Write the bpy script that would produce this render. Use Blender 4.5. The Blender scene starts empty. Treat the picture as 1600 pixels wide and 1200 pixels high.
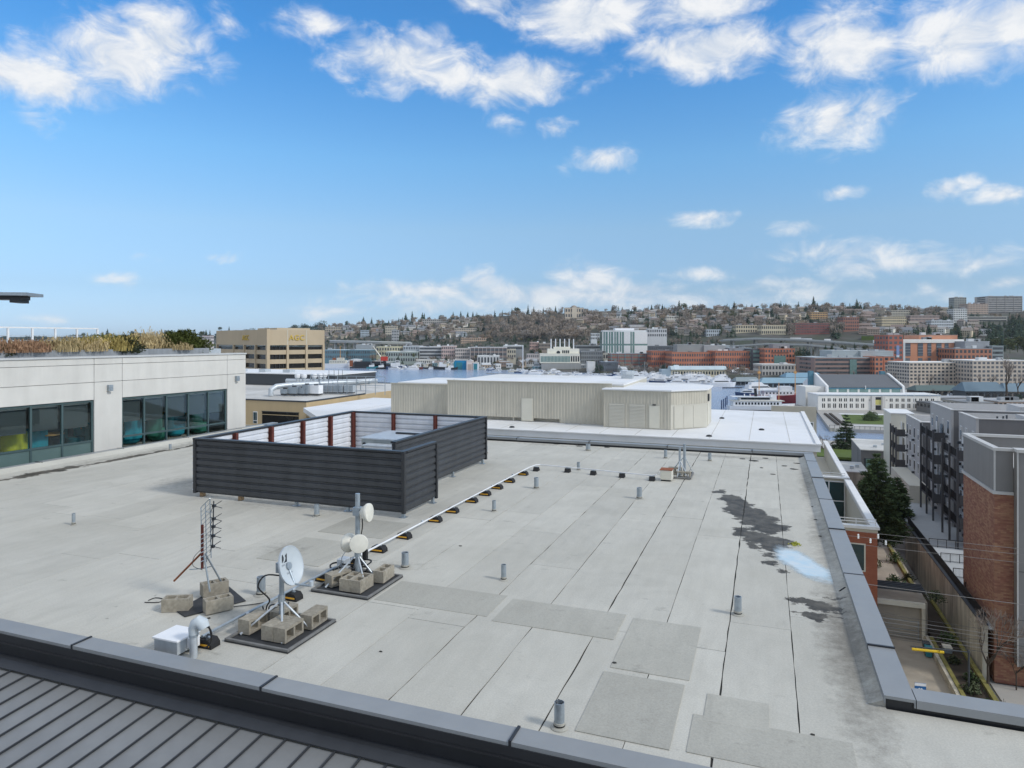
import bpy, math, random
from mathutils import Vector, Matrix
scene = bpy.context.scene
C = scene.collection
R = random.Random(11)
rad = math.radians

# ------------------------------------------------------------------ camera
H = 3.6                      # eye height above the roof (roof surface is z = 0)
F = 1067.0                   # focal length in pixels of the 1600 px wide photograph
HZ = 530.0                   # row of the horizon
cam_data = bpy.data.cameras.new('camera')
cam_data.sensor_width = 36.0
cam_data.lens = 36.0 * F / 1600.0
cam_data.shift_y = (HZ - 600.0) / 1600.0
cam_data.clip_start = 0.1
cam_data.clip_end = 20000.0
cam = bpy.data.objects.new('camera', cam_data)
C.objects.link(cam)
cam.location = (0, 0, H)
cam.rotation_euler = (rad(90), 0, 0)
scene.camera = cam

# ------------------------------------------------------------------ light, exposure
SUN_EL, SUN_AZ = 38.0, 118.0          # azimuth clockwise from +Y (view direction)
scene.view_settings.view_transform = 'Standard'
scene.view_settings.look = 'None'
scene.view_settings.gamma = 1.0
scene.view_settings.use_curve_mapping = False
scene.view_settings.exposure = 0.0
scene.cycles.max_bounces = 6
scene.cycles.transparent_max_bounces = 12
scene.cycles.caustics_reflective = False
scene.cycles.caustics_refractive = False
sl = bpy.data.lights.new('sun', 'SUN')
sl.energy = 2.1
sl.angle = rad(10)
sl.color = (1.0, 0.95, 0.88)
sun = bpy.data.objects.new('sun', sl)
C.objects.link(sun)
sun.location = (60, -30, 60)
_d = Vector((math.sin(rad(SUN_AZ)) * math.cos(rad(SUN_EL)), math.cos(rad(SUN_AZ)) * math.cos(rad(SUN_EL)), math.sin(rad(SUN_EL))))
sun.rotation_euler = _d.to_track_quat('Z', 'Y').to_euler()

# ------------------------------------------------------------------ node helpers
class NT:
    def __init__(s, tree):
        s.t = tree; s.n = tree.nodes; s.l = tree.links
    def node(s, typ, **kw):
        n = s.n.new(typ)
        for k, v in kw.items(): setattr(n, k, v)
        return n
    def put(s, sock, v):
        if v is None: return
        if hasattr(v, 'is_output'): s.l.new(v, sock)
        else:
            if sock.type == 'RGBA' and len(v) == 3: v = (*v, 1)
            sock.default_value = v
    def math(s, op, a, b=None, c=None, clamp=False):
        n = s.node('ShaderNodeMath', operation=op, use_clamp=clamp)
        s.put(n.inputs[0], a); s.put(n.inputs[1], b); s.put(n.inputs[2], c)
        return n.outputs[0]
    def vmath(s, op, a, b=None, c=None):
        n = s.node('ShaderNodeVectorMath', operation=op)
        s.put(n.inputs[0], a); s.put(n.inputs[1], b); s.put(n.inputs[2], c)
        return n.outputs['Value'] if op in ('LENGTH', 'DOT_PRODUCT', 'DISTANCE') else n.outputs[0]
    def noise(s, vec, scale, detail=3, rough=.55, dist=0.0, col=False):
        n = s.node('ShaderNodeTexNoise')
        s.put(n.inputs['Vector'], vec); n.inputs['Scale'].default_value = scale
        n.inputs['Detail'].default_value = detail; n.inputs['Roughness'].default_value = rough
        n.inputs['Distortion'].default_value = dist
        return n.outputs['Color'] if col else n.outputs['Fac']
    def mapr(s, v, a, b, c, d, smooth=False):
        n = s.node('ShaderNodeMapRange', interpolation_type='SMOOTHSTEP' if smooth else 'LINEAR')
        s.put(n.inputs[0], v)
        for i, q in enumerate((a, b, c, d)): s.put(n.inputs[1 + i], q)
        return n.outputs[0]
    def mix(s, f, a, b, blend='MIX'):
        n = s.node('ShaderNodeMix', data_type='RGBA', blend_type=blend)
        s.put(n.inputs[0], f); s.put(n.inputs[6], a); s.put(n.inputs[7], b)
        return n.outputs[2]
    def ramp(s, f, stops):
        n = s.node('ShaderNodeValToRGB'); e = n.color_ramp.elements
        s.put(n.inputs[0], f)
        while len(e) < len(stops): e.new(.5)
        for i, (p, c) in enumerate(stops):
            e[i].position = p; e[i].color = (*c, 1) if len(c) == 3 else c
        return n.outputs[0]
    def blobs(s, vec, lst, acc=None):
        """soft ellipses (cx, cy, rx, ry, strength) in the plane of vec; the largest wins"""
        for (cx, cy, rx, ry, st) in lst:
            v = s.vmath('MULTIPLY_ADD', vec, (1 / rx, 1 / ry, 0), (-cx / rx, -cy / ry, 0))
            m = s.mapr(s.vmath('LENGTH', v), 0.0, 1.35, st, 0.0)
            acc = m if acc is None else s.math('MAXIMUM', acc, m)
        return acc

# ------------------------------------------------------------------ sky
world = bpy.data.worlds.new('World'); scene.world = world
world.use_nodes = True
w = NT(world.node_tree)
bg = next(n for n in w.n if n.type == 'BACKGROUND')
tc = w.node('ShaderNodeTexCoord')
dirv = w.vmath('NORMALIZE', tc.outputs['Generated'])
sky = w.node('ShaderNodeTexSky', sky_type='NISHITA')
sky.sun_disc = False
sky.sun_elevation = rad(SUN_EL); sky.sun_rotation = rad(SUN_AZ)
sky.altitude = 30; sky.air_density = 1.0; sky.dust_density = 0.6; sky.ozone_density = 2.2
sep = w.node('ShaderNodeSeparateXYZ'); w.put(sep.inputs[0], dirv)
dx, dy, dz = sep.outputs
el = w.math('MULTIPLY', w.math('ARCSINE', dz), 180 / math.pi)
az = w.math('MULTIPLY', w.math('ARCTAN2', dx, dy), 180 / math.pi)
tint = w.ramp(w.math('DIVIDE', el, 40, clamp=True), [
    (.0, (.42, .57, .93)), (.025, (.42, .57, .93)), (.10, (.42, .52, .70)), (.225, (.57, .67, .74)), (.3625, (.51, .775, .89)), (.58, (.29, .715, 1.0)), (1.0, (.27, .70, 1.0))])
skyc = w.mix(1.0, w.vmath('SCALE', sky.outputs[0], None), tint, 'MULTIPLY')
skyc.node.inputs[6].links[0].from_node.inputs['Scale'].default_value = 0.20
def azel(px, py):
    x, y, z = (px - 800) / F, 1.0, (HZ - py) / F
    return math.degrees(math.atan2(x, y)), math.degrees(math.atan2(z, math.hypot(x, y)))
def cloud(px, py, rx, ry, st):
    rx *= 1.12; ry *= 1.08; st = min(st * 1.06, 1.0)
    a, e = azel(px, py)
    c = math.cos(math.atan((px - 800) / F)) ** 2
    return (a, e, math.degrees(rx / F) * c, math.degrees(ry / F) * math.sqrt(c), st)
wv = w.node('ShaderNodeCombineXYZ'); w.put(wv.inputs[0], az); w.put(wv.inputs[1], el)
azelv = wv.outputs[0]
warp = w.noise(dirv, 9.0, 4, .6, col=True)
warp = w.vmath('MULTIPLY', w.vmath('SUBTRACT', warp, (.5, .5, .5)), (6.0, 2.6, 0))
pos = w.vmath('ADD', azelv, warp)
CLOUDS = [cloud(*c) for c in [
    (60, 122, 125, 36, .95), (175, 95, 130, 62, .92), (245, 66, 95, 58, .95), (150, 40, 100, 40, .6), (70, 190, 55, 32, .5), (205, 18, 60, 20, .55), (360, 30, 50, 25, .45),
    (500, 38, 75, 26, .62), (625, 92, 120, 50, 1.0), (700, 120, 90, 34, .8), (800, 132, 110, 32, .95), (575, 70, 60, 38, .7), (785, 185, 35, 22, .5),
    (760, 8, 80, 20, .6), (915, 25, 120, 40, .9), (1110, 15, 110, 30, .9), (1120, 72, 140, 42, .95), (1040, 80, 70, 28, .75),
    (1320, 75, 110, 60, .95), (1290, 100, 60, 36, .7), (1500, 55, 150, 60, 1.1), (1580, 30, 90, 50, 1.0), (1250, 60, 60, 30, .6),
    (1300, 190, 95, 45, .85), (1360, 165, 60, 40, .7), (880, 197, 32, 17, .6), (940, 248, 55, 25, .72), (1490, 292, 55, 20, .75), (1575, 298, 50, 20, .72), (1300, 298, 45, 13, .6),
    (1100, 337, 65, 16, .68), (1245, 360, 40, 16, .45), (235, 400, 28, 15, .5), (335, 400, 36, 11, .5), (195, 436, 45, 13, .5),
    (650, 450, 140, 20, .66), (930, 442, 80, 32, .8), (870, 462, 220, 22, .75), (780, 455, 90, 20, .6), (1330, 395, 130, 26, .62), (1400, 412, 160, 22, .66), (1080, 428, 60, 14, .55), (1160, 447, 140, 14, .55),
    (1560, 400, 100, 30, .6), (1590, 438, 70, 16, .65), (75, 497, 40, 10, .4), (540, 490, 150, 18, .5), (1450, 458, 130, 14, .45), (970, 466, 330, 26, .72), (640, 472, 170, 24, .55), (745, 440, 40, 22, .7), (1000, 452, 90, 20, .8)]]
mask = w.blobs(pos, CLOUDS)
# the same broken cloud carries on outside the frame
gen = w.noise(w.vmath('MULTIPLY', dirv, (1.0, 1.0, 2.2)), 2.6, 4, .55)
gen = w.mapr(gen, .36, .56, 0.0, 1.1)
outside = w.math('MAXIMUM', w.mapr(el, 27.0, 33.0, 0, 1), w.mapr(w.math('ABSOLUTE', az), 38.0, 46.0, 0, 1))
mask = w.math('MAXIMUM', mask, w.math('MULTIPLY', gen, outside))
n1 = w.noise(w.vmath('MULTIPLY', dirv, (1.0, 1.0, 1.7)), 17.0, 8, .62, .5)
n2 = w.noise(dirv, 5.0, 4, .6)
dens = w.math('ADD', mask, w.math('MULTIPLY', w.math('SUBTRACT', n1, .5), 1.35))
dens = w.math('ADD', dens, w.math('MULTIPLY', w.math('SUBTRACT', n2, .5), .55))
cov = w.mapr(dens, .16, .84, 0.0, 1.0, True)
cov = w.math('MULTIPLY', cov, w.mapr(mask, .03, .22, 0, 1))
cov = w.math('MULTIPLY', cov, w.mapr(el, 0.0, 12.0, .72, .96))
ccol = w.mix(w.mapr(n1, .36, .62, 0, 1), (.66, .73, .83), (.93, .94, .95))
fin = w.mix(cov, skyc, ccol)
w.put(bg.inputs[0], fin)
bg.inputs[1].default_value = 1.0
# ------------------------------------------------------------------ measuring helpers
def P(px, py, z):
    d = (H - z) * F / (py - HZ)
    return ((px - 800) / F * d, d, z)
def PD(px, py, d):
    return ((px - 800) / F * d, d, H - (py - HZ) * d / F)
CA, SA = math.cos(rad(20.4)), math.sin(rad(20.4))
ROT = -rad(20.4)                       # the street grid: x runs along u, y along v
def AB(a, b, z=0.0): return (a * CA + b * SA, -a * SA + b * CA, z)
def toAB(x, y): return (x * CA - y * SA, x * SA + y * CA)
def Pab(px, py, z=0.0):
    p = P(px, py, z); return toAB(p[0], p[1])
def lerp(x, tab):
    if x <= tab[0][0]: return tab[0][1]
    for (x0, y0), (x1, y1) in zip(tab, tab[1:]):
        if x <= x1: return y0 + (y1 - y0) * (x - x0) / (x1 - x0)
    return tab[-1][1]

# ------------------------------------------------------------------ mesh builder
class MB:
    def __init__(s):
        s.v = []; s.f = []; s.m = []; s.M = None; s.mi = 0
    def add(s, vs, fs):
        o = len(s.v)
        if s.M is not None: vs = [tuple(s.M @ Vector(q)) for q in vs]
        s.v += [tuple(q) for q in vs]
        s.f += [tuple(i + o for i in f) for f in fs]
        s.m += [s.mi] * len(fs)
        return s
    def box(s, x0, x1, y0, y1, z0, z1):
        vs = [(x0, y0, z0), (x1, y0, z0), (x1, y1, z0), (x0, y1, z0), (x0, y0, z1), (x1, y0, z1), (x1, y1, z1), (x0, y1, z1)]
        return s.add(vs, [(0, 3, 2, 1), (4, 5, 6, 7), (0, 1, 5, 4), (1, 2, 6, 5), (2, 3, 7, 6), (3, 0, 4, 7)])
    def prism(s, poly, z0, z1):
        n = len(poly)
        vs = [(x, y, z0) for x, y in poly] + [(x, y, z1) for x, y in poly]
        fs = [tuple(range(n - 1, -1, -1)), tuple(range(n, 2 * n))]
        fs += [(i, (i + 1) % n, n + (i + 1) % n, n + i) for i in range(n)]
        return s.add(vs, fs)
    def extrude(s, prof, axis, t0, t1):
        """closed profile in the two other axes, swept along axis"""
        def mk(p, t):
            return (t, p[0], p[1]) if axis == 'x' else ((p[0], t, p[1]) if axis == 'y' else (p[0], p[1], t))
        n = len(prof)
        vs = [mk(p, t0) for p in prof] + [mk(p, t1) for p in prof]
        fs = [tuple(range(n - 1, -1, -1)), tuple(range(n, 2 * n))] + [(i, (i + 1) % n, n + (i + 1) % n, n + i) for i in range(n)]
        return s.add(vs, fs)
    def cyl(s, p, q, r0, r1=None, n=10, cap=True):
        r1 = r0 if r1 is None else r1
        p, q = Vector(p), Vector(q); d = (q - p)
        if d.length < 1e-9: return s
        d.normalize()
        a = d.orthogonal().normalized(); b = d.cross(a)
        vs = []
        for c, r in ((p, r0), (q, r1)):
            for i in range(n):
                t = 2 * math.pi * i / n
                vs.append(tuple(c + a * math.cos(t) * r + b * math.sin(t) * r))
        fs = [(i, (i + 1) % n, n + (i + 1) % n, n + i) for i in range(n)]
        if cap: fs += [tuple(range(n - 1, -1, -1)), tuple(range(n, 2 * n))]
        return s.add(vs, fs)
    def tube(s, pts, r, n=8):
        pts = [Vector(p) for p in pts]
        rings = []; prev = None
        for i, p in enumerate(pts):
            d = (pts[min(i + 1, len(pts) - 1)] - pts[max(i - 1, 0)]).normalized()
            if prev is None: a = d.orthogonal().normalized()
            else:
                a = prev - d * prev.dot(d)
                a = a.normalized() if a.length > 1e-6 else d.orthogonal().normalized()
            prev = a; b = d.cross(a)
            rr = r[i] if isinstance(r, (list, tuple)) else r
            rings.append([tuple(p + (a * math.cos(2 * math.pi * k / n) + b * math.sin(2 * math.pi * k / n)) * rr) for k in range(n)])
        vs = [q for g in rings for q in g]
        fs = []
        for i in range(len(pts) - 1):
            for k in range(n):
                fs.append((i * n + k, i * n + (k + 1) % n, (i + 1) * n + (k + 1) % n, (i + 1) * n + k))
        fs += [tuple(range(n - 1, -1, -1)), tuple(range((len(pts) - 1) * n, len(pts) * n))]
        return s.add(vs, fs)
    def lathe(s, prof, n=16, M=None):
        """profile (r, z) turned about z, optionally moved by matrix M"""
        vs = []
        for r, z in prof:
            for k in range(n):
                t = 2 * math.pi * k / n
                q = Vector((r * math.cos(t), r * math.sin(t), z))
                vs.append(tuple(M @ q if M is not None else q))
        fs = []
        for i in range(len(prof) - 1):
            for k in range(n):
                fs.append((i * n + k, i * n + (k + 1) % n, (i + 1) * n + (k + 1) % n, (i + 1) * n + k))
        if prof[0][0] > 1e-6: fs.append(tuple(range(n - 1, -1, -1)))
        if prof[-1][0] > 1e-6: fs.append(tuple(range((len(prof) - 1) * n, len(prof) * n)))
        return s.add(vs, fs)
    def quad(s, a, b, c, d): return s.add([a, b, c, d], [(0, 1, 2, 3)])
    def tri(s, a, b, c): return s.add([a, b, c], [(0, 1, 2)])
    def mesh(s, name, mats, smooth=False):
        me = bpy.data.meshes.new(name)
        me.from_pydata(s.v, [], s.f)
        for m in (mats if isinstance(mats, (list, tuple)) else [mats]): me.materials.append(m)
        if any(s.m): me.polygons.foreach_set('material_index', s.m)
        if smooth:
            me.polygons.foreach_set('use_smooth', [True] * len(me.polygons))
            try: me.set_sharp_from_angle(angle=rad(38))
            except Exception: pass
        me.update()
        return me
    def build(s, name, mats, parent=None, smooth=False, loc=None, rz=0.0, bevel=0.0):
        o = bpy.data.objects.new(name, s.mesh(name, mats, smooth))
        C.objects.link(o)
        if parent is not None: o.parent = parent
        if loc is not None: o.location = loc
        if rz: o.rotation_euler = (0, 0, rz)
        if bevel:
            b = o.modifiers.new('bevel', 'BEVEL'); b.width = bevel; b.segments = 2; b.limit_method = 'ANGLE'
        return o

def obj(name, me, parent=None, loc=None, rz=None):
    o = bpy.data.objects.new(name, me); C.objects.link(o)
    if parent is not None: o.parent = parent
    if loc is not None: o.location = loc
    if rz is not None: o.rotation_euler = (0, 0, rz)
    return o
def tag(o, label=None, cat=None, group=None, kind=None):
    if label: o['label'] = label
    if cat: o['category'] = cat
    if group: o['group'] = group
    if kind: o['kind'] = kind
    return o
def thing(name, label, cat, loc=(0, 0, 0), rz=0.0, group=None):
    o = bpy.data.objects.new(name, None); C.objects.link(o)
    o.empty_display_size = .2
    o.location = loc; o.rotation_euler = (0, 0, rz)
    return tag(o, label, cat, group)
def dup(root, loc=None, rz=None, label=None, group=None, scale=None):
    kids = {}
    for o in list(bpy_children(root)): kids[o] = list(bpy_children(o))
    r = root.copy(); C.objects.link(r)
    if loc is not None: r.location = loc
    if rz is not None: r.rotation_euler = (0, 0, rz)
    if scale is not None: r.scale = scale
    if label: r['label'] = label
    if group: r['group'] = group
    for ch, gs in kids.items():
        c = ch.copy(); C.objects.link(c); c.parent = r
        for g in gs:
            d = g.copy(); C.objects.link(d); d.parent = c
    return r
def bpy_children(o): return o.children

# ------------------------------------------------------------------ materials
def lin(h):
    h = h.lstrip('#'); out = []
    for i in (0, 2, 4):
        c = int(h[i:i + 2], 16) / 255
        out.append(c / 12.92 if c <= .04045 else ((c + .055) / 1.055) ** 2.4)
    return tuple(out)
def mat(name, base, rough=.65, metal=0.0, var=.12, scale=3.0, bump=0.0, bscale=None, spec=.4, rnd=0.0, streak=0.0, second=None):
    """principled material with uneven tone, optional relief, streaks, per-object tone"""
    m = bpy.data.materials.new(name); m.use_nodes = True
    t = NT(m.node_tree); b = t.n['Principled BSDF']
    co = t.node('ShaderNodeTexCoord').outputs['Object']
    n = t.noise(co, scale, 5, .6)
    f = t.mapr(n, .3, .7, 1 - var, 1 + var)
    if streak:
        sv = t.vmath('MULTIPLY', co, (1.0, 1.0, .12))
        f = t.math('MULTIPLY', f, t.mapr(t.noise(sv, scale * 3, 4, .6), .35, .7, 1 + streak * .3, 1 - streak))
    if rnd:
        oi = t.node('ShaderNodeObjectInfo')
        f = t.math('MULTIPLY', f, t.mapr(oi.outputs['Random'], 0, 1, 1 - rnd, 1 + rnd))
    c = t.mix(1.0, base, t.node('ShaderNodeCombineColor').outputs[0], 'MULTIPLY')
    cc = c.node.inputs[7].links[0].from_node
    for i in range(3): t.put(cc.inputs[i], f)
    if second: c = t.mix(t.mapr(t.noise(co, scale * .45, 5, .65), .45, .62, 0, 1), c, second)
    t.put(b.inputs['Base Color'], c)
    b.inputs['Roughness'].default_value = rough
    b.inputs['Metallic'].default_value = metal
    b.inputs['Specular IOR Level'].default_value = spec
    t.put(b.inputs['Roughness'], t.mapr(n, .3, .7, max(rough - .07, .02), min(rough + .07, 1)))
    if bump:
        bn = t.node('ShaderNodeBump'); bn.inputs['Strength'].default_value = bump; bn.inputs['Distance'].default_value = .02
        t.put(bn.inputs['Height'], t.noise(co, bscale or scale * 8, 4, .6)); t.put(b.inputs['Normal'], bn.outputs[0])
    return m

M = {}
def defm(k, *a, **kw): M[k] = mat(k, *a, **kw); return M[k]
defm('dark_metal', (.030, .033, .038), .42, .0, .12, 2.0, spec=.5, rnd=.08, streak=.12)
defm('coping_metal', (.27, .28, .285), .42, .10, .06, 1.2, rnd=.05, streak=.05)
defm('fascia_metal', (.020, .021, .024), .40, .0, .08, 2, spec=.5)
defm('seam_roof_metal', (.215, .220, .220), .42, .2, .10, .9, rnd=.06, streak=.10)
defm('screen_metal', (.050, .054, .060), .45, .0, .18, 1.3, spec=.45, streak=.22, rnd=.06)
defm('screen_trim', (.032, .034, .038), .4, 0, .1, 2)
defm('screen_back', (.66, .68, .72), .5, 0, .06, 1.0, streak=.10)
defm('rust', (.115, .030, .022), .8, 0, .35, 9, bump=.3)
defm('rust_orange', (.26, .085, .035), .8, 0, .35, 14, bump=.3)
defm('galvanised', (.36, .41, .45), .38, .55, .16, 14, rnd=.05)
defm('galv_light', (.50, .54, .57), .42, .3, .12, 9)
defm('wood_leg', (.30, .20, .11), .8, 0, .25, 14)
defm('white_pipe', (.72, .73, .74), .4, 0, .06, 4)
defm('white_paint', (.78, .79, .80), .45, 0, .05, 3)
defm('cream_plastic', (.70, .68, .60), .5, 0, .08, 9)
defm('dish_grey', (.50, .55, .58), .45, 0, .05, 6)
defm('concrete_block', (.36, .325, .26), .95, 0, .22, 20, bump=.7, bscale=130, rnd=.12)
defm('black_rubber', (.018, .018, .019), .8, 0, .2, 12)
defm('mat_rubber', (.040, .042, .045), .75, 0, .25, 9, bump=.3)
defm('tray_grey', (.17, .17, .165), .8, 0, .2, 9, bump=.3)
defm('yellow_tape', (.70, .36, .03), .5, 0, .15, 9)
defm('black_cable', (.012, .012, .013), .5, 0, .1, 9)
defm('hvac_grey', (.40, .44, .44), .5, 0, .08, 3, streak=.1)
defm('emblem_black', (.02, .025, .03), .5)
defm('text_grey', (.28, .31, .34), .5)
defm('gold_letter', (.62, .43, .06), .45, .2)
defm('panel_concrete', (.63, .615, .575), .85, 0, .06, .9, bump=.12, bscale=60, rnd=.025, streak=.07)
defm('coping_white', (.52, .53, .53), .6, 0, .08, 1.2)
defm('teal_frame', (.075, .12, .125), .45, .2, .08, 4)
defm('teal_spandrel', (.105, .165, .16), .35, 0, .06, 2, spec=.6)
defm('blind_grey', (.055, .065, .07), .9, 0, .08, 3)
defm('interior_floor', (.36, .33, .30), .8, 0, .1, 2)
defm('interior_wall', (.55, .54, .52), .9, 0, .06, 1)
defm('seat_teal', (.015, .26, .34), .85, 0, .12, 9)
defm('seat_lime', (.46, .46, .03), .85, 0, .12, 9)
defm('seat_green', (.03, .17, .12), .85, 0, .12, 9)
defm('seat_navy', (.02, .04, .10), .85, 0, .12, 9)
defm('oak', (.62, .33, .11), .6, 0, .2, 9)
defm('planter_grey', (.27, .29, .31), .7, 0, .12, 2, streak=.2)
defm('agc_tan', (.475, .385, .265), .8, 0, .05, .12, streak=.06)
defm('tan_wall', (.54, .41, .24), .85, 0, .05, .3, streak=.05)
defm('dark_glass', (.016, .015, .014), .25, 0, .3, .35, spec=.25)
defm('charcoal_panel', (.055, .062, .070), .6, 0, .08, .5)
defm('white_roof', (.76, .765, .77), .6, 0, .05, .12, second=(.64, .64, .62))
defm('pale_roof', (.58, .57, .54), .8, 0, .10, .25, second=(.44, .43, .40))
defm('beige_rib', (.515, .48, .395), .55, 0, .06, .7, rnd=.02, streak=.10)
defm('beige_flat', (.54, .515, .44), .6, 0, .04, .8)
defm('cream_door', (.66, .63, .53), .5, 0, .04, .8)
defm('tan_fascia', (.50, .465, .38), .7, 0, .06, .5)
defm('teal_glass', (.010, .040, .045), .06, 0, .2, .5, spec=.7)
defm('white_cornice', (.74, .74, .73), .6, 0, .06, .8)
defm('grey_clad', (.44, .435, .43), .7, 0, .05, .35, rnd=.03, streak=.05)
defm('grey_clad_dark', (.17, .168, .17), .65, 0, .06, .5, streak=.05)
defm('grey_metal_panel', (.215, .21, .205), .5, 0, .05, .4, streak=.06)
defm('trim_pale', (.52, .515, .50), .6, 0, .06, .8)
defm('retaining_concrete', (.52, .48, .39), .9, 0, .18, .35, bump=.4, bscale=5, streak=.45)
defm('mossy_curb', (.20, .18, .055), .95, 0, .35, 1.2, bump=.5, bscale=8)
defm('drive_concrete', (.40, .355, .29), .9, 0, .18, .25, bump=.2, bscale=9, second=(.30, .265, .215))
defm('terrace_floor', (.44, .46, .47), .8, 0, .08, .3)
defm('rail_black', (.02, .02, .022), .5)
defm('balcony_grey', (.085, .085, .09), .6, 0, .12, .6, rnd=.1)
defm('soil', (.045, .034, .024), .95, 0, .4, .8, bump=.6, bscale=4)
defm('yellow_bar', (.72, .48, .02), .45)
defm('sign_blue', (.02, .12, .32), .5)
defm('wire', (.24, .23, .22), .5, .2)
defm('wire_dark', (.06, .06, .06), .5)
defm('asphalt', (.055, .055, .056), .9, 0, .15, .2)
defm('paving', (.36, .345, .32), .9, 0, .10, .15)
defm('lawn', (.085, .125, .022), .95, 0, .25, .12, bump=.4, bscale=2)
defm('window_dark', (.020, .024, .028), .15, 0, .4, .8, spec=.6, rnd=.3)
defm('window_green', (.16, .26, .24), .2, 0, .15, .3, spec=.6)
defm('bark', (.075, .058, .045), .95, 0, .3, 4, bump=.6, bscale=20)
defm('twig', (.24, .20, .17), .9, 0, .25, .6, rnd=.18)
# ------------------------------------------------------------------ special materials
def abcoords(t):
    """position along the roof's own axes (a, b)"""
    g = t.node('ShaderNodeNewGeometry').outputs['Position']
    r = t.node('ShaderNodeVectorRotate', rotation_type='Z_AXIS')
    t.put(r.inputs['Vector'], g); r.inputs['Angle'].default_value = rad(20.4)
    return r.outputs[0]
def ab_blob(px, py, rx, ry, st):
    """stain whose centre and half-axes were measured on the roof plane"""
    a, b = Pab(px, py)
    return (a, b, rx, ry, st)
def roof_material(name, base, patch=False):
    m = bpy.data.materials.new(name); m.use_nodes = True
    t = NT(m.node_tree); bs = t.n['Principled BSDF']
    ab = abcoords(t)
    grain = t.noise(ab, 55, 3, .7)
    blot = t.noise(ab, .8, 6, .62, .4)
    fine = t.noise(t.vmath('MULTIPLY', ab, (3.2, .55, 1)), 2.0, 5, .6)
    oi = t.node('ShaderNodeObjectInfo').outputs['Random']
    f = t.math('MULTIPLY', t.mapr(grain, .3, .7, .88, 1.12), t.mapr(blot, .3, .72, 1.05, .93))
    f = t.math('MULTIPLY', f, t.mapr(fine, .3, .7, 1.05, .95))
    spots = t.noise(t.vmath('MULTIPLY', ab, (.8, 1.5, 1)), 2.2, 5, .72)
    f = t.math('MULTIPLY', f, t.mapr(spots, .60, .74, 1.0, .72, True))
    scuff = t.noise(t.vmath('MULTIPLY', ab, (1.0, .35, 1)), 1.3, 6, .75, 1.2)
    f = t.math('MULTIPLY', f, t.mapr(scuff, .60, .72, 1.0, .90, True))
    f = t.math('MULTIPLY', f, t.mapr(oi, 0, 1, .93, 1.05))
    cc = t.node('ShaderNodeCombineColor')
    for i in range(3): t.put(cc.inputs[i], f)
    c = t.mix(1.0, base, cc.outputs[0], 'MULTIPLY')
    # rings left where water ponded and dried, and faint lap lines along each sheet
    pond = t.noise(ab, .55, 3, .5, .6)
    ringm = t.math('MULTIPLY', t.mapr(pond, .52, .56, 0, 1, True), t.mapr(pond, .56, .62, 1, 0, True))
    c = t.mix(t.math('MULTIPLY', ringm, .06), c, (.20, .19, .16))
    # warm dirt
    c = t.mix(t.math('MULTIPLY', t.mapr(t.noise(ab, .35, 4, .6), .45, .7, 0, 1), .35), c, (.37, .355, .30))
    # wet and dirty patches with shapes of their own
    warp = t.vmath('SCALE', t.vmath('SUBTRACT', t.noise(ab, 1.6, 5, .65, col=True), (.5, .5, .5)), None)
    warp.node.inputs['Scale'].default_value = .75
    pos = t.vmath('ADD', ab, warp)
    st = []
    for (px, py, rx, ry, s) in [(1128, 768, .20, .5, .8), (1142, 781, .30, .7, 1.0), (1156, 793, .38, .75, 1.1), (1170, 803, .42, .7, 1.1), (1186, 813, .42, .6, 1.1), (1202, 824, .40, .55, 1.1), (1160, 828, .30, .35, .8), (1178, 836, .42, .35, 1.0), (1198, 843, .42, .4, 1.1),
                                (1213, 850, .34, .5, 1.1), (1175, 852, .22, .3, .75), (1196, 866, .22, .3, .75), (1208, 880, .16, .3, .7), (1262, 942, .34, .16, .9), (1285, 950, .22, .2, .9), (1276, 966, .22, .22, 1.0), (1300, 935, .2, .15, .7), (1222, 892, .18, .25, .6),
                                (1320, 930, .12, .2, .5)]:
        st.append(ab_blob(px, py, rx, ry, s))
    st += [(-18.2, 15.5, .22, 1.9, .95), (-18.15, 17.8, .18, 1.5, .9), (-18.1, 20.0, .16, 1.4, .7), (-18.25, 13.0, .30, 1.6, .9)]
    wet = t.blobs(pos, st)
    wet = t.mapr(t.math('ADD', wet, t.math('MULTIPLY', t.math('SUBTRACT', t.noise(ab, 3.6, 8, .72), .5), 1.25)), .34, .48, 0, 1, True)
    # grime beside the right kerb, along the far kerb, round the near trays; darker about the screen
    gr = t.blobs(t.vmath('ADD', ab, t.vmath('MULTIPLY', warp, (.35, .6, 0))),
                 [(.90, 9.0, .36, 2.8, 1.0), (.95, 13.5, .26, 3.2, .7), (.95, 18.5, .22, 3.0, .75), (-1.5, 21.9, 3.0, .35, .7), (-7.0, 22.2, 2.5, .3, .5),
                  (-13.6, 13.2, 1.2, 1.0, .55), (-9.5, 12.3, 2.8, .55, .6), (-6.4, 6.5, .5, .7, .55), (-6.45, 7.6, .35, .9, .55), (-18.4, 17, .5, 6, .55),
                  (-7.8, 9.6, .7, .5, .5), (-5.4, 9.6, .8, .4, .42)])
    gr = t.mapr(t.math('ADD', gr, t.math('MULTIPLY', t.math('SUBTRACT', t.noise(ab, 6.0, 6, .75), .5), 1.3)), .22, .90, 0, .74)
    c = t.mix(gr, c, (.115, .105, .088))
    specks = t.mapr(t.noise(ab, 8.5, 2, .5), .735, .76, 0, .8, True)
    near = t.blobs(ab, [(.8, 20.5, .7, 2.4, 1), (-1.0, 21.6, 2.4, .7, 1), (.9, 16.5, .35, 3.0, 1), (-7.2, 7.0, 1.6, 1.4, .8), (-5.9, 22.3, 3, .5, 1)])
    c = t.mix(t.math('MULTIPLY', specks, near), c, (.02, .02, .018))
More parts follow.
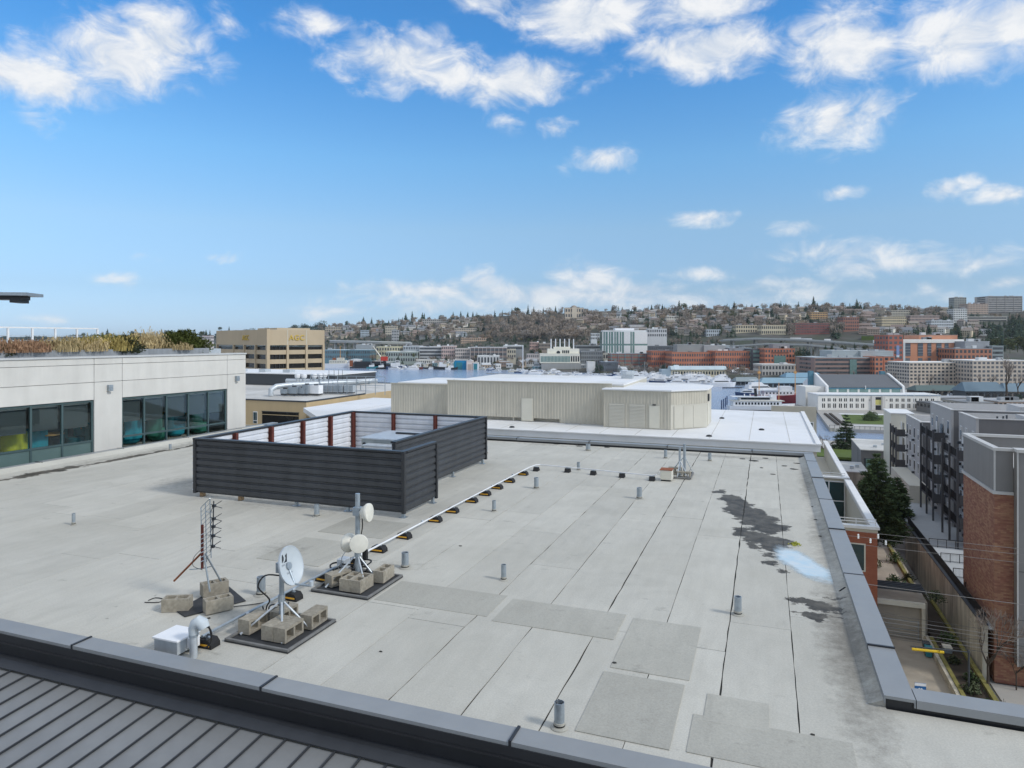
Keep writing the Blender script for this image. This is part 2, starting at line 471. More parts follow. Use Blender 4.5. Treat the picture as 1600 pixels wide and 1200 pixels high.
    c = t.mix(t.math('MULTIPLY', wet, .97), c, t.mix(t.mapr(t.noise(ab, 2.6, 7, .75), .42, .60, 0, 1), (.034, .029, .022), (.105, .094, .074))) if True else t.mix(t.math('MULTIPLY', wet, t.mapr(t.noise(ab, 9, 5, .7), .35, .6, .93, 1.0)), c, (.036, .031, .024))
    t.put(bs.inputs['Base Color'], c)
    t.put(bs.inputs['Roughness'], t.mapr(wet, 0, 1, .88, .55))
    bs.inputs['Specular IOR Level'].default_value = .3
    bn = t.node('ShaderNodeBump'); bn.inputs['Strength'].default_value = .35; bn.inputs['Distance'].default_value = .01
    t.put(bn.inputs['Height'], t.math('ADD', t.math('MULTIPLY', grain, .25), t.math('MULTIPLY', t.noise(ab, 1.4, 4, .6), 1.0)))
    t.put(bs.inputs['Normal'], bn.outputs[0])
    return m
M['membrane'] = roof_material('membrane', (.492, .478, .425))
M['membrane_patch'] = roof_material('membrane_patch', (.395, .384, .338))
M['deck_black'] = mat('deck_black', (.035, .034, .030), .9)

def painted_reflection_material():  # pale blue sky reflection on the puddle, painted as base colour
    m = bpy.data.materials.new('painted_sky_reflection'); m.use_nodes = True
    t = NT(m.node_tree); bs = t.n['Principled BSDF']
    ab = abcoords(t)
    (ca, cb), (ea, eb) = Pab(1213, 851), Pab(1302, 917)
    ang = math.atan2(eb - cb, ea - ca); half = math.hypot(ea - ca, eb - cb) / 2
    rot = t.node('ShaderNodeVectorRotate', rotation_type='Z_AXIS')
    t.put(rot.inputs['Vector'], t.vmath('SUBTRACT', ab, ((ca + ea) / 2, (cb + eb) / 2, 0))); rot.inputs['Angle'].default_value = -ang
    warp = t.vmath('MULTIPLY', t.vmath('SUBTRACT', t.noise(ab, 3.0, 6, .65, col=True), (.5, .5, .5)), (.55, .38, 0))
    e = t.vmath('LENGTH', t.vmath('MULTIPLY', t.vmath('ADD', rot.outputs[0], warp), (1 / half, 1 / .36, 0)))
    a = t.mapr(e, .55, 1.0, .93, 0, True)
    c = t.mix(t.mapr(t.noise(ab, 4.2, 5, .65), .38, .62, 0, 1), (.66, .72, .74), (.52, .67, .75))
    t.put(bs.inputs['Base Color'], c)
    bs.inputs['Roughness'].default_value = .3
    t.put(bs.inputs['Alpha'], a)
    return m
M['painted_sky_reflection'] = painted_reflection_material()

def brick_material(name, c1, c2, cm, sx=1.0, axis='xz', dark=.5):
    m = bpy.data.materials.new(name); m.use_nodes = True
    t = NT(m.node_tree); bs = t.n['Principled BSDF']
    co = t.node('ShaderNodeTexCoord').outputs['Object']
    sp = t.node('ShaderNodeSeparateXYZ'); t.put(sp.inputs[0], co)
    cb = t.node('ShaderNodeCombineXYZ')
    t.put(cb.inputs[0], t.math('ADD', sp.outputs[0], sp.outputs[1])); t.put(cb.inputs[1], sp.outputs[2])
    br = t.node('ShaderNodeTexBrick')
    t.put(br.inputs['Vector'], cb.outputs[0])
    t.put(br.inputs['Color1'], c1); t.put(br.inputs['Color2'], c2); t.put(br.inputs['Mortar'], cm)
    br.inputs['Scale'].default_value = 1.0; br.inputs['Mortar Size'].default_value = .008
    br.inputs['Brick Width'].default_value = .30 * sx; br.inputs['Row Height'].default_value = .10 * sx
    br.inputs['Bias'].default_value = -.1
    n = t.noise(cb.outputs[0], .9, 5, .6)
    c = t.mix(t.mapr(n, .35, .65, 0, .35), br.outputs[0], tuple(x * dark for x in c1))
    t.put(bs.inputs['Base Color'], c)
    bs.inputs['Roughness'].default_value = .9
    bn = t.node('ShaderNodeBump'); bn.inputs['Strength'].default_value = .5; bn.inputs['Distance'].default_value = .02
    t.put(bn.inputs['Height'], t.math('SUBTRACT', 1.0, br.outputs['Fac'])); t.put(bs.inputs['Normal'], bn.outputs[0])
    return m
M['brick_mottled'] = brick_material('brick_mottled', (.27, .112, .078), (.44, .25, .145), (.25, .14, .10), 1.6)
M['brick_red'] = brick_material('brick_red', (.32, .10, .055), (.37, .125, .068), (.27, .12, .08), 1.0, dark=.8)

def glass_material(name, tintc, rough=.02):
    m = bpy.data.materials.new(name); m.use_nodes = True
    t = NT(m.node_tree)
    for n in list(t.n):
        if n.type == 'BSDF_PRINCIPLED': t.n.remove(n)
    out = next(n for n in t.n if n.type == 'OUTPUT_MATERIAL')
    tr = t.node('ShaderNodeBsdfTransparent'); t.put(tr.inputs[0], tintc)
    gl = t.node('ShaderNodeBsdfGlossy'); gl.inputs['Roughness'].default_value = rough
    t.put(gl.inputs[0], (.80, .93, .97))
    fr = t.node('ShaderNodeFresnel'); fr.inputs[0].default_value = 1.40
    mx = t.node('ShaderNodeMixShader')
    t.put(mx.inputs[0], fr.outputs[0]); t.put(mx.inputs[1], tr.outputs[0]); t.put(mx.inputs[2], gl.outputs[0])
    t.put(out.inputs[0], mx.outputs[0])
    return m
M['pane_glass'] = glass_material('pane_glass', (.93, .97, .97))

def water_material():
    m = bpy.data.materials.new('lake_water'); m.use_nodes = True
    t = NT(m.node_tree); bs = t.n['Principled BSDF']
    g = t.node('ShaderNodeNewGeometry').outputs['Position']
    t.put(bs.inputs['Base Color'], (.27, .34, .46))
    bs.inputs['Roughness'].default_value = .16
    bs.inputs['IOR'].default_value = 1.45
    bn = t.node('ShaderNodeBump'); bn.inputs['Strength'].default_value = .9; bn.inputs['Distance'].default_value = .35
    t.put(bn.inputs['Height'], t.math('ADD', t.noise(g, .7, 4, .6), t.noise(t.vmath('MULTIPLY', g, (1, .4, 1)), .12, 3, .5)))
    t.put(bs.inputs['Normal'], bn.outputs[0])
    return m
M['lake_water'] = water_material()

def land_material():
    m = bpy.data.materials.new('hill_ground'); m.use_nodes = True
    t = NT(m.node_tree); bs = t.n['Principled BSDF']
    g = t.node('ShaderNodeNewGeometry').outputs['Position']
    n = t.noise(g, .03, 6, .65); n2 = t.noise(g, .010, 4, .6)
    c = t.mix(t.mapr(n, .4, .6, 0, 1), (.060, .056, .046), (.040, .052, .026))
    c = t.mix(t.mapr(n2, .5, .62, 0, .6), c, (.13, .12, .11))
    t.put(bs.inputs['Base Color'], c); bs.inputs['Roughness'].default_value = .95
    return m
M['hill_ground'] = land_material()

# ------------------------------------------------------------------ terrain and water
LAKE = -34.4
SHORE = [(-900, 2200), (300, 2000), (470, 1000), (520, 925), (700, 895), (760, 860), (860, 800), (1000, 725), (1200, 610), (1320, 560), (1420, 520), (1600, 470), (2600, 450)]
RIDGE_D = [(-900, 3600), (0, 3200), (330, 2700), (500, 2000), (700, 1700), (900, 1550), (1200, 1450), (1600, 1400), (2600, 1400)]
RIDGE_Y = [(-900, 528), (0, 527), (330, 526), (420, 521), (500, 513), (600, 505), (700, 499), (800, 493), (900, 488), (1000, 485), (1100, 483), (1200, 481), (1300, 482), (1400, 484), (1500, 486), (1600, 487), (2600, 495)]
PROFILE = [(0, 0), (.02, .012), (.2, .05), (.33, .17), (.5, .40), (.75, .75), (1.0, 1.0), (1.25, 1.0), (1.7, .8)]
def far_z(x, y):
    px = 800 + F * x / y
    s, r = lerp(px, SHORE), lerp(px, RIDGE_D)
    zr = H + (HZ - lerp(px, RIDGE_Y)) * r / F
    t = (y - s) / (r - s)
    if t < 0: return -38.0
    return -33.4 + (zr + 33.4) * lerp(t, PROFILE)
def hill_point(px, py):
    """where the sight line through a pixel meets the far land"""
    s = lerp(px, SHORE); d = s + 1
    top = lerp(px, RIDGE_D) * 1.2
    while d < top:
        x, y, z = PD(px, py, d)
        if far_z(x, y) >= z: return (x, y, far_z(x, y))
        d += 6
    d = lerp(px, RIDGE_D)
    x, y, z = PD(px, py, d)
    return (x, y, far_z(x, y))

mb = MB()
pxs = list(range(-900, 2601, 35)); NR = 46
for px in pxs:
    s, r = lerp(px, SHORE), lerp(px, RIDGE_D)
    for j in range(NR):
        t = -.03 + (j / (NR - 1)) ** 1.2 * 1.75
        y = s + (r - s) * t
        x = (px - 800) / F * y
        z = far_z(x, y)
        if t > .25: z += 2.5 * math.sin(x * .021 + y * .013) * math.sin(y * .017 - x * .008)
        mb.v.append((x, y, z))
for i in range(len(pxs) - 1):
    for j in range(NR - 1):
        a = i * NR + j
        mb.f.append((a, a + NR, a + NR + 1, a + 1)); mb.m.append(0)
tag(mb.build('hills', M['hill_ground'], smooth=True), 'wooded hillside rising beyond the lake', kind='structure')

mb = MB(); mb.quad((-6000, 120, LAKE), (6000, 120, LAKE), (6000, 9000, LAKE), (-6000, 9000, LAKE))
tag(mb.build('lake_water', M['lake_water']), 'calm pale blue lake water', kind='structure')
mb = MB(); mb.quad((-9000, -500, -60), (9000, -500, -60), (9000, 16000, -60), (-9000, 16000, -60))
tag(mb.build('ground', M['hill_ground']), 'low ground under the lake and the hills', kind='structure')
# near shore: one sheet falling towards the lake
NEAR = [(-1200, 480), (380, 480), (520, 330), (900, 310), (1150, 290), (1255, 252), (1320, 246), (1420, 246), (1700, 240), (2600, 230)]
mb = MB(); cols = list(range(-1200, 2601, 100)); rows = 14
for px in cols:
    far = lerp(px, NEAR)
    for j in range(rows):
        y = 20 + (far - 20) * j / (rows - 1)
        mb.v.append(((px - 800) / F * y, y, lerp(y, [(20, -29.02), (110, -29.3), (160, -31), (230, -33.2), (480, -33.3)])))
    mb.v.append(((px - 800) / F * (far + 1), far + 1, -37))
for i in range(len(cols) - 1):
    for j in range(rows):
        a = i * (rows + 1) + j
        mb.f.append((a, a + rows + 1, a + rows + 2, a + 1)); mb.m.append(0)
tag(mb.build('near_ground', M['paving'], smooth=False), 'paved ground between the buildings and the lake', kind='structure')

# ------------------------------------------------------------------ the flat roof in front of the camera
A0, A1, B0, B1 = -19.1, 1.10, 5.86, 22.5
bld = thing('flat_roofed_building', 'low building whose worn grey membrane roof fills the foreground', 'building', (0, 0, 0), ROT)
mb = MB()
mb.box(A0 - .3, A1 + .25, B0 - .3, B1 + .2, -29, -.02)
mb.box(A1 + .25, 9, B0 - .3, 7.7, -29, -.021)
mb.build('wall', M['tan_fascia'], bld)
mb = MB(); mb.box(A0 - .1, A1 + .1, B0 - .1, B1 + .1, -.019, -.008); mb.box(A1 + .1, 9, B0 - .1, 7.55, -.019, -.008)
deck = mb.build('roof_deck', M['deck_black'], bld)
# sheets of roofing laid side by side: the gaps between them are the seams
edges = [1.1, .29, -.435, -1.18, -1.96, -2.74, -3.53, -4.34, -5.12, -5.92, -6.75, -7.6, -8.45, -9.3, -10.2, -11.1, -12.0, -12.95, -13.9, -14.85, -15.8, -16.75, -17.7, -19.1]
gapw = [.012, .022, .030, .014, .026, .018, .024, .012, .016, .008, .008, .006, .008, .008, .006, .010, .006, .008, .005, .006, .006, .006, .006, .006]
rr = random.Random(5)
gapw = [g * (.85 if 1 < i < 9 else .62) for i, g in enumerate(gapw)]
for i in range(len(edges) - 1):
    a1 = edges[i] - gapw[i] / 2; a0 = edges[i + 1] + gapw[i + 1] / 2
    if i == 0: a1 = 1.1
    b = B0; cuts = [B0]
    b += rr.uniform(1.6, 5.0)
    while b < B1 - 1.5:
        cuts.append(b); b += rr.uniform(3.6, 7.5)
    cuts.append(B1)
    for k in range(len(cuts) - 1):
        g = .006 if i < 8 else .004
        y0, y1 = cuts[k] + g / 2, cuts[k + 1] - g / 2
        mb = MB()
        # edges wander by a few millimetres
        n = max(2, int((y1 - y0) / .28)); L = []; Rr = []
        for q in range(n + 1):
            y = y0 + (y1 - y0) * q / n
            L.append((a0 - gapw[i + 1] * rr.uniform(-.15, .52), y)); Rr.append((a1 + gapw[i] * rr.uniform(-.15, .46), y))
        mb.prism(Rr + L[::-1], -.0075, rr.uniform(-.0005, .0025))
        mb.build('membrane_sheet', M['membrane'], deck)
for (a0, a1, y0, y1) in [(1.1, 3.2, 5.86, 7.5), (3.22, 5.6, 5.86, 7.5), (5.62, 9, 5.86, 7.5)]:
    MB().box(a0, a1, y0, y1, -.0075, .001).build('membrane_sheet', M['membrane'], deck)
# darker repair sheets laid on top
def patch(c):
    pts = [Pab(x, y, .004) for x, y in c]
    a = sorted(p[0] for p in pts); b = sorted(p[1] for p in pts)
    MB().box((a[0] + a[1]) / 2, (a[2] + a[3]) / 2, (b[0] + b[1]) / 2, (b[2] + b[3]) / 2, -.0065, .0065 + rr.uniform(0, .002)).build('roof_patch', M['membrane_patch'], deck)
for c in ([(800, 934), (979, 962), (957, 1000), (772, 970)], [(993, 968), (1098, 979), (1074, 1064), (950, 1041)], [(946, 1049), (1071, 1071), (1044, 1172), (896, 1141)],
          [(1089, 1122), (1340, 1157), (1330, 1200), (1060, 1200)], [(622, 908), (793, 930), (762, 963), (588, 938)], [(412, 868), (478, 838), (553, 850), (500, 892)],
          [(500, 826), (560, 806), (640, 822), (584, 846)], [(1106, 1085), (1205, 1100), (1198, 1145), (1098, 1125)]):
    patch(c)
# black mastic blobs left on the sheets
rt0 = random.Random(19)
for (px, py, r) in [(395, 974, .05), (404, 982, .04), (380, 984, .05), (372, 990, .03), (416, 968, .03), (326, 966, .025), (1160, 717, .10), (1178, 720, .16), (1196, 716, .10), (1226, 728, .09), (1240, 733, .12), (1208, 741, .07), (1190, 731, .06), (1172, 708, .08), (1246, 724, .1), (1262, 742, .07), (1267, 768, .06), (1272, 792, .06), (1276, 812, .05), (1283, 838, .05), (905, 697, .12), (870, 694, .10), (948, 699, .10), (719, 853, .03), (595, 1018, .02), (1270, 1148, .02), (960, 1036, .03), (300, 944, .03)]:
    n_ = 9; pl = [(r * rt0.uniform(.6, 1.2) * math.cos(6.283 * k / n_), r * rt0.uniform(.4, .9) * math.sin(6.283 * k / n_)) for k in range(n_)]
    a_, b_ = Pab(px, py, .004); o = MB().prism(pl, 0, .006).build('tar_spot', M['deck_black'], deck); o.location = (a_, b_, .0035)
# upturned strips of membrane against the kerbs
def cant(name, poly, axis, t0, t1):
    MB().extrude(poly, axis, t0, t1).build(name, M['membrane'], bld)
cant('cant_strip', [(A1 - .16, .004), (A1 - .001, .004), (A1 - .001, .075), (A1 - .05, .05)], 'y', 7.54, B1 - .1)
cant('cant_strip', [(A0 + .003, .004), (A0 + .55, .004), (A0 + .2, .035), (A0 + .003, .14)], 'y', B0 + .02, B1 - .1)
# kerbs under the coping, then the coping in overlapping lengths
KZ = .10
def kerb(x0, x1, y0, y1): MB().box(x0, x1, y0, y1, -.03, KZ).build('parapet', M['fascia_metal'], bld)
kerb(A1, A1 + .22, 7.53, B1 + .05); kerb(A0 - .24, A0, B0 - .2, B1 + .8); kerb(A0, A1 + .22, B1 + .052, B1 + .27)
kerb(A0 - .24, 9, B0 - .33, B0 - .11); kerb(A1 + .222, 9, 7.532, 7.75)
def coping_run(x0, x1, y0, y1, along, cuts, zt=.13):
    ts = [y0 if along == 'y' else x0] + cuts + [y1 if along == 'y' else x1]
    for k in range(len(ts) - 1):
        mb = MB(); t0, t1 = ts[k] + .003, ts[k + 1] - .003
        z = zt + (.006 if k % 2 else 0)
        lip = .05
        if along == 'y':
            mb.box(x0, x1, t0, t1, z - .03, z); mb.box(x0, x0 + .012, t0, t1, z - .03 - lip, z - .0301); mb.box(x1 - .012, x1, t0, t1, z - .03 - lip, z - .0301)
        else:
            mb.box(t0, t1, y0, y1, z - .03, z); mb.box(t0, t1, y0, y0 + .012, z - .03 - lip, z - .0301); mb.box(t0, t1, y1 - .012, y1, z - .03 - lip, z - .0301)
        o = mb.build('coping_panel', M['coping_metal'], bld)
        # raised lap seam at the joint
        if k > 0:
            lap = MB()
            if along == 'y': lap.box(x0 - .003, x1 + .003, t0 - .022, t0 + .004, z - .05, z + .012)
            else: lap.box(t0 - .022, t0 + .004, y0 - .003, y1 + .003, z - .05, z + .012)
            lap.build('lap_seam', M['fascia_metal'], o)
jy = []
for yy in (1070, 1013, 899, 828, 781, 747, 721):
    x = None
    d = (H - .13) * F / (yy - HZ); jy.append((d + SA * 1.34) / CA)     # b of a point with a = 1.34 at that depth
jy = sorted(b for b in jy if 8.1 < b < B1)
coping_run(A1 - .02, A1 + .25, 7.50, B1 + .02, 'y', jy)
coping_run(A0 - .26, A0 + .02, B0 - .1, B1 + .8, 'y', [8.2, 10.8, 13.4, 16.0, 18.6, 21.2])
coping_run(A0, A1 + .25, B1 + .03, B1 + .30, 'x', [-16, -13.4, -10.8, -8.2, -5.6, -3.0, -.4])
coping_run(A0 - .26, 9, B0 - .36, B0 - .12, 'x', [-17.85, -15.2, -12.6, -9.97, -7.35, -4.71, -2.06, .55, 3.1, 5.7])
coping_run(A1 + .255, 9, 7.50, 7.76, 'x', [3.5, 6.1])
# near fascia, its drip edge and the flashing of the metal roof below
YF = B0 - .36
mb = MB(); mb.box(A0 - .26, 9, YF - .012, YF - .001, .0, .098); mb.box(A0 - .26, 9, YF - .030, YF - .0125, -.008, .006)
mb.build('fascia', M['fascia_metal'], bld)
MB().box(A0 - .26, 9, YF + .02, YF + .03, -.2, .03).build('fascia_recess', M['fascia_metal'], bld)
MB().extrude([(YF - .17, -.185), (YF - .06, -.150), (YF + .0195, -.150), (YF + .0195, -.2), (YF - .17, -.2)], 'x', A0 - .26, 9).build('flashing', M['dark_metal'], bld)
# standing seam roof falling towards the camera
ms = MB(); SL = .088; Y0, Y1 = -4.0, YF - .155
def zs(y): return -.215 - SL * (Y1 - y)
pitch = .2745; x = A0 - .26
sroof = thing('seam_roof', 'dark grey standing seam metal roof in the near left corner', 'roof', AB(-8, Y1, -.215), ROT)
me_pan = MB().add([(.0, Y0 - Y1, zs(Y0) + .215), (pitch, Y0 - Y1, zs(Y0) + .215), (pitch, 0, 0), (0, 0, 0), (0, Y0 - Y1, zs(Y0) + .19), (pitch, Y0 - Y1, zs(Y0) + .19), (pitch, 0, -.025), (0, 0, -.025)],
                  [(0, 1, 2, 3), (7, 6, 5, 4), (0, 4, 5, 1), (2, 6, 7, 3), (1, 5, 6, 2), (0, 3, 7, 4)]).mesh('roof_pan', M['seam_roof_metal'])
h = .021
me_rib = MB().add([(-.006, Y0 - Y1, zs(Y0) + .215), (.006, Y0 - Y1, zs(Y0) + .215), (.006, -.01, 0), (-.006, -.01, 0), (-.006, Y0 - Y1, zs(Y0) + .215 + h), (.006, Y0 - Y1, zs(Y0) + .215 + h), (.006, -.01, h), (-.006, -.01, h)],
                  [(3, 2, 1, 0), (4, 5, 6, 7), (0, 1, 5, 4), (1, 2, 6, 5), (2, 3, 7, 6), (3, 0, 4, 7)]).mesh('standing_seam', M['dark_metal'])
k = 0; xx = -11.2 + 8
aoff = -3.62 * CA - 7.25 * SA
while True:
    x = (aoff + pitch * (k - 26)) + 8
    if x > 12.5: break
    if x > -8:
        obj('roof_pan', me_pan, sroof, (x, 0, -.0005 * (k % 2))); obj('standing_seam', me_rib, sroof, (x, 0, 0))
    k += 1
# ------------------------------------------------------------------ louvred equipment screen on the roof
SX, SY = -9.6, 15.2
scr = thing('equipment_screen', 'charcoal ribbed metal screen boxed round the rooftop air unit', 'equipment screen', AB(SX, SY, 0), ROT)
ZB, ZT = .105, 1.335
def rib_sheet(axis, t0, t1, off, out, z0, z1, ribs=8):
    """horizontal ribbed sheet; out = +1/-1 side the ribs stand proud on"""
    mb = MB(); per = (z1 - z0) / ribs; pts = []
    for i in range(ribs):
        z = z0 + i * per
        pts += [(0, z), (0, z + per * .16), (.030, z + per * .30), (.030, z + per * .86)]
    pts.append((0, z1))
    prof = [(off + out * d, z) for d, z in pts] + [(off + out * (d - .004), z) for d, z in pts[::-1]]
    if axis == 'y': return mb.extrude(prof, 'y', t0, t1)
    return mb.extrude(prof, 'x', t0, t1)
def L(a): return a - SX
def K(b): return b - SY
rib_sheet('x', L(-12.2), L(-6.83), K(12.12), -1, ZB, ZT - .03).build('siding_sheet', M['screen_metal'], scr)
rib_sheet('x', L(-12.15), L(-6.88), K(12.165), 1, ZB, ZT - .03).build('back_sheet', M['screen_back'], scr)
rib_sheet('y', K(12.16), K(13.52), L(-6.84), 1, ZB, ZT - .03).build('siding_sheet', M['screen_metal'], scr)
rib_sheet('y', K(12.2), K(13.5), L(-6.885), -1, ZB, ZT - .03).build('back_sheet', M['screen_back'], scr)
rib_sheet('y', K(13.2), K(18.36), L(-7.68), 1, ZB, ZT - .03).build('siding_sheet', M['screen_metal'], scr)
rib_sheet('y', K(13.22), K(18.3), L(-7.725), -1, ZB, ZT - .03).build('back_sheet', M['screen_back'], scr)
rib_sheet('y', K(12.16), K(18.36), L(-12.2), -1, ZB, ZT - .03).build('siding_sheet', M['screen_metal'], scr)
rib_sheet('y', K(12.2), K(18.3), L(-12.155), 1, ZB, ZT - .03).build('back_sheet', M['screen_back'], scr)
rib_sheet('x', L(-12.2), L(-7.7), K(18.38), 1, ZB, ZT - .03).build('siding_sheet', M['screen_metal'], scr)
rib_sheet('x', L(-12.15), L(-7.75), K(18.335), -1, ZB, ZT - .03).build('back_sheet', M['screen_back'], scr)
def capbar(x0, x1, y0, y1): MB().box(L(x0), L(x1), K(y0), K(y1), ZT - .028, ZT + .012).build('top_trim', M['screen_trim'], scr)
capbar(-12.26, -6.80, 12.06, 12.19); capbar(-6.92, -6.79, 12.192, 13.54); capbar(-7.76, -7.63, 13.18, 18.44); capbar(-12.26, -12.10, 12.192, 18.30); capbar(-12.26, -7.762, 18.302, 18.44)
for a, b in [(-12.22, 12.10), (-6.82, 12.10), (-6.82, 13.53), (-7.66, 13.19), (-7.66, 18.40), (-12.22, 18.40)]:
    MB().box(L(a) - .035, L(a) + .035, K(b) - .035, K(b) + .035, ZB - .01, ZT - .03).build('corner_trim', M['screen_trim'], scr)
for b in (13.19, 14.47, 15.77, 17.05):
    mb = MB(); mb.box(L(-12.11), L(-12.02), K(b) - .012, K(b) + .012, .03, ZT - .01); mb.box(L(-12.125), L(-12.11), K(b) - .04, K(b) + .04, .03, ZT - .01); mb.box(L(-12.02), L(-12.005), K(b) - .04, K(b) + .04, .03, ZT - .01)
    mb.build('post', M['rust'], scr)
for a in (-12.06, -10.64, -9.22):
    mb = MB(); mb.box(L(a) - .012, L(a) + .012, K(18.2), K(18.29), .03, ZT - .01); mb.box(L(a) - .04, L(a) + .04, K(18.185), K(18.2), .03, ZT - .01); mb.box(L(a) - .04, L(a) + .04, K(18.29), K(18.303), .03, ZT - .01)
    mb.build('post', M['rust'], scr)
MB().box(L(-7.79), L(-7.74), K(13.3), K(13.36), .03, ZT + .0).build('post', M['dark_metal'], scr)
for a, b in [(-12.1, 12.2), (-11.0, 12.2)]: MB().box(L(a) - .045, L(a) + .045, K(b) - .045, K(b) + .045, 0.003, ZB + .03).build('leg', M['wood_leg'], scr)
for a, b in [(-9.5, 12.2), (-6.86, 12.16), (-6.86, 13.45), (-7.68, 14.3), (-7.68, 16.2), (-7.68, 18.2), (-8.2, 12.2)]:
    mb = MB(); mb.box(L(a) - .03, L(a) + .03, K(b) - .03, K(b) + .03, .012, ZB + .03); mb.box(L(a) - .07, L(a) + .07, K(b) - .07, K(b) + .07, .003, .012)
    mb.build('leg', M['galvanised'], scr)
for i in range(8):
    z = ZB + .07 + i * (ZT - ZB - .03) / 8
    if i % 1 == 0: MB().cyl((L(-12.262), K(12.08), z), (L(-12.262), K(12.062), z), .014, n=6).build('bolt', M['galv_light'], scr)
# rooftop unit inside it
unit = thing('rooftop_unit', 'pale grey air handling unit inside the charcoal screen', 'air handler', AB(-9.6, 16.55, 0), ROT)
mb = MB(); mb.box(-.62, .70, -.72, .75, .16, .92); mb.build('cabinet', M['hvac_grey'], unit, bevel=.015)
MB().box(-.66, .74, -.76, .79, .921, .955).build('lid', M['galv_light'], unit)
MB().box(-.30, .62, -1.10, -.762, .16, .80).build('intake_box', M['white_paint'], unit, bevel=.02)
MB().box(-.34, .66, -1.14, -.765, .801, .83).build('intake_lid', M['galv_light'], unit)
MB().cyl((-.52, -.725, .78), (-.52, -.75, .78), .05, n=12).build('port', M['black_rubber'], unit)
mb = MB(); [mb.box(-.45 + i * .28, -.25 + i * .28, -.729, -.721, .3, .66) for i in range(1)]; mb.build('access_panel', M['galv_light'], unit)
MB().box(-.6, .68, -.70, .73, .003, .159).build('curb', M['galvanised'], unit)
MB().box(-.1, .72, .2, .3, .956, 1.0).build('rail', M['dark_metal'], unit)

# ------------------------------------------------------------------ vent pipes
VENTS = [(115, 820, 802, 5, 'slim galvanised vent pipe standing alone on the far left of the roof'),
         (495, 807, 788, 8, 'galvanised vent pipe in front of the charcoal screen'),
         (408, 929, 901, 13, 'stout galvanised vent pipe between the rusty tripod and the logo dish'),
         (633, 887, 863, 11, 'galvanised vent pipe just right of the round-antenna mast tray'),
         (787, 906, 882, 8, 'galvanised vent pipe in the middle of the open roof'),
         (772, 799, 782, 6, 'vent pipe close right of the white conduit run'),
         (838, 763, 746, 7, 'vent pipe below the bend of the white conduit'),
         (999, 779, 762, 8, 'vent pipe in front of the tan control box'),
         (904, 734, 722, 5, 'short vent pipe right behind the white conduit'),
         (1040, 716, 703, 5, 'vent pipe just behind the far antenna frame'),
         (1109, 720, 708, 5, 'vent pipe right of the far antenna frame by the back kerb'),
         (1153, 960, 932, 11, 'galvanised vent pipe left of the pale blue puddle'),
         (874, 1136, 1097, 16, 'nearest galvanised vent pipe with a torn open top beside the near coping'),
         (266, 704, 694, 4, 'thin vent pipe by the left kerb beside the white office building'),
         (919, 704, 694, 7, 'stubby vent pipe against the back kerb'),
         (760, 708, 697, 4, 'thin vent pipe behind the right end of the charcoal screen')]
for (px, pb, pt, wpx, lab) in VENTS:
    x, y, z = P(px, pb, 0.004)
    r = wpx * y / F / 2; h = (pb - pt) * y / F
    t = thing('vent_pipe', lab, 'vent pipe', (x, y, .004), 0, 'vent pipes on the membrane roof')
    n = 20
    mb = MB(); mb.lathe([(r, .01), (r * 1.02, h * .5), (r, h), (r * .84, h), (r * .84, h - .05), (0.0001, h - .06)], n)
    mb.build('pipe', M['galvanised'], t, smooth=True)
    MB().lathe([(r * 1.75, .0), (r * 1.65, .006), (r * 1.15, .012), (r * 1.12, .05), (r * 1.01, .052)], n).build('flange', M['membrane_patch'], t, smooth=True); MB().lathe([(r * 1.14, .012), (r * 1.16, .03), (r * 1.03, .034)], n).build('sealant', M['black_rubber'], t)
    if px == 874:
        mb = MB()
        for k in range(9):
            a = k * .7; mb.tri((r * .95 * math.cos(a), r * .95 * math.sin(a), h), (r * .95 * math.cos(a + .5), r * .95 * math.sin(a + .5), h), (r * .5 * math.cos(a + .3), r * .5 * math.sin(a + .3), h + R.uniform(-.01, .02)))
        mb.build('torn_cap', M['black_rubber'], t)

# ------------------------------------------------------------------ conduit on rubber blocks
cz = .125
run = thing('conduit', 'long straight conduit run, white beyond the masts, on black rubber blocks', 'conduit', AB(-6.1, 12, 0), ROT)
def ab2l(a, b, z): return (a + 6.1, b - 12, z)
ptsW = [(-6.12, 10.05, cz), (-6.08, 13.5, cz + .005), (-6.02, 17.5, cz), (-5.97, 17.9, cz), (-5.85, 18.0, cz), (-4.3, 17.8, cz + .003), (-2.72, 17.55, cz), (-2.6, 17.53, cz + .04)]
MB().tube([ab2l(*p) for p in ptsW], .015, 8).build('white_tube', M['white_pipe'], run, smooth=True)
ptsG = [(-6.18, 6.22, cz), (-6.16, 7.6, cz + .01), (-6.14, 8.9, cz + .005)]
MB().tube([ab2l(*p) for p in ptsG], .018, 8).build('steel_tube', M['galvanised'], run, smooth=True)
MB().tube([ab2l(*p) for p in [(-6.14, 9.12, cz), (-6.12, 10.05, cz)]], .016, 8).build('white_tube', M['white_pipe'], run, smooth=True)
for b in (6.9, 7.8, 8.55, 11.6, 13.2, 15.0, 16.4): MB().cyl(ab2l(-6.15 + (.06 if b > 12 else 0), b, cz), ab2l(-6.15 + (.06 if b > 12 else 0), b + .05, cz), .023, n=8).build('coupling', M['galv_light'], run)
MB().box(*[v for p in ((-6.20 + 6.1, -6.07 + 6.1), (8.92 - 12, 9.10 - 12), (.05, .21)) for v in p]).build('pull_box', M['galv_light'], run, bevel=.008)
BL = [(318, 1003), (385, 966), (452, 931), (505, 903), (553, 879), (590, 858), (627, 837), (680, 812), (707, 798), (736, 782), (756, 771), (775, 761), (793, 751), (817, 740)]
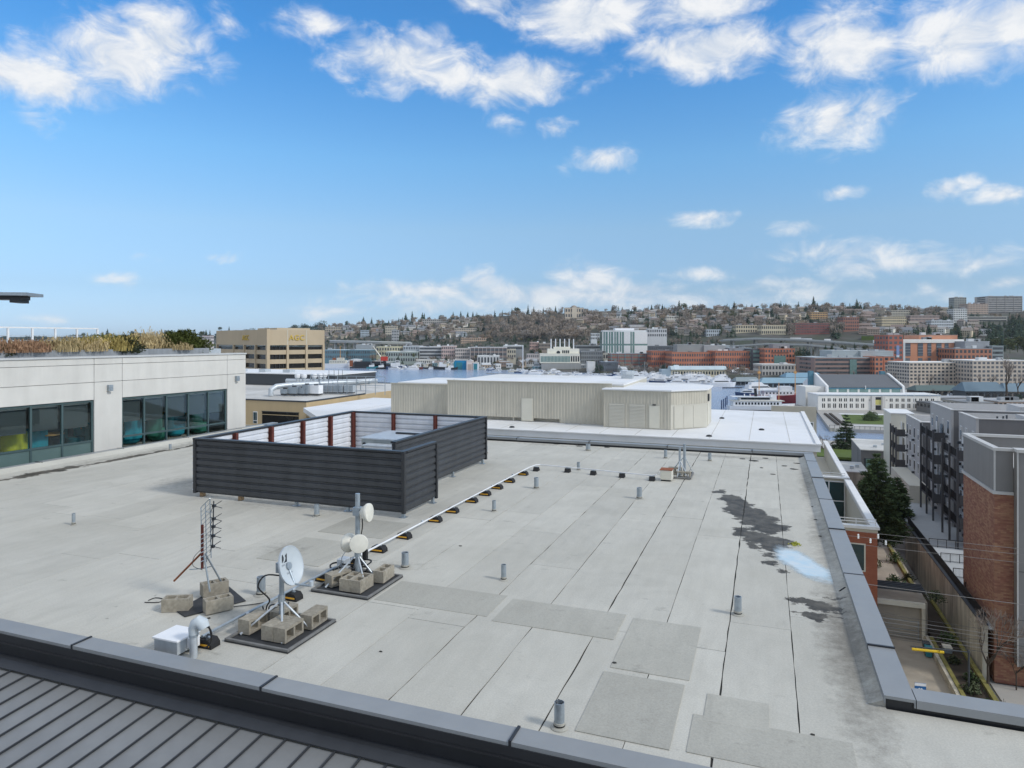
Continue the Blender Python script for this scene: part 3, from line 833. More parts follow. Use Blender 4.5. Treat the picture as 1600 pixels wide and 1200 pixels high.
blab = ['rubber pipe block nearest the white junction box', 'rubber pipe block left of the logo dish tray', 'rubber pipe block directly under the logo dish', 'rubber pipe block beside the pull box',
        'rubber pipe block behind the round-antenna mast', 'rubber pipe block first past the round-antenna mast', 'rubber pipe block second past the round-antenna mast', 'rubber pipe block in line with the front corner of the screen',
        'rubber pipe block just right of the short screen return', 'rubber pipe block sixth back from the conduit bend', 'rubber pipe block fourth back from the conduit bend', 'rubber pipe block third back from the conduit bend',
        'rubber pipe block second back from the conduit bend', 'rubber pipe block last before the conduit bend']
blab[9] = 'rubber pipe block fifth back from the conduit bend'
prof = [(-.13, 0), (.13, 0), (.125, .05), (.085, .098), (-.085, .098), (-.125, .05)]
me_b = MB().extrude(prof, 'y', -.075, .075).mesh('block_body', M['black_rubber'])
me_s = MB().box(-.10, .10, -.0775, -.0752, .028, .050).mesh('yellow_strip', M['yellow_tape'])
me_strap = MB().box(-.05, .05, -.02, .02, .0982, .112).mesh('strut', M['galvanised'])
for (px, py), lab in zip(BL, blab):
    a, b = Pab(px, py, .04)
    a = -6.15 if b < 10 else -6.15 + .14 * (b - 10) / 8
    t = thing('pipe_block', 'black ' + lab + ', yellow stripe', 'pipe support', AB(a, b, .004), ROT + R.uniform(-.06, .06), 'yellow striped pipe supports along the conduit')
    obj('body', me_b, t); obj('yellow_strip', me_s, t); obj('strut', me_strap, t)
tri_l = ['right after the conduit bend', 'left of the short vent pipe', 'right of the short vent pipe', 'halfway to the tan control box', 'nearest the tan control box']
me_t = MB().extrude([(-.11, 0), (.11, 0), (.035, .10), (-.035, .10)], 'x', -.07, .07).mesh('block_body', M['black_rubber'])
for (px, py), lab in zip([(838, 734), (887, 736), (927, 740), (972, 744), (1019, 749)], tri_l):
    a, b = Pab(px, py, .03)
    t = thing('pipe_block', 'small black wedge pipe support ' + lab, 'pipe support', AB(a, b, .004), ROT, 'wedge pipe supports on the cross run of the conduit')
    obj('body', me_t, t); obj('strut', me_strap, t, (0, 0, .002))

# ------------------------------------------------------------------ concrete blocks
def cmu_mesh(name='concrete_block'):
    """hollow block 0.345 x 0.17 x 0.17, two open cores running along z"""
    mb = MB(); Lx, Ly, hz = .172, .086, .084; w_ = .032
    xs = [-Lx, -Lx + w_, -.016, .016, Lx - w_, Lx]; ys = [-Ly, -Ly + w_, Ly - w_, Ly]
    for i in range(5):
        for j in range(3):
            if j == 1 and i in (1, 3): continue
            x0, x1, y0, y1 = xs[i], xs[i + 1], ys[j], ys[j + 1]
            mb.quad((x0, y0, hz), (x1, y0, hz), (x1, y1, hz), (x0, y1, hz)); mb.quad((x0, y1, -hz), (x1, y1, -hz), (x1, y0, -hz), (x0, y0, -hz))
    def walls(x0, x1, y0, y1, flip):
        c = [(x0, y0), (x1, y0), (x1, y1), (x0, y1)]
        for k in range(4):
            p, q = c[k], c[(k + 1) % 4]
            f = [(p[0], p[1], -hz), (q[0], q[1], -hz), (q[0], q[1], hz), (p[0], p[1], hz)]
            mb.quad(*(f[::-1] if flip else f))
    walls(-Lx, Lx, -Ly, Ly, False); walls(xs[1], xs[2], ys[1], ys[2], True); walls(xs[3], xs[4], ys[1], ys[2], True)
    return mb.mesh(name, M['concrete_block'])
CMU = cmu_mesh()
def block(label, a, b, z, rz, tilt='up', group='hollow concrete blocks weighting the roof antennas'):
    o = bpy.data.objects.new('concrete_block', CMU); C.objects.link(o)
    o.location = AB(a, b, z)
    o.rotation_euler = (0, 0, ROT + rz) if tilt == 'up' else (rad(90), 0, ROT + rz)
    return tag(o, label, 'concrete block', group)
Q = rad(90)
# three round the rusty tripod, standing on edge
block('concrete block at the left foot of the rusty tripod', *Pab(277, 953, 0), .088, rad(26), 'up')
block('concrete block behind the rusty tripod on the black mat', *Pab(335, 929, 0), .102, rad(58), 'up')
block('concrete block at the right front foot of the rusty tripod', *Pab(341, 955, 0), .102, rad(58), 'up')
# logo dish tray: lying on their sides, holes to the right
TZ = .032
block('concrete block on the left side of the logo dish tray', -5.92, 6.78, TZ + .086, Q, 'side')
block('left one of the paired concrete blocks at the front of the logo dish tray', -5.535, 6.735, TZ + .086, Q, 'side')
block('right one of the paired concrete blocks at the front of the logo dish tray', -5.361, 6.738, TZ + .085, Q, 'side')
block('concrete block at the right rear of the logo dish tray', -5.31, 7.16, TZ + .086, Q + .04, 'side')
block('concrete block behind the mast on the logo dish tray', -5.72, 7.10, TZ + .086, Q, 'side')
# round antenna mast tray
block('plain concrete block on its side at the left of the round-antenna tray', -5.86, 8.47, TZ + .086, rad(70), 'side')
block('left one of the paired concrete blocks with holes up on the round-antenna tray', -5.59, 8.40, TZ + .085, Q, 'up')
block('right one of the paired concrete blocks with holes up on the round-antenna tray', -5.416, 8.402, TZ + .0855, Q, 'up')
block('concrete block with holes up at the right rear of the round-antenna tray', -5.33, 8.86, TZ + .085, Q + .05, 'up')

# ------------------------------------------------------------------ ballast trays
def tray(label, a0, a1, b0, b1):
    t = thing('ballast_tray', label, 'ballast tray', AB((a0 + a1) / 2, (b0 + b1) / 2, .005), ROT, 'square ballast trays under roof masts')
    x, y = (a1 - a0) / 2, (b1 - b0) / 2
    MB().box(-x, x, -y, y, 0, .012).build('pan', M['mat_rubber'], t)
    for (x0, x1, y0, y1) in [(-x, x, -y, -y + .035), (-x, x, y - .035, y), (-x, -x + .035, -y + .036, y - .036), (x - .035, x, -y + .036, y - .036)]:
        MB().box(x0, x1, y0, y1, .0125, .040).build('rim', M['tray_grey'], t, bevel=.006)
    return t
tray('dark square tray with concrete blocks under the logo dish', -6.04, -5.12, 6.42, 7.36)
tray('dark square tray with concrete blocks under the round-antenna mast', -6.08, -5.14, 8.12, 9.10)

# ------------------------------------------------------------------ logo satellite dish
dish = thing('satellite_dish', 'pale grey oval satellite dish with black logo on a tripod mast', 'satellite dish', AB(-5.62, 6.93, .018), ROT)
MB().cyl((0, 0, 0), (0, 0, .80), .030, n=14).build('mast', M['galvanised'], dish, smooth=True)
for (x, y, z) in [(-.34, -.33, .35), (.30, -.36, .36), (.38, .08, .36), (-.3, .33, .35)]:
    MB().tube([(0, 0, z), (x * .92, y * .92, .04), (x, y, .012)], [.013, .013, .015], 8).build('strut', M['galv_light'], dish, smooth=True)
MB().cyl((0, 0, .33), (0, 0, .42), .042, n=12).build('clamp', M['galvanised'], dish)
nrm = Vector((.95, -.06, .26)).normalized()
cen = Vector((.15, .0, .80))
zax = nrm; xax = Vector((0, 0, 1)).cross(zax).normalized(); yax = zax.cross(xax)
D = Matrix(((xax.x, yax.x, zax.x, cen.x), (xax.y, yax.y, zax.y, cen.y), (xax.z, yax.z, zax.z, cen.z), (0, 0, 0, 1)))
mb = MB(); n = 36; RX, RY = .195, .232
rings = []
for q in [0, .2, .4, .6, .8, .95, 1.0]:
    rings.append((q, .055 * q * q - .055))
vs = []; fs = []
def ring(qs, dz, back):
    for (q, z) in qs:
        for k in range(n):
            t = 2 * math.pi * k / n
            vs.append(tuple(D @ Vector((RX * max(q, .001) * math.cos(t), RY * max(q, .001) * math.sin(t), z + dz))))
ring(rings, 0, False); ring(rings[::-1], -.012, True)
m_ = len(rings) * 2
for i in range(m_ - 1):
    for k in range(n): fs.append((i * n + k, i * n + (k + 1) % n, (i + 1) * n + (k + 1) % n, (i + 1) * n + k))
mb.add(vs, fs)
refl = mb.build('reflector', M['dish_grey'], dish, smooth=True)
mb = MB()
vs = []; fs = []
for (q, z) in [(1.0, .003), (1.035, .003), (1.035, -.022), (1.0, -.022)]:
    for k in range(n):
        t = 2 * math.pi * k / n; vs.append(tuple(D @ Vector((RX * q * math.cos(t), RY * q * math.sin(t), z))))
for i in range(4):
    for k in range(n): fs.append((i * n + k, i * n + (k + 1) % n, ((i + 1) % 4) * n + (k + 1) % n, ((i + 1) % 4) * n + k))
mb.add(vs, fs); mb.build('rim', M['galv_light'], dish, smooth=True)
def dpt(u, v): # point on the dish face
    q2 = (u / RX) ** 2 + (v / RY) ** 2
    return tuple(D @ Vector((u, v, .055 * q2 - .055 + .0035)))
mb = MB()    # emblem: dark square cut by a pale swoosh shaped like a D
def curve_poly(pts): mb.add([dpt(u, v) for u, v in pts], [tuple(range(len(pts)))])
ex, ey, es = -.062, .108, .098
arc = [(ex - es * .5 + es * .62 * math.sin(t) * 1.0, ey + es * .5 * math.cos(t)) for t in [0, .4, .8, 1.2, 1.57, 1.95, 2.35, 2.75, 3.14]]
left = [(ex - es * .5, ey + es * .52), (ex - es * .34, ey + es * .52)] + [(ex - es * .5 + es * .42 * math.sin(t), ey + es * .45 * math.cos(t)) for t in (.5, .9, 1.3, 1.7, 2.1, 2.6)] + [(ex - es * .5, ey - es * .45)]
curve_poly(left)
right = [(ex + es * .5, ey + es * .52), (ex + es * .5, ey - es * .52), (ex - es * .2, ey - es * .52)] + [(ex - es * .42 + es * .72 * math.sin(t), ey + es * .54 * math.cos(t)) for t in (2.6, 2.2, 1.8, 1.4, 1.0)] 
curve_poly(right)
mb.build('emblem', M['emblem_black'], refl)
def text_mesh(s, size, ext=0.0):
    cu = bpy.data.curves.new('lettering', 'FONT'); cu.body = s; cu.size = size; cu.extrude = ext; cu.align_x = 'CENTER'
    o = bpy.data.objects.new('lettering', cu); C.objects.link(o)
    dg = bpy.context.evaluated_depsgraph_get()
    me = bpy.data.meshes.new_from_object(o.evaluated_get(dg))
    bpy.data.objects.remove(o); bpy.data.curves.remove(cu)
    return me
me = text_mesh('DIRECTV', .032); me.materials.append(M['text_grey'])
for v in me.vertices: v.co = Vector(dpt(v.co.x + ex, v.co.y + ey - .088))
obj('lettering', me, refl)
me = text_mesh('Slimline', .034); me.materials.append(M['text_grey'])
for v in me.vertices: v.co = Vector(dpt(v.co.x - .01, v.co.y - .09))
obj('lettering', me, refl)
mb = MB(); mb.box(-.05, .05, -.05, .05, .70, .82); mb.tube([(0, 0, .76), tuple(cen - nrm * .03)], .045, 8); mb.build('bracket', M['galvanised'], dish)
arm0 = D @ Vector((0, -RY * .98, -.01)); arm1 = D @ Vector((0, -RY * 1.22, .24))
MB().tube([tuple(cen - nrm * .06), tuple(arm0), tuple(arm1)], .014, 8).build('feed_arm', M['galvanised'], dish, smooth=True)
MB().tube([tuple(arm1), tuple(arm1 + Vector((0, 0, .06)))], .026, 10).build('feed_horn', M['galv_light'], dish)
def cable(label, pts, r=.009, m='black_cable', nm='cable'):
    o0 = Vector(pts[0]); 
    sm = []
    P4 = [Vector(p) for p in pts]
    for i in range(len(P4) - 1):
        p0, p1, p2, p3 = P4[max(i - 1, 0)], P4[i], P4[i + 1], P4[min(i + 2, len(P4) - 1)]
        for t in (0, .25, .5, .75):
            sm.append(.5 * ((2 * p1) + (p2 - p0) * t + (2 * p0 - 5 * p1 + 4 * p2 - p3) * t * t + (3 * p1 - p0 - 3 * p2 + p3) * t ** 3))
    sm.append(P4[-1])
    o = MB().tube([tuple(p - o0) for p in sm], r, 6).build(nm, M[m], None, True, tuple(o0))
    return tag(o, label, 'cable')
cable('black cable looping down from the logo dish bracket', [AB(-5.60, 6.86, .70), AB(-5.72, 6.75, .72), AB(-5.80, 6.72, .58), AB(-5.70, 6.80, .42), AB(-5.86, 6.95, .26), AB(-6.02, 7.1, .10), AB(-6.14, 7.2, .12)], .010)
pts = []
for k in range(34):
    t = k * .62; pts.append(AB(-5.86 + .10 * math.cos(t) + .03 * math.sin(t * .37), 7.16 + .12 * math.sin(t), .05 + k * .0042 + .02 * math.sin(t * 1.7)))
cable('coil of black cable heaped on the logo dish tray', pts, .011)
pts = []
for k in range(60):
    t = k * .55; pts.append(AB(-6.0 + .22 * math.cos(t) + .08 * math.sin(t * .3), 9.0 + .20 * math.sin(t) + .06 * math.cos(t * .23), .03 + k * .0022 + .03 * math.sin(t * 1.3)))
cable('big tangle of black cable behind the round-antenna tray', pts, .013)
cable('loose black cable lying from the tray to the tripod mat', [AB(-7.2, 7.35, .02), AB(-6.9, 7.2, .015), AB(-6.6, 7.35, .015), AB(-6.35, 7.6, .02), AB(-6.2, 7.62, .1)], .006)

# ------------------------------------------------------------------ mast with round antennas
mast = thing('antenna_mast', 'galvanised mast carrying three round white radio antennas', 'antenna mast', AB(-5.66, 8.67, .018), ROT)
MB().cyl((0, 0, 0), (0, 0, 1.30), .036, n=14).build('pole', M['galvanised'], mast, smooth=True)
for (x, y, z) in [(-.28, -.40, .42), (.30, -.25, .40), (.34, .05, .40), (-.28, .3, .4)]:
    MB().tube([(0, 0, z), (x * .93, y * .93, .04), (x, y, .012)], [.012, .012, .015], 8).build('strut', M['galv_light'], mast, smooth=True)
MB().cyl((0, 0, .38), (0, 0, .46), .048, n=12).build('clamp', M['galvanised'], mast)
def radome(nm, c, d, r, deep, label=None):
    c = Vector(c); d = Vector(d).normalized()
    q = d.to_track_quat('Z', 'Y').to_matrix().to_4x4(); q.translation = c
    p = MB().lathe([(r * .28, -deep), (r * .55, -deep * .8), (r * .95, -.03), (r, -.02), (r, .012), (r * .97, .02), (r * .6, .028), (0.0005, .032)], 26, q).build(nm, M['cream_plastic'], mast, smooth=True)
    MB().tube([tuple(c - d * deep), (0, 0, c.z)], .024, 8).build('bracket', M['galv_light'], p)
    MB().box(-.055, .055, -.05, .05, c.z - .06, c.z + .06).build('clamp', M['galvanised'], p)
    return p
radome('antenna', (.20, -.02, 1.04), (1, .12, .05), .135, .13)
radome('antenna', (.10, -.12, .60), (.50, -.84, .04), .135, .09)
radome('antenna', (-.17, .02, .55), (-.9, .30, .0), .14, .12)
MB().box(-.17, -.10, -.03, .04, .52, .62).build('radio_box', M['cream_plastic'], mast, bevel=.008)
MB().box(.05, .12, .04, .10, .32, .46).build('radio_box', M['black_rubber'], mast, bevel=.008)
cable('black cable hanging down the round-antenna mast', [AB(-5.62, 8.72, 1.0), AB(-5.60, 8.70, .8), AB(-5.70, 8.74, .5), AB(-5.82, 8.85, .25), AB(-5.95, 8.95, .08)], .009)
cable('second cable hanging from the left round antenna', [AB(-5.80, 8.68, .52), AB(-5.90, 8.62, .36), AB(-5.98, 8.75, .15), AB(-6.0, 8.9, .06)], .007, 'galv_light')

# ------------------------------------------------------------------ rusty tripod with a grid aerial
mpts = [Pab(275, 956), Pab(289, 965), Pab(384, 940), Pab(352, 913)]
mc = (sum(p[0] for p in mpts) / 4, sum(p[1] for p in mpts) / 4)
o = MB().prism([(p[0] - mc[0], p[1] - mc[1]) for p in mpts], 0, .012).build('rubber_mat', M['mat_rubber'], None, loc=AB(mc[0], mc[1], .005), rz=ROT)
tag(o, 'black rubber mat lying under the rusty tripod', 'mat')
ta, tb = Pab(320, 938)
trp = thing('antenna_tripod', 'rusty tripod with a skeletal grid television aerial', 'antenna tripod', AB(ta, tb, .017), ROT)
def tl(px, py, d):     # pixel at the depth of the tripod -> local
    x, y, z = PD(px, py, d); a, b = toAB(x, y); return (a - ta, b - tb, z - .017)
dT = AB(ta, tb)[1]
apex = tl(317, 862, dT)
foot = [(Pab(272, 932)[0] - ta, Pab(272, 932)[1] - tb, .2), (Pab(328, 940)[0] - ta, Pab(328, 940)[1] - tb, .12), (Pab(350, 925)[0] - ta, Pab(350, 925)[1] - tb, .06)]
MB().tube([apex, foot[0]], .014, 8).build('leg', M['rust_orange'], trp)
MB().tube([(apex[0] + .02, apex[1], apex[2] - .05), foot[1]], .012, 8).build('leg', M['galvanised'], trp)
MB().tube([(apex[0] + .04, apex[1], apex[2] - .02), foot[2]], .012, 8).build('leg', M['galvanised'], trp)
MB().tube([tl(316, 888, dT), tl(316, 820, dT)], .019, 10).build('mast', M['rust'], trp)
MB().tube([tl(296, 890, dT), tl(318, 888, dT), tl(333, 884, dT)], .008, 6).build('brace', M['galvanised'], trp)
mb = MB()
g0, g1, g2, g3 = Vector(tl(314, 793, dT + .18)), Vector(tl(328, 779, dT - .12)), Vector(tl(330, 872, dT - .12)), Vector(tl(316, 884, dT + .18))
mb.tube([g0, g1], .006, 6); mb.tube([g1, g2], .007, 6); mb.tube([g0, g3], .007, 6)
mid = [(g0 + g1) / 2, (g3 + g2) / 2]; mb.tube(mid, .007, 6)
for k in range(1, 13):
    mb.tube([g0.lerp(g3, k / 13), g1.lerp(g2, k / 13)], .004, 5)
mb.build('reflector_grid', M['galvanised'], trp)
bm0, bm1 = Vector(tl(334, 783, dT - .15)), Vector(tl(332, 855, dT - .15))
MB().tube([bm0, bm1], .008, 6).build('boom', M['dark_metal'], trp)
for k, f in enumerate((.1, .38, .55, .75, .98)):
    c = bm0.lerp(bm1, f); mb = MB()
    for s_ in (-1, 1):
        mb.tube([c, c + Vector((.05, .10 * s_, .05))], .005, 5); mb.tube([c, c + Vector((.05, .10 * s_, -.05))], .005, 5)
    mb.box(c.x - .015, c.x + .03, c.y - .018, c.y + .018, c.z - .018, c.z + .018)
    mb.build('dipole', M['dark_metal'], trp)
for zz in (800, 836): MB().tube([tl(322, zz, dT), tl(333, zz, dT - .15)], .006, 5).build('brace', M['galvanised'], trp)
mb = MB()
for k in range(7): mb.tube([tl(313, 836 + k * 7, dT - .03), tl(320, 833 + k * 7, dT - .03)], .006, 5)
mb.build('wire_wrap', M['galv_light'], trp)
cable('thin pale wire loop hanging on the rusty tripod', [tuple(Vector(AB(ta, tb)) + Vector((-.05, 0, .7))), tuple(Vector(AB(ta, tb)) + Vector((-.14, -.02, .6))), tuple(Vector(AB(ta, tb)) + Vector((-.15, -.02, .48))), tuple(Vector(AB(ta, tb)) + Vector((-.03, 0, .42)))], .004, 'wire_dark', 'wire')
cable('loose thin wire on the roof left of the rusty tripod', [P(232, 938, .01), P(243, 934, .01), P(255, 936, .012), P(248, 941, .01), P(226, 941, .01)], .006, 'black_cable', 'wire')

# ------------------------------------------------------------------ junction box and hooded pipe by the near kerb
jb = thing('junction_box', 'white flat topped junction box by the near coping', 'junction box', AB(-6.39, 6.06, .004), ROT)
MB().box(-.19, .16, -.15, .17, .02, .165).build('body', M['galv_light'], jb, bevel=.008)
MB().box(-.205, .175, -.165, .185, .166, .19).build('lid', M['white_paint'], jb, bevel=.006)
MB().box(.162, .24, -.02, .10, .05, .17).build('side_box', M['white_paint'], jb, bevel=.005)
gp = thing('gooseneck_pipe', 'galvanised gooseneck pipe with a cloth wrapped hood', 'pipe', AB(-6.055, 5.97, .004), ROT)
MB().tube([(0, 0, 0), (0, 0, .30)], .042, 14).build('pipe', M['galv_light'], gp, smooth=True)
hd = [(0, 0, .26), (0, 0, .33), (.02, .01, .38), (.06, .02, .405), (.10, .03, .39), (.125, .035, .34)]
MB().tube(hd, [.05, .056, .066, .072, .07, .06], 14).build('hood', M['dish_grey'], gp, smooth=True)
MB().cyl((0, 0, .245), (0, 0, .27), .052, n=14).build('collar', M['galvanised'], gp)
cable('black cable coming out of the gooseneck hood', [AB(-5.96, 6.0, .36), AB(-5.90, 6.02, .38), AB(-5.88, 6.05, .26), AB(-5.92, 6.08, .14), AB(-5.98, 6.05, .09)], .010)
cable('second black cable from the gooseneck hood to the conduit', [AB(-5.97, 6.02, .34), AB(-5.90, 6.05, .33), AB(-5.92, 6.1, .2), AB(-6.05, 6.16, .13), AB(-6.17, 6.3, .125)], .009)

# ------------------------------------------------------------------ far antenna frame with control box
fa, fb = Pab(1060, 748)
fr = thing('aerial_stand', 'steel base frame with two bare posts by the tan control box', 'antenna frame', AB(fa, fb, .005), ROT)
x0, x1, y0, y1 = -.28, .30, -.05, .75
for (p, q) in [((x0, y0, .03), (x1, y0, .03)), ((x1, y0, .03), (x1, y1, .03)), ((x1, y1, .03), (x0, y1, .03)), ((x0, y1, .03), (x0, y0, .03))]:
    MB().tube([p, q], .025, 6).build('frame_bar', M['tray_grey'], fr)
for k, (px_, py_, hh) in enumerate([(.0, .30, .75), (.10, .50, .82)]):
    MB().cyl((px_, py_, 0), (px_, py_, hh), .035 if k else .028, n=10).build('post', M['galvanised'], fr)
for (p, q) in [((0, .3, .42), (x0 + .05, y1 - .1, .04)), ((0, .3, .42), (-.02, y0, .04)), ((0, .3, .42), (x1 - .05, y0 + .1, .04)), ((.1, .5, .5), (x1, y1 - .05, .04)), ((.1, .5, .5), (x0, y1, .04))]:
    MB().tube([p, q], .012, 6).build('strut', M['galv_light'], fr)
block('left concrete block lying in the far aerial stand', fa - .15, fb + .55, .10, 0, 'side')
block('right concrete block lying in the far aerial stand', fa + .12, fb + .12, .09, 0, 'side')
ba, bb = Pab(1041, 751)
cb = thing('control_box', 'small tan control box on the roof at the end of the white conduit', 'control box', AB(ba, bb, .005), ROT)
MB().box(-.14, .15, -.10, .22, .03, .27).build('body', M['cream_plastic'], cb, bevel=.008)
MB().box(-.15, .16, -.11, .23, .271, .285).build('lid', M['rust_orange'], cb)
MB().box(-.12, .12, -.09, .20, 0, .03).build('foot', M['black_rubber'], cb)
MB().box(-.12, .13, -.1035, -.101, .05, .25).build('door', M['cream_door'], cb)

# ------------------------------------------------------------------ puddle with its sky reflection painted in, small litter
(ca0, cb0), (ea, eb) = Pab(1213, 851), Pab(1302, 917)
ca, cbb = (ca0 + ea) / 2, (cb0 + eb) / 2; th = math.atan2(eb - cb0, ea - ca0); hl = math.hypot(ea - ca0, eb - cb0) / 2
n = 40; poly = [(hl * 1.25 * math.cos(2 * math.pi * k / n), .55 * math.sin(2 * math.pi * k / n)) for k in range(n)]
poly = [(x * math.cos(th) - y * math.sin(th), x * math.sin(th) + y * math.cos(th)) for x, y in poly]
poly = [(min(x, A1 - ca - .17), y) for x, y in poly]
o = MB().add([(x, y, 0) for x, y in poly], [tuple(range(n))]).build('puddle', M['painted_sky_reflection'], None, loc=AB(ca, cbb, .0075), rz=ROT)
tag(o, 'puddle by the right kerb with painted pale blue sky reflection', 'puddle')
o = MB().tube([(0, 0, .0), (.10, .05, .035), (.20, .13, .02)], .02, 6).build('rubber_scrap', M['black_rubber'], None, loc=P(1312, 925, .01))
tag(o, 'black rubber scrap at the right kerb', 'debris')
mb = MB(); rr = random.Random(3)
for k in range(40):
    a = rr.uniform(0, 6.28); d = rr.uniform(0, .1); h_ = rr.uniform(.01, .05); x, y = d * math.cos(a), d * math.sin(a)
    mb.tri((x - .02, y, 0), (x + .02, y, 0), (x + rr.uniform(-.03, .03), y + rr.uniform(-.03, .03), h_))
M['moss_yellow'] = mat('moss_yellow', (.32, .33, .05), .9, 0, .3, 20)
tag(mb.build('moss_tuft', M['moss_yellow'], None, loc=P(1241, 851, .008)), 'yellow green moss tuft at the edge of the blue puddle', 'moss')
# ------------------------------------------------------------------ white office building on the left
WA = math.atan2(.417, .909)                     # facade runs along (sin WA, cos WA)
E0 = (-10.84, 27.8)
off = thing('office_building', 'white concrete panel office building with teal windows at the left edge', 'building', (E0[0], E0[1], 0), math.pi / 2 - WA + math.pi)
# local x runs along the facade towards the camera, local y points into the building
# outward side = -y after this rotation must face the roof
def s_at(px):
    k = (px - 800) / F
    return (E0[0] - k * E0[1]) / (.417 - .909 * k)
sgn = -1.0     # inward direction along local y
_test = Matrix.Rotation(off.rotation_euler[2], 3, 'Z') @ Vector((0, 1, 0))
if _test.x < 0: sgn = 1.0
def Y(d): return sgn * d
def obox(mb, x0, x1, d0, d1, z0, z1):
    a, b = sorted((Y(d0), Y(d1))); return mb.box(x0, x1, a, b, z0, z1)
def s_in(px, d):
    k = (px - 800) / F
    return (E0[0] - .909 * d - k * (E0[1] + .417 * d)) / (.417 - .909 * k)
G2 = (s_at(355), s_at(191)); G1 = (s_at(147), 11.2); SEND = 15.0
ZT_, ZH = 2.99, 1.64
jt = .007
def panel(x0, x1, z0, z1, d=0.0):
    obox(MB(), x0 + jt, x1 - jt, d, .16, z0 + jt, z1 - jt).build('wall_panel', M['panel_concrete'], off)
xs = [0.0, G2[0], G2[1], G1[0], G1[1], 13.0, SEND]
for i in range(len(xs) - 1):
    x0, x1 = xs[i], xs[i + 1]
    glazed = (x0, x1) == G2 or (x0, x1) == G1
    panel(x0, x1, 2.78, ZT_); panel(x0, x1, 2.21, 2.78)
    if glazed: panel(x0, x1, ZH, 2.21)
    else: panel(x0, x1, ZH - 2.4 + .0, 2.21)
mb = MB(); obox(mb, .02, SEND, .161, .2, ZH + .02, ZT_ - .02); obox(mb, .02, SEND, .161, .3, -29, -.30); mb.build('wall', M['fascia_metal'], off)
obox(MB(), -.02, SEND + .05, -.035, .45, ZT_ + .001, ZT_ + .055).build('coping', M['coping_white'], off)
# end wall that faces away to the lake, roof slab
obox(MB(), .0, .16, .162, 12, -29, ZT_ - .01).build('end_wall', M['panel_concrete'], off)
obox(MB(), .17, SEND, .46, 12, 2.75, 2.92).build('roof', M['pale_roof'], off)
# glazing
def glazing(x0, x1, cuts, spandrel):
    z0 = -.28
    tr = .315
    fr = MB()
    for q in [x0 + .03] + cuts + [x1 - .03]: obox(fr, q - .028, q + .028, .045, .12, z0, ZH - .005)
    obox(fr, x0 + .002, x1 - .002, .05, .119, ZH - .065, ZH - .0051)
    obox(fr, x0 + .002, x1 - .002, .05, .1185, tr - .03, tr + .03)
    obox(fr, x0 + .002, x1 - .002, .05, .118, z0, z0 + .06)
    w_ = fr.build('window', M['teal_frame'], off)
    e = [x0 + .03] + cuts + [x1 - .03]
    for a, b in zip(e, e[1:]):
        obox(MB(), a + .029, b - .029, .078, .084, tr + .031, ZH - .066).build('pane', M['pane_glass'], w_)
        obox(MB(), a + .029, b - .029, .074, .084, z0 + .061, tr - .031).build('spandrel' if spandrel else 'pane', M['teal_spandrel'] if spandrel else M['pane_glass'], w_)
        # roller blind behind the pane with a pale bottom bar
        o = obox(MB(), a + .05, b - .10, .20, .205, .78 + R.uniform(-.03, .05), ZH - .12).build('blind', M['blind_grey'], w_)
        obox(MB(), a + .03, b - .04, .19, .26, ZH - .13, ZH - .07).build('blind_box', M['interior_wall'], w_)
glazing(G2[0], G2[1], [s_at(p) for p in (327, 296, 262, 227)], False)
glazing(G1[0], G1[1], [s_at(99), s_at(50), 9.16, 10.1], True)
FL = -.12
obox(MB(), .17, SEND, .301, 11.5, FL - .1, FL).build('floor', M['interior_floor'], off)
obox(MB(), .17, SEND, 6.5, 6.6, FL + .001, 2.7).build('inner_wall', M['interior_wall'], off)
obox(MB(), .17, SEND, .21, 6.49, 2.1, 2.2).build('ceiling', M['interior_wall'], off)
for px_, lab in [(170, 'left grey wall lamp on the white pier between the two window groups'), (369, 'right grey wall lamp near the outer corner of the white building')]:
    k = (px_ - 800) / F; s = s_at(px_)
    t = thing('wall_lamp', lab, 'wall lamp', off.matrix_basis @ Vector((s, Y(-.002), 2.0 if px_ < 200 else 2.03)), off.rotation_euler[2], 'wall lamps on the white building')
    mb = MB(); obox(mb, -.07, .07, -.13, -.0, -.10, .10); mb.build('housing', M['galvanised'], t, bevel=.012)
    mb = MB(); obox(mb, -.05, .05, -.12, -.02, -.115, -.1005); mb.build('lens', M['white_paint'], t)
# furniture seen through the glass
def off_pt(s, d, z=FL): return off.matrix_basis @ Vector((s, Y(d), z))
def tub_chair(s, d, m, lab, rz=0.0, big=1.0):
    t = thing('lounge_chair', lab, 'chair', off_pt(s, d), rz)
    n = 16; r = .40 * big
    MB().lathe([(r * .55, .05), (r * .75, .12), (r * .80, .42), (r * .70, .47), (.001, .48)], n).build('seat', M[m], t, smooth=True)
    mb = MB(); vs = []; fs = []
    for q, z in [(1.0, .22), (1.02, .62), (.98, .88), (.90, .90), (.84, .62), (.84, .30)]:
        for k in range(11):
            a = rad(-115 + 23 * k); vs.append((r * q * math.sin(a), r * q * math.cos(a), z))
    for i in range(6):
        for k in range(10): fs.append((i * 11 + k, i * 11 + k + 1, ((i + 1) % 6) * 11 + k + 1, ((i + 1) % 6) * 11 + k))
    mb.add(vs, fs).build('backrest', M[m], t, smooth=True)
    MB().cyl((0, 0, 0), (0, 0, .06), r * .5, n=12).build('base', M['black_rubber'], t)
def table(s, d, lab, r=.42, h=.72):
    t = thing('round_table', lab, 'table', off_pt(s, d), 0)
    MB().lathe([(r, h - .035), (r, h), (.001, h + .001)], 24).build('tabletop', M['oak'], t)
    MB().cyl((0, 0, 0), (0, 0, h - .036), .04, n=10).build('stem', M['black_rubber'], t)
    MB().cyl((0, 0, 0), (0, 0, .03), .25, n=16).build('base', M['black_rubber'], t)
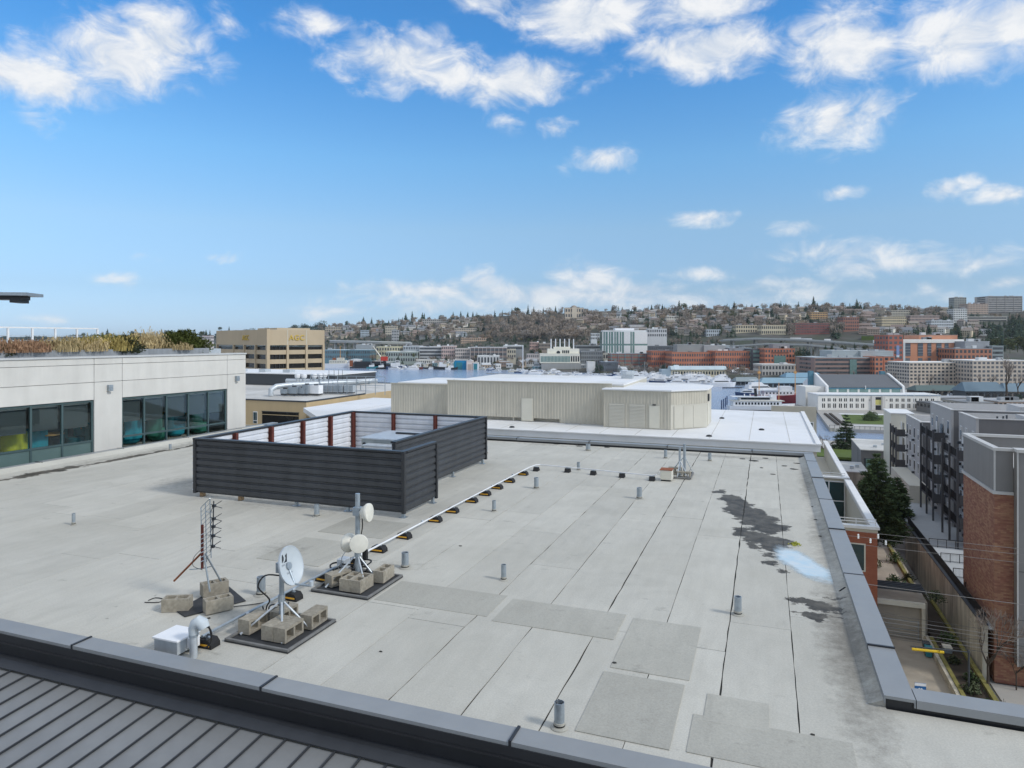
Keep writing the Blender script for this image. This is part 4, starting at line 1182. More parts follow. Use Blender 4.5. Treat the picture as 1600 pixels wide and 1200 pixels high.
CH = [(22, 1.0, 'seat_lime', 'lime tub chair at the bottom of the leftmost visible pane'), (52, 1.1, 'seat_teal', 'teal tub chair left of the oak table in the left window group'),
      (10, 2.0, 'seat_navy', 'dark navy chair at the very left edge behind the lime chair'), (94, 1.9, 'seat_navy', 'navy chair behind the table in the middle left pane'),
      (122, 1.2, 'seat_teal', 'teal chair near the white pier in the left window group'), (203, 1.0, 'seat_teal', 'teal chair in the pane just right of the white pier'),
      (240, 1.9, 'seat_lime', 'olive tub chair in the second pane of the right window group'), (246, .8, 'seat_green', 'green low chair at the bottom of the second right pane'),
      (274, 1.2, 'seat_teal', 'teal high-backed chair in the centre pane of the right window group'), (312, 1.0, 'seat_green', 'green chair in the fourth pane of the right window group')]
CH = [(s_in(px, d), d, m, lab) for px, d, m, lab in CH]
for i, (s, d, m, lab) in enumerate(CH): tub_chair(s, d, m, lab, R.uniform(0, 6.28), 1.05 if m != 'seat_lime' else .85)
for px, d, lab in [(76, 1.0, 'oak table in the middle of the left window group'), (134, 1.7, 'oak table by the white pier, deep in the room'), (68, 2.6, 'oak table far back in the left room'),
                  (216, 1.3, 'oak table behind the first right pane'), (284, 2.2, 'oak table behind the centre panes on the right'), (262, 3.0, 'oak table far back on the right')]:
    s = s_in(px, d)
    table(s, d, lab)

# ------------------------------------------------------------------ roof garden on top of it
pl0 = thing('planter', 'long grey planter trough along the roof edge of the white building', 'planter', off.matrix_basis @ Vector((0, 0, ZT_ + .06)), off.rotation_euler[2])
mb = MB(); obox(mb, 1.15, 14.5, .75, .80, -.05, .20); mb.build('front_board', M['planter_grey'], pl0)
mb = MB(); obox(mb, 1.15, 14.5, 2.3, 2.35, -.05, .20); mb.build('back_board', M['planter_grey'], pl0)
mb = MB(); obox(mb, 1.15, 14.5, .801, 2.299, -.1, .16); mb.build('earth', M['soil'], pl0)
mb = MB(); obox(mb, .35, 1.13, 1.0, 2.2, -.05, .17); mb.build('end_box', M['galv_light'], pl0)
M['grass_straw'] = mat('grass_straw', (.46, .36, .19), .9, 0, .2, 3, rnd=.15)
M['grass_gold'] = mat('grass_gold', (.42, .33, .11), .9, 0, .2, 3, rnd=.15)
M['grass_russet'] = mat('grass_russet', (.31, .185, .11), .9, 0, .2, 3, rnd=.15)
M['grass_olive'] = mat('grass_olive', (.19, .18, .06), .9, 0, .2, 3, rnd=.15)
M['hedge_green'] = mat('hedge_green', (.17, .20, .055), .85, 0, .35, 3, rnd=.2)
M['shrub_dark'] = mat('shrub_dark', (.075, .09, .045), .85, 0, .35, 3, rnd=.2)
def tuft_mesh(seed, n, h, spread, lean):
    q = random.Random(seed); mb = MB()
    for k in range(n):
        a = q.uniform(0, 6.28); r0 = q.random() ** .5 * spread * .5; x, y = r0 * math.cos(a), r0 * math.sin(a)
        hh = h * 1.3 * q.uniform(.35, 1.05) * (1 - .55 * (r0 / (spread * .5)) ** 2); b = a + q.uniform(-.9, .9); l = q.uniform(.1, lean) * hh
        w_ = q.uniform(.006, .013); c, s_ = math.cos(b + 1.57) * w_, math.sin(b + 1.57) * w_
        p1 = (x + l * .3 * math.cos(b), y + l * .3 * math.sin(b), hh * .6); p2 = (x + l * math.cos(b), y + l * math.sin(b), hh * q.uniform(.85, 1))
        mb.add([(x - c, y - s_, 0), (x + c, y + s_, 0), (p1[0] + c, p1[1] + s_, p1[2]), (p1[0] - c, p1[1] - s_, p1[2]), p2], [(0, 1, 2, 3), (3, 2, 4)])
        if q.random() < .4:   # feathery seed head
            for _ in range(3):
                mb.tri(p2, (p2[0] + q.uniform(-.05, .05), p2[1] + q.uniform(-.05, .05), p2[2] - .08), (p2[0] + q.uniform(-.03, .03), p2[1] + q.uniform(-.03, .03), p2[2] + .05))
    return mb
def shrub_mb(seed, rx, ry, h, n, leaf=.05):
    q = random.Random(seed); mb = MB()
    for k in range(n):
        a = q.uniform(0, 6.28); e = q.uniform(0, 1.57); rr_ = (q.random() ** .35) * (1 + .16 * math.sin(a * 3 + seed) + .12 * math.sin(e * 7 + a * 2))
        x, y, z = rx * rr_ * math.cos(a) * math.cos(e), ry * rr_ * math.sin(a) * math.cos(e), h * rr_ * math.sin(e)
        d = Vector((q.uniform(-1, 1), q.uniform(-1, 1), q.uniform(-.3, 1))).normalized() * leaf * q.uniform(.6, 1.4)
        s_ = d.orthogonal().normalized() * leaf * .35
        p = Vector((x, y, z)); mb.quad(tuple(p), tuple(p + d * .5 + s_), tuple(p + d), tuple(p + d * .5 - s_))
    return mb
kinds = [('grass_russet', 4, .30), ('grass_russet', 16, .34), ('grass_straw', 26, .30), ('grass_russet', 38, .28), ('grass_russet', 52, .30), ('grass_russet', 70, .34), ('grass_straw', 88, .44), ('grass_olive', 102, .30), ('grass_gold', 116, .36), ('grass_straw', 132, .40),
         ('grass_gold', 148, .48), ('grass_olive', 160, .50), ('grass_gold', 176, .54), ('grass_straw', 224, .62), ('grass_straw', 240, .66), ('grass_straw', 268, .26)]
kinds = [(m, s_in(px, 1.35), h_) for m, px, h_ in kinds]
nm = {'grass_russet': 'russet', 'grass_straw': 'straw pale', 'grass_gold': 'golden', 'grass_olive': 'olive green'}
where = ['at the far left end of the roof planter', 'second from the far left of the planter', 'third from the far left of the planter', 'fourth from the far left of the planter', 'below the left white railing bay', 'beside the first grey bush under the railing', 'in front of the middle white railing post', 'squat between two tall clumps under the railing',
         'under the right end of the white railing', 'right of the white railing end', 'left of the dark rosemary bush, tallest golden one', 'just behind the dark rosemary bush', 'touching the dark rosemary bush on its left', 'tallest between the rosemary bush and the hedge', 'leaning against the dark green hedge', 'tiny at the right foot of the dark green hedge']
for i, ((m, s, h_), wh) in enumerate(zip(kinds, where)):
    o = tuft_mesh(40 + i, 620, h_, 1.15, .55).build('ornamental_grass', M[m], None, loc=off.matrix_basis @ Vector((s, Y(1.35 + .25 * ((i * 7) % 3 - 1)), ZT_ + .20)), rz=i * 1.1)
    tag(o, '%s ornamental grass clump %s' % (nm[m], wh), 'grass', 'ornamental grasses in the roof planter')
def shrub(name, m, s, d, z, rx, ry, h_, n, lab, leaf=.06, grp=None):
    t = thing(name, lab, 'shrub', off.matrix_basis @ Vector((s, Y(d), z)), off.rotation_euler[2], grp)
    shrub_mb(int(s * 100), rx, ry, h_, n, leaf).build('foliage', M[m], t)
    mb = MB(); [mb.tube([(0, 0, -.05), (rx * .4 * math.cos(k), ry * .4 * math.sin(k), h_ * .6)], [.03, .012], 5) for k in (0, 2, 4)]; mb.build('stem', M['bark'], t)
shrub('hedge', 'hedge_green', s_in(283, 1.5), 1.5, ZT_ + .10, 1.15, .8, .72, 14000, 'rounded dark green hedge at the right end of the roof planter', .085)
shrub('hedge', 'hedge_green', s_in(205, 3.0), 3.0, ZT_ + .10, 2.2, .8, .60, 9000, 'low green hedge behind the golden grasses', .085)
shrub('rosemary_bush', 'shrub_dark', s_in(201, .95), .95, ZT_ + .12, .55, .45, .50, 2200, 'dark spiky rosemary bush spilling over the planter edge', .10)
shrub('rosemary_bush', 'shrub_dark', s_in(8, .95), .95, ZT_ + .12, .35, .3, .26, 900, 'small grey green bush at the left edge of the roof planter', .08)
# white railing further back on that roof
rl = thing('roof_railing', 'white post railing standing behind the roof garden at far left', 'railing', off.matrix_basis @ Vector((0, 0, ZT_ + .0)), off.rotation_euler[2])
def railpt(px, d): 
    return None
x0, x1, dd = s_in(153, 4.6), 18.5, 4.6
n = 19
for k in range(n + 1):
    x = x0 + (x1 - x0) * k / n
    mb = MB(); obox(mb, x - .03, x + .03, dd, dd + .06, -.1, 1.0); mb.build('post', M['white_paint'], rl)
mb = MB(); obox(mb, x0 - .02, x1, dd - .01, dd + .07, 1.001, 1.05); mb.build('top_rail', M['white_paint'], rl)
for z in (.55, .72): mb = MB(); obox(mb, x0, x1, dd + .02, dd + .04, z, z + .02); mb.build('mid_rail', M['galv_light'], rl)
# the end of a flat canopy poking in high on the left
cp = thing('roof_canopy', 'end of a flat grey canopy poking in high at the left edge', 'canopy', PD(-90, 463, 22), rad(8))
MB().box(-2.2, 2.75, -.5, .5, .02, .12).build('canopy_slab', M['galvanised'], cp)
MB().box(-2.0, 2.45, -.3, .3, -.10, .019).build('beam', M['dark_metal'], cp)
MB().box(2.15, 2.40, -.32, .32, -.20, -.101).build('bracket', M['dark_metal'], cp)
MB().cyl((-1.9, 0, -1.75), (-1.9, 0, -.101), .07, n=10).build('column', M['galvanised'], cp)
# ------------------------------------------------------------------ helper for simple parts in a local frame
def bx(name, m, parent, *c, bevel=0): return MB().box(*c).build(name, M[m], parent, bevel=bevel)

# ------------------------------------------------------------------ white roofed building behind the kerb
RZ = -4.5
wr = thing('white_roofed_building', 'broad building with a bright white flat roof behind the grey roof', 'building', AB(0, 57, RZ), ROT)
def wl(b): return b - 57
poly = [(3.9, wl(56.9)), (3.9, wl(82)), (-51, wl(82)), (-51.2, wl(67)), (-44.5, wl(60.3)), (-40.5, wl(56.9))]
MB().prism(poly, -.5, 0).build('roof', M['white_roof'], wr)
def inset(p, d):
    cx, cy = -22, wl(70); return [(x + (d if x < cx else -d), y + (d if y < cy else -d)) for x, y in p]
MB().prism(inset(poly, .25), -.9, -.501).build('fascia', M['tan_fascia'], wr)
MB().prism(inset(poly, .5), -25, -.901).build('wall', M['tan_fascia'], wr)
MB().box(3.60, 3.98, wl(56.8), wl(82.1), .003, .12).build('roof_edge', M['white_cornice'], wr)
MB().box(-40.4, 3.59, wl(56.8), wl(57.15), .003, .10).build('roof_edge', M['white_cornice'], wr)
for px, py in [(1128, 654), (1108, 682), (1190, 672), (800, 668)]:
    a, b = Pab(px, py, RZ); MB().lathe([(.25, .0), (.22, .10), (.1, .14), (.001, .15)], 10).build('drain_cap', M['mat_rubber'], wr, loc=(a, b - 57, .004))
MB().lathe([(.30, 0), (.28, .12), (.001, .2)], 10).build('roof_vent', M['galvanised'], wr, loc=(-33.0, wl(70), 3.36))
for k in range(16): bx('roof_seam', 'pale_roof', wr, -44 + k * 3.05, -43.94 + k * 3.05, wl(57.3), wl(81.5), .002, .012)
def ribbed(mb, x0, x1, y, z0, z1, pitch=.30, axis='x'):
    """vertical ribbed cladding facing -y (or +x when axis is y)"""
    n = max(1, int(round((x1 - x0) / pitch))); p = (x1 - x0) / n; prof = []
    for i in range(n):
        q = x0 + i * p
        prof += [(q, 0), (q + p * .18, .022), (q + p * .34, .022), (q + p * .52, 0)]
    prof.append((x1, 0))
    vs = []; fs = []
    for q, d in prof:
        for z in (z0, z1): vs.append((q, y - d, z) if axis == 'x' else (y + d, q, z))
    for i in range(len(prof) - 1): fs.append((2 * i, 2 * i + 2, 2 * i + 3, 2 * i + 1))
    return mb.add(vs, fs)
# long mechanical screens
ms1 = thing('mechanical_screen', 'long beige ribbed screen wall with a cream door on the white roof', 'screen wall', AB(-30.7, 63.5, RZ), ROT)
W1, Z1 = 30.7 - 13.6, 3.84
ribbed(MB(), 0, 12.05, 0, .36, Z1).build('cladding', M['beige_rib'], ms1)
ribbed(MB(), 12.051, W1, 0, .02, Z1).build('cladding', M['beige_rib'], ms1)
bx('core', 'beige_flat', ms1, 0, W1, .004, .15, .36, Z1 - .01)
bx('top_trim', 'tan_fascia', ms1, -.05, W1, -.07, .2, Z1, Z1 + .08)
for x in (2.8, 7.1, 11.9): bx('post', 'beige_flat', ms1, x, x + .15, .16, .3, .005, .36)
bx('door', 'cream_door', ms1, 8.15, 9.25, -.09, -.04, .08, 2.25); bx('door_frame', 'beige_flat', ms1, 8.05, 9.35, -.039, -.036, .05, 2.35)
bx('inner_roof', 'white_roof', ms1, .3, W1 + 1, .6, 14, Z1 - .12, Z1 + .02)
bx('inner_wall', 'beige_flat', ms1, .3, W1 + 1, .61, 13.9, .005, Z1 - .125)
bx('end_wall', 'beige_flat', ms1, -.02, .14, .16, 13.8, .3, Z1 - .002)
for x in (1.5, 5.5, 9.6, 13.4): bx('roof_beam', 'tan_fascia', ms1, x, x + 1.6, .21, .55, Z1 - .10, Z1 + .03)
ms2 = thing('mechanical_screen', 'shorter lower beige screen block at the left of the long screen', 'screen wall', AB(-38.2, 65, RZ), ROT)
ribbed(MB(), 0, 7.3, 0, .02, 3.28).build('cladding', M['beige_rib'], ms2)
bx('core', 'beige_flat', ms2, 0, 7.3, .004, 10, .02, 3.27)
bx('top_trim', 'tan_fascia', ms2, -.05, 7.32, -.07, .2, 3.285, 3.36)
bx('inner_roof', 'white_roof', ms2, .5, 7.2, .6, 9.9, 3.28, 3.42)
# octagonal end shed
sh = thing('roof_shed', 'beige ribbed shed with cut corner, two shutters and a cream door', 'shed', AB(-14.06, 62.0, RZ), ROT)
ZS = 3.45
A_, B_, C_, D_ = (0, .05), (6.1, 0), (8.95, 2.9), (9.0, 8.1)
base = [A_, B_, C_, D_, (7.0, 10.2), (0.02, 10.2)]
MB().prism(base, .02, ZS - .02).build('wall', M['beige_flat'], sh)
def face_ribs(p, q, z0, z1, inset0=0.0, inset1=0.0):
    d = Vector((q[0] - p[0], q[1] - p[1], 0)); L_ = d.length; d.normalize(); n_ = Vector((d.y, -d.x, 0))
    o = Vector((p[0], p[1], 0)) + n_ * .006
    Mx = Matrix(((d.x, -n_.x, 0, o.x), (d.y, -n_.y, 0, o.y), (0, 0, 1, 0), (0, 0, 0, 1)))
    mb = MB(); mb.M = Mx; ribbed(mb, inset0, L_ - inset1, 0, z0, z1); return mb, Mx, L_
for (p, q) in ((A_, B_), (B_, C_), (C_, D_)):
    mb, Mx, L_ = face_ribs(p, q, 2.25, ZS - .03); mb.build('cladding', M['beige_rib'], sh)
def on_face(name, m, p, q, x0, x1, z0, z1, proud=.05, slats=0):
    mb, Mx, L_ = face_ribs(p, q, 0, .1); mb = MB(); mb.M = Mx
    if slats:
        h_ = (z1 - z0) / slats
        for k in range(slats): mb.extrude([(-proud * .4, z0 + k * h_), (-proud, z0 + k * h_ + h_ * .2), (-proud * .5, z0 + k * h_ + h_ * .95), (0.004, z0 + k * h_ + h_ * .95), (0.004, z0 + k * h_)], 'x', x0, x1)
    else: mb.box(x0, x1, -proud, .004, z0, z1)
    return mb.build(name, M[m], sh)
mb, Mx, L_ = face_ribs(A_, B_, .05, 2.249, 0, 0)
mb = MB(); mb.M = Mx
ribbed(mb, 0, .5, 0, .05, 2.249); ribbed(mb, 1.98, 2.38, 0, .05, 2.249); ribbed(mb, 3.86, 4.15, 0, .05, 2.249); ribbed(mb, 5.2, 6.1, 0, .05, 2.249); mb.build('cladding', M['beige_rib'], sh)
on_face('shutter', 'beige_flat', A_, B_, .55, 1.93, .1, 2.16, .06, 16); on_face('shutter', 'beige_flat', A_, B_, 2.43, 3.81, .1, 2.16, .06, 16)
on_face('door', 'cream_door', A_, B_, 4.22, 5.12, .08, 2.1, .06)
on_face('lamp', 'dark_metal', A_, B_, 4.5, 4.8, 2.16, 2.24, .09)
for k in range(3): on_face('door_leaf', 'beige_flat', B_, C_, .35 + k * 1.08, 1.40 + k * 1.08, .1, 2.1, .05)
on_face('door_leaf', 'cream_door', C_, D_, 1.0, 2.2, .1, 2.1, .05); on_face('meter_box', 'dark_metal', C_, D_, .9, 1.5, 2.35, 3.0, .15)
over = [(-.12, -.10), (6.18, -.15), (9.12, 2.85), (9.18, 8.2), (7.1, 10.35), (-.12, 10.35)]
MB().prism(over, ZS - .019, ZS + .10).build('roof', M['white_roof'], sh)
vb = thing('exhaust_box', 'pale galvanised exhaust box behind the octagonal shed', 'exhaust vent', AB(-14.0, 73.5, RZ), ROT)
bx('body', 'galv_light', vb, -.6, .6, -.5, .5, .004, 4.3); MB().prism([(.75 * math.cos(k * .785), .7 * math.sin(k * .785)) for k in range(8)], 4.301, 4.7).build('hood', M['galv_light'], vb)
# dark parapet strips and roofs just beyond on the left
t = thing('low_building', 'low roof with a charcoal parapet beyond the white roof at left', 'building', AB(-52, 92, -6), ROT)
bx('wall', 'charcoal_panel', t, 0, 12, 0, 18, -20, 1.0); bx('roof', 'pale_roof', t, .3, 12.2, .3, 18, 1.001, 1.06); bx('coping', 'white_cornice', t, -.1, 12.1, -.1, .2, 1.07, 1.2)

# ------------------------------------------------------------------ tan building with rooftop plant
tb = thing('plant_building', 'tan walled building with a roof crowded by ducts and fans', 'building', AB(-52.3, 69, -3.95), ROT)
bx('wall', 'tan_wall', tb, -45, 0, 0, 13, -25, -.12)
bx('roof', 'pale_roof', tb, -44.8, -.2, .2, 34, -.119, -.08)
bx('wall', 'tan_wall', tb, -45, .0, 13.01, 34.2, -25, -.121)
for c in [(-45, 0.06, -.06, .16), (-.14, .06, .161, 13.0), (-45, .06, 34.0, 34.25)]: bx('coping', 'charcoal_panel', tb, c[0], c[1], c[2], c[3], -.118, .04)
w_ = MB().box(-6.6, -1.1, -.04, .02, -3.15, -1.45).build('window', M['dark_glass'], tb)
bx('transom', 'tan_wall', w_, -6.6, -1.1, -.06, -.041, -1.85, -1.78); bx('frame', 'charcoal_panel', w_, -6.7, -1.0, -.05, -.041, -1.45, -1.38)
w_ = MB().box(-8.0, -7.35, -.03, .02, -3.0, -1.5).build('window', M['white_cornice'], tb)
bx('pane', 'teal_glass', w_, -7.93, -7.70, -.045, -.031, -2.6, -1.6); bx('pane', 'teal_glass', w_, -7.65, -7.42, -.045, -.031, -2.6, -1.6); bx('pane', 'teal_glass', w_, -7.93, -7.42, -.045, -.031, -2.95, -2.7)
bx('ledge', 'tan_fascia', tb, -45, .08, -.1, -.001, -3.45, -3.2)
def tl2(px, py, z): a, b = Pab(px, py, z); return a + 52.3, b - 69
dct = thing('air_duct', 'fat silver air duct with a turned down end on the tan building', 'duct', AB(-52.3, 69, -3.9), ROT)
MB().tube([(-9.6, 5.2, .0), (-9.6, 5.2, .75), (-9.4, 6.0, 1.15), (-8.6, 7.4, 1.25), (-5.5, 13, 1.3), (-2.2, 19, 1.35)], .36, 16).build('pipe', M['galv_light'], dct, smooth=True)
for k in range(7): x = -8.4 + k * .95; y = 7.8 + k * 1.7; MB().tube([(x, y, 1.26), (x + .1, y + .18, 1.26)], .40, 14).build('band', M['galvanised'], dct)
for k in range(6): x = -8.0 + k * .95; y = 8.4 + k * 1.7; MB().box(x - .05, x + .05, y - .05, y + .05, .02, .8).build('leg', M['galvanised'], dct)
d2 = thing('air_duct', 'second silver duct running behind the fat duct', 'duct', AB(-60, 83, -3.9), ROT)
MB().tube([(-8, 2, 1.2), (2, 2.2, 1.3), (6, 5, 1.3)], .34, 14).build('pipe', M['galv_light'], d2, smooth=True); [bx('leg', 'galvanised', d2, x, x + .1, 1.95, 2.05, .02, .7) for x in (-6, -3, 0, 2)]
gr = thing('pipe_gantry', 'steel handrail gantry over the ducts of the tan building', 'gantry', AB(-60, 80, -3.9), ROT)
for k in range(9): bx('post', 'galvanised', gr, k * 1.5, k * 1.5 + .07, 0, .07, .02, 2.4)
for z in (1.2, 1.8, 2.4): bx('rail', 'galvanised', gr, 0, 12.1, .01, .06, z + .001, z + .07)
names = ['leftmost', 'second', 'third', 'fourth', 'fifth']
for k, (px, d) in enumerate([(465, 97), (475, 97), (491, 98), (500, 99), (507, 100)]):
    x, y, _ = PD(px, 600, d)
    t = thing('exhaust_stack', '%s silver capped exhaust stack on the tan building, from the left' % names[k], 'exhaust stack', (x, y, -3.9), ROT, 'exhaust stacks on the tan building')
    MB().cyl((0, 0, 0), (0, 0, 2.1), .26, n=12).build('pipe', M['galv_light'], t, smooth=True); MB().lathe([(.36, 2.0), (.42, 2.3), (.36, 2.55), (.001, 2.6)], 12).build('cap', M['white_paint'], t, smooth=True)
for k, px in enumerate((514, 522, 529, 535)):
    x, y, _ = PD(px, 600, 100)
    t = thing('whip_aerial', '%s thin dark whip aerial beyond the tan roof, from the left' % names[k], 'aerial', (x, y, -3.9), 0, 'whip aerials on the tan building')
    MB().cyl((0, 0, 0), (0, 0, 3.0), .05, .03, n=6).build('rod', M['dark_metal'], t); MB().cyl((0, 0, 0), (0, 0, .5), .14, n=8).build('base', M['galvanised'], t)
rq = random.Random(8)
where = ['nearest the capped stacks', 'second from the stacks', 'third from the stacks', 'fourth from the stacks', 'fifth from the stacks', 'at the right end of the row']
for k, px in enumerate((510, 518, 526, 534, 543, 550)):
    x, y, _ = PD(px, 607, 95)
    t = thing('condenser', 'pale condenser unit %s on the tan building' % where[k], 'condenser', (x, y, -3.9), ROT + .2, 'condenser row on the tan building')
    bx('cabinet', 'galv_light', t, -.32, .32, -.5, .5, .15, 1.15); bx('grille', 'galvanised', t, -.30, .30, -.515, -.501, .25, 1.05); bx('foot', 'mat_rubber', t, -.3, .3, -.4, .4, .005, .15)
for k, (px, py, w1, h1, lab) in enumerate([(494, 606, 1.5, 1.1, 'white boxed air unit in the middle of the ducts'), (474, 612, 1.0, .8, 'grey fan box left of the white air unit'), (460, 608, 1.3, .9, 'grey fan box by the duct end'), (446, 613, .9, .6, 'low grey fan box near the tan parapet'), (480, 604, .9, 1.2, 'tall grey fan box behind the others')]):
    x, y, _ = PD(px, py, 92)
    t = thing('fan_unit', lab, 'fan unit', (x, y, -3.9), ROT, None)
    bx('cabinet', 'white_paint' if k == 0 else 'galvanised', t, -w1 / 2, w1 / 2, -.5, .5, .2, .2 + h1); bx('base', 'mat_rubber', t, -w1 / 2 + .05, w1 / 2 - .05, -.45, .45, .004, .2)
    MB().cyl((0, -.02, h1 + .2), (0, -.02, h1 + .34), .3, n=12).build('fan_guard', M['dark_metal'], t)
ph = thing('penthouse', 'charcoal clad penthouse behind the ducts of the tan building', 'penthouse', AB(-80, 92, -4), ROT)
bx('wall', 'charcoal_panel', ph, -12, 15.8, 0, 12, .02, 1.85); bx('roof', 'white_roof', ph, -12.1, 15.9, -.1, 12.1, 1.851, 2.0)
[bx('roof_box', 'galv_light', ph, x, x + 1.4, 2, 3.4, 2.001, 2.5) for x in (-6, -1, 4)]

# ------------------------------------------------------------------ tan office block with gold letters
ag = thing('office_block', 'tan concrete office block with gold letters on two sides', 'building', (-96.7, 270, -34), rad(43.5))
HT = 41.4; FL_ = 3.72
RW, LW = 24.7, 54.0
bx('glass_core', 'dark_glass', ag, .9, RW - .9, .9, LW - .9, 0, HT - 7)
bx('parapet', 'agc_tan', ag, 0, RW, 0, LW, HT - 6.2, HT); bx('roof', 'pale_roof', ag, 1, RW - 1, 1, LW - 1, HT + .001, HT + .05)
bx('roof_house', 'agc_tan', ag, 8, RW - 2, 9, 28, HT + .051, HT + .9)
for k in range(10):
    z = HT - 6.2 - 1.95 - k * FL_
    MB().box(.25, RW - .25, .25, LW - .25, z - 1.78, z).build('spandrel', M['agc_tan'], ag)
for x in (8.0, 16.2, RW - .9): bx("pier", "agc_tan", ag, x, x + .9, -.12, .8, -2, HT - 6.21)
for y in (11.3, 22.7, 34, LW - .9): bx("pier", "agc_tan", ag, -.12, .8, y, y + .9, -2, HT - 6.211)
for c in [(-.35, .9, -.35, .25), (-.35, .25, .251, .9)]: bx('pier', 'agc_tan', ag, c[0], c[1], c[2], c[3], -2, HT + .3)
for x in (8.2, 16.4): bx('groove', 'tan_fascia', ag, x, x + .4, -.02, .0, HT - 6.1, HT - .1)
def letters(word, size, loc, rz, ext=.12):
    xoff = 0
    for ch in word:
        me = text_mesh(ch, size, ext); me.materials.append(M['gold_letter'])
        o = bpy.data.objects.new('letter', me); C.objects.link(o); o.parent = ag
        o.location = (loc[0] + math.cos(rz) * xoff, loc[1] + math.sin(rz) * xoff, loc[2]); o.rotation_euler = (rad(90), 0, rz)
        xoff += size * .78
letters('AGC', 3.0, (9.9, -.2, HT - 4.2), 0)
letters('AGC', 3.0, (-.2, 23.4, HT - 4.2), -Q)
for k in range(4): bx('mullion', 'charcoal_panel', ag, 2 + k * 1.6, 2.12 + k * 1.6, .5, .89, 0, HT - 6.22)
# ------------------------------------------------------------------ red brick wing with terraces, below the right kerb
wg = thing('brick_wing', 'red brick terrace wing with white cornices below the right kerb', 'building', AB(0, 83, 0), ROT)
def wb(b): return b - 83
bx('wall', 'brick_red', wg, 1, 11.3, wb(83), wb(83.3), -29.1, -17.35)
bx('wall', 'brick_red', wg, 11.0, 11.3, wb(83.301), wb(150), -29.1, -17.351)
bx('inner_wall', 'tan_fascia', wg, 10.85, 10.999, wb(83.301), wb(109.8), -23, -17.36); bx('inner_wall', 'tan_fascia', wg, 10.85, 10.999, wb(110.4), wb(149), -23, -17.36)
bx('cornice_band', 'tan_fascia', wg, 1, 11.34, wb(82.94), wb(83.32), -17.349, -17.0)
bx('cornice', 'white_cornice', wg, 1, 11.5, wb(82.75), wb(83.5), -16.999, -16.7)
bx('cornice', 'white_cornice', wg, 10.7, 11.5, wb(83.501), wb(109.6), -17.0, -16.702); bx('cornice', 'white_cornice', wg, 10.7, 11.5, wb(110.6), wb(150), -17.0, -16.703)
for k in range(52): b = 84 + k * .5; bx('dentil', 'white_cornice', wg, 10.62, 10.699, wb(b), wb(b + .25), -17.25, -16.72)
for z in (-16.35, -16.05): bx('rail', 'white_cornice', wg, 7.2, 11.2, wb(83.1), wb(83.16), z, z + .08)
for a in (7.2, 9.2, 11.1): bx('rail_post', 'white_cornice', wg, a, a + .09, wb(83.17), wb(83.24), -16.698, -15.97)
for z in (-16.3, -16.0): bx('rail', 'white_cornice', wg, 6, 10.8, wb(110), wb(110.06), z, z + .08)
bx('terrace', 'tan_fascia', wg, 1, 10.84, wb(83.31), wb(109.9), -23.2, -23); bx('terrace', 'tan_fascia', wg, 1, 10.84, wb(110.41), wb(150), -20.2, -20)
def win(par, m, fr, x0, x1, y, z0, z1, cols=1, rws=1, t=.06, name='window'):
    """framed window on a wall that faces -y"""
    w_ = MB().box(x0, x1, y - .03, y + .02, z0, z1).build(name, M[fr], par)
    cw, rh = (x1 - x0 - t) / cols, (z1 - z0 - t) / rws
    for i in range(cols):
        for j in range(rws): MB().box(x0 + t + i * cw, x0 + (i + 1) * cw, y - .04, y - .0305, z0 + t + j * rh, z0 + (j + 1) * rh).build('pane', M[m], w_)
    return w_
win(wg, 'teal_glass', 'cream_door', 7.4, 10.15, 0, -21.7, -18.65, 1, 1, .14)
win(wg, 'teal_glass', 'cream_door', 3.4, 6.2, 0, -21.7, -18.65, 1, 1, .14)
bx('cross_wall', 'tan_fascia', wg, 1, 10.999, wb(109.95), wb(110.39), -23, -16.72)
win(wg, 'teal_glass', 'white_cornice', 4.4, 10.8, wb(109.95), -22.9, -17.1, 3, 2, .16)
bx('cornice', 'white_cornice', wg, 1, 10.69, wb(109.7), wb(110.6), -16.71, -16.5)
bx('cross_wall', 'tan_fascia', wg, 1, 9.5, wb(149.5), wb(150), -20, -10); win(wg, 'teal_glass', 'white_cornice', 4, 9, wb(149.5), -19, -13, 3, 2, .2)

# ------------------------------------------------------------------ driveway, planting bed, retaining wall
def struct(name, label, mb, m, loc=None, rz=0): return tag(mb.build(name, M[m], None, loc=loc, rz=rz), label, kind='structure')
GZ = -29.0
struct('driveway', 'concrete driveway running down to the garage portal', MB().box(11.5, 16.0, 40, 84.4, -.1, .06), 'drive_concrete', AB(0, 0, GZ), ROT)
struct('pavement', 'pale pavement at the foot of the brick building', MB().box(19.9, 60, 36, 76.5, -.1, .05), 'paving', AB(0, 0, GZ), ROT)
gp_ = thing('garage_portal', 'dark garage portal with a pale beam below the brick wing', 'garage entrance', AB(11.35, 84.5, GZ), ROT)
bx('beam', 'cream_door', gp_, 0, 4.75, -.1, .35, 3.55, 4.05); bx('dark_back', 'deck_black', gp_, 0, 4.75, 6, 6.1, .06, 3.9); bx('side_wall', 'retaining_concrete', gp_, 4.4, 4.75, -.08, 6, .06, 3.549)
bx('soffit', 'deck_black', gp_, 0, 4.74, .36, 6, 3.7, 3.9); bx('gate_bar', 'galvanised', gp_, 4.0, 4.06, -.3, -.24, .06, 2.2)
for z in (.6, 1.1, 1.6, 2.1): bx('gate_rail', 'galvanised', gp_, .1, 4.0, -.29, -.25, z, z + .04)
struct('planted_deck', 'raised planted deck above the garage portal', MB().box(11.36, 16.4, 85, 106, -.3, 4.05), 'drive_concrete', AB(0, 0, GZ), ROT)
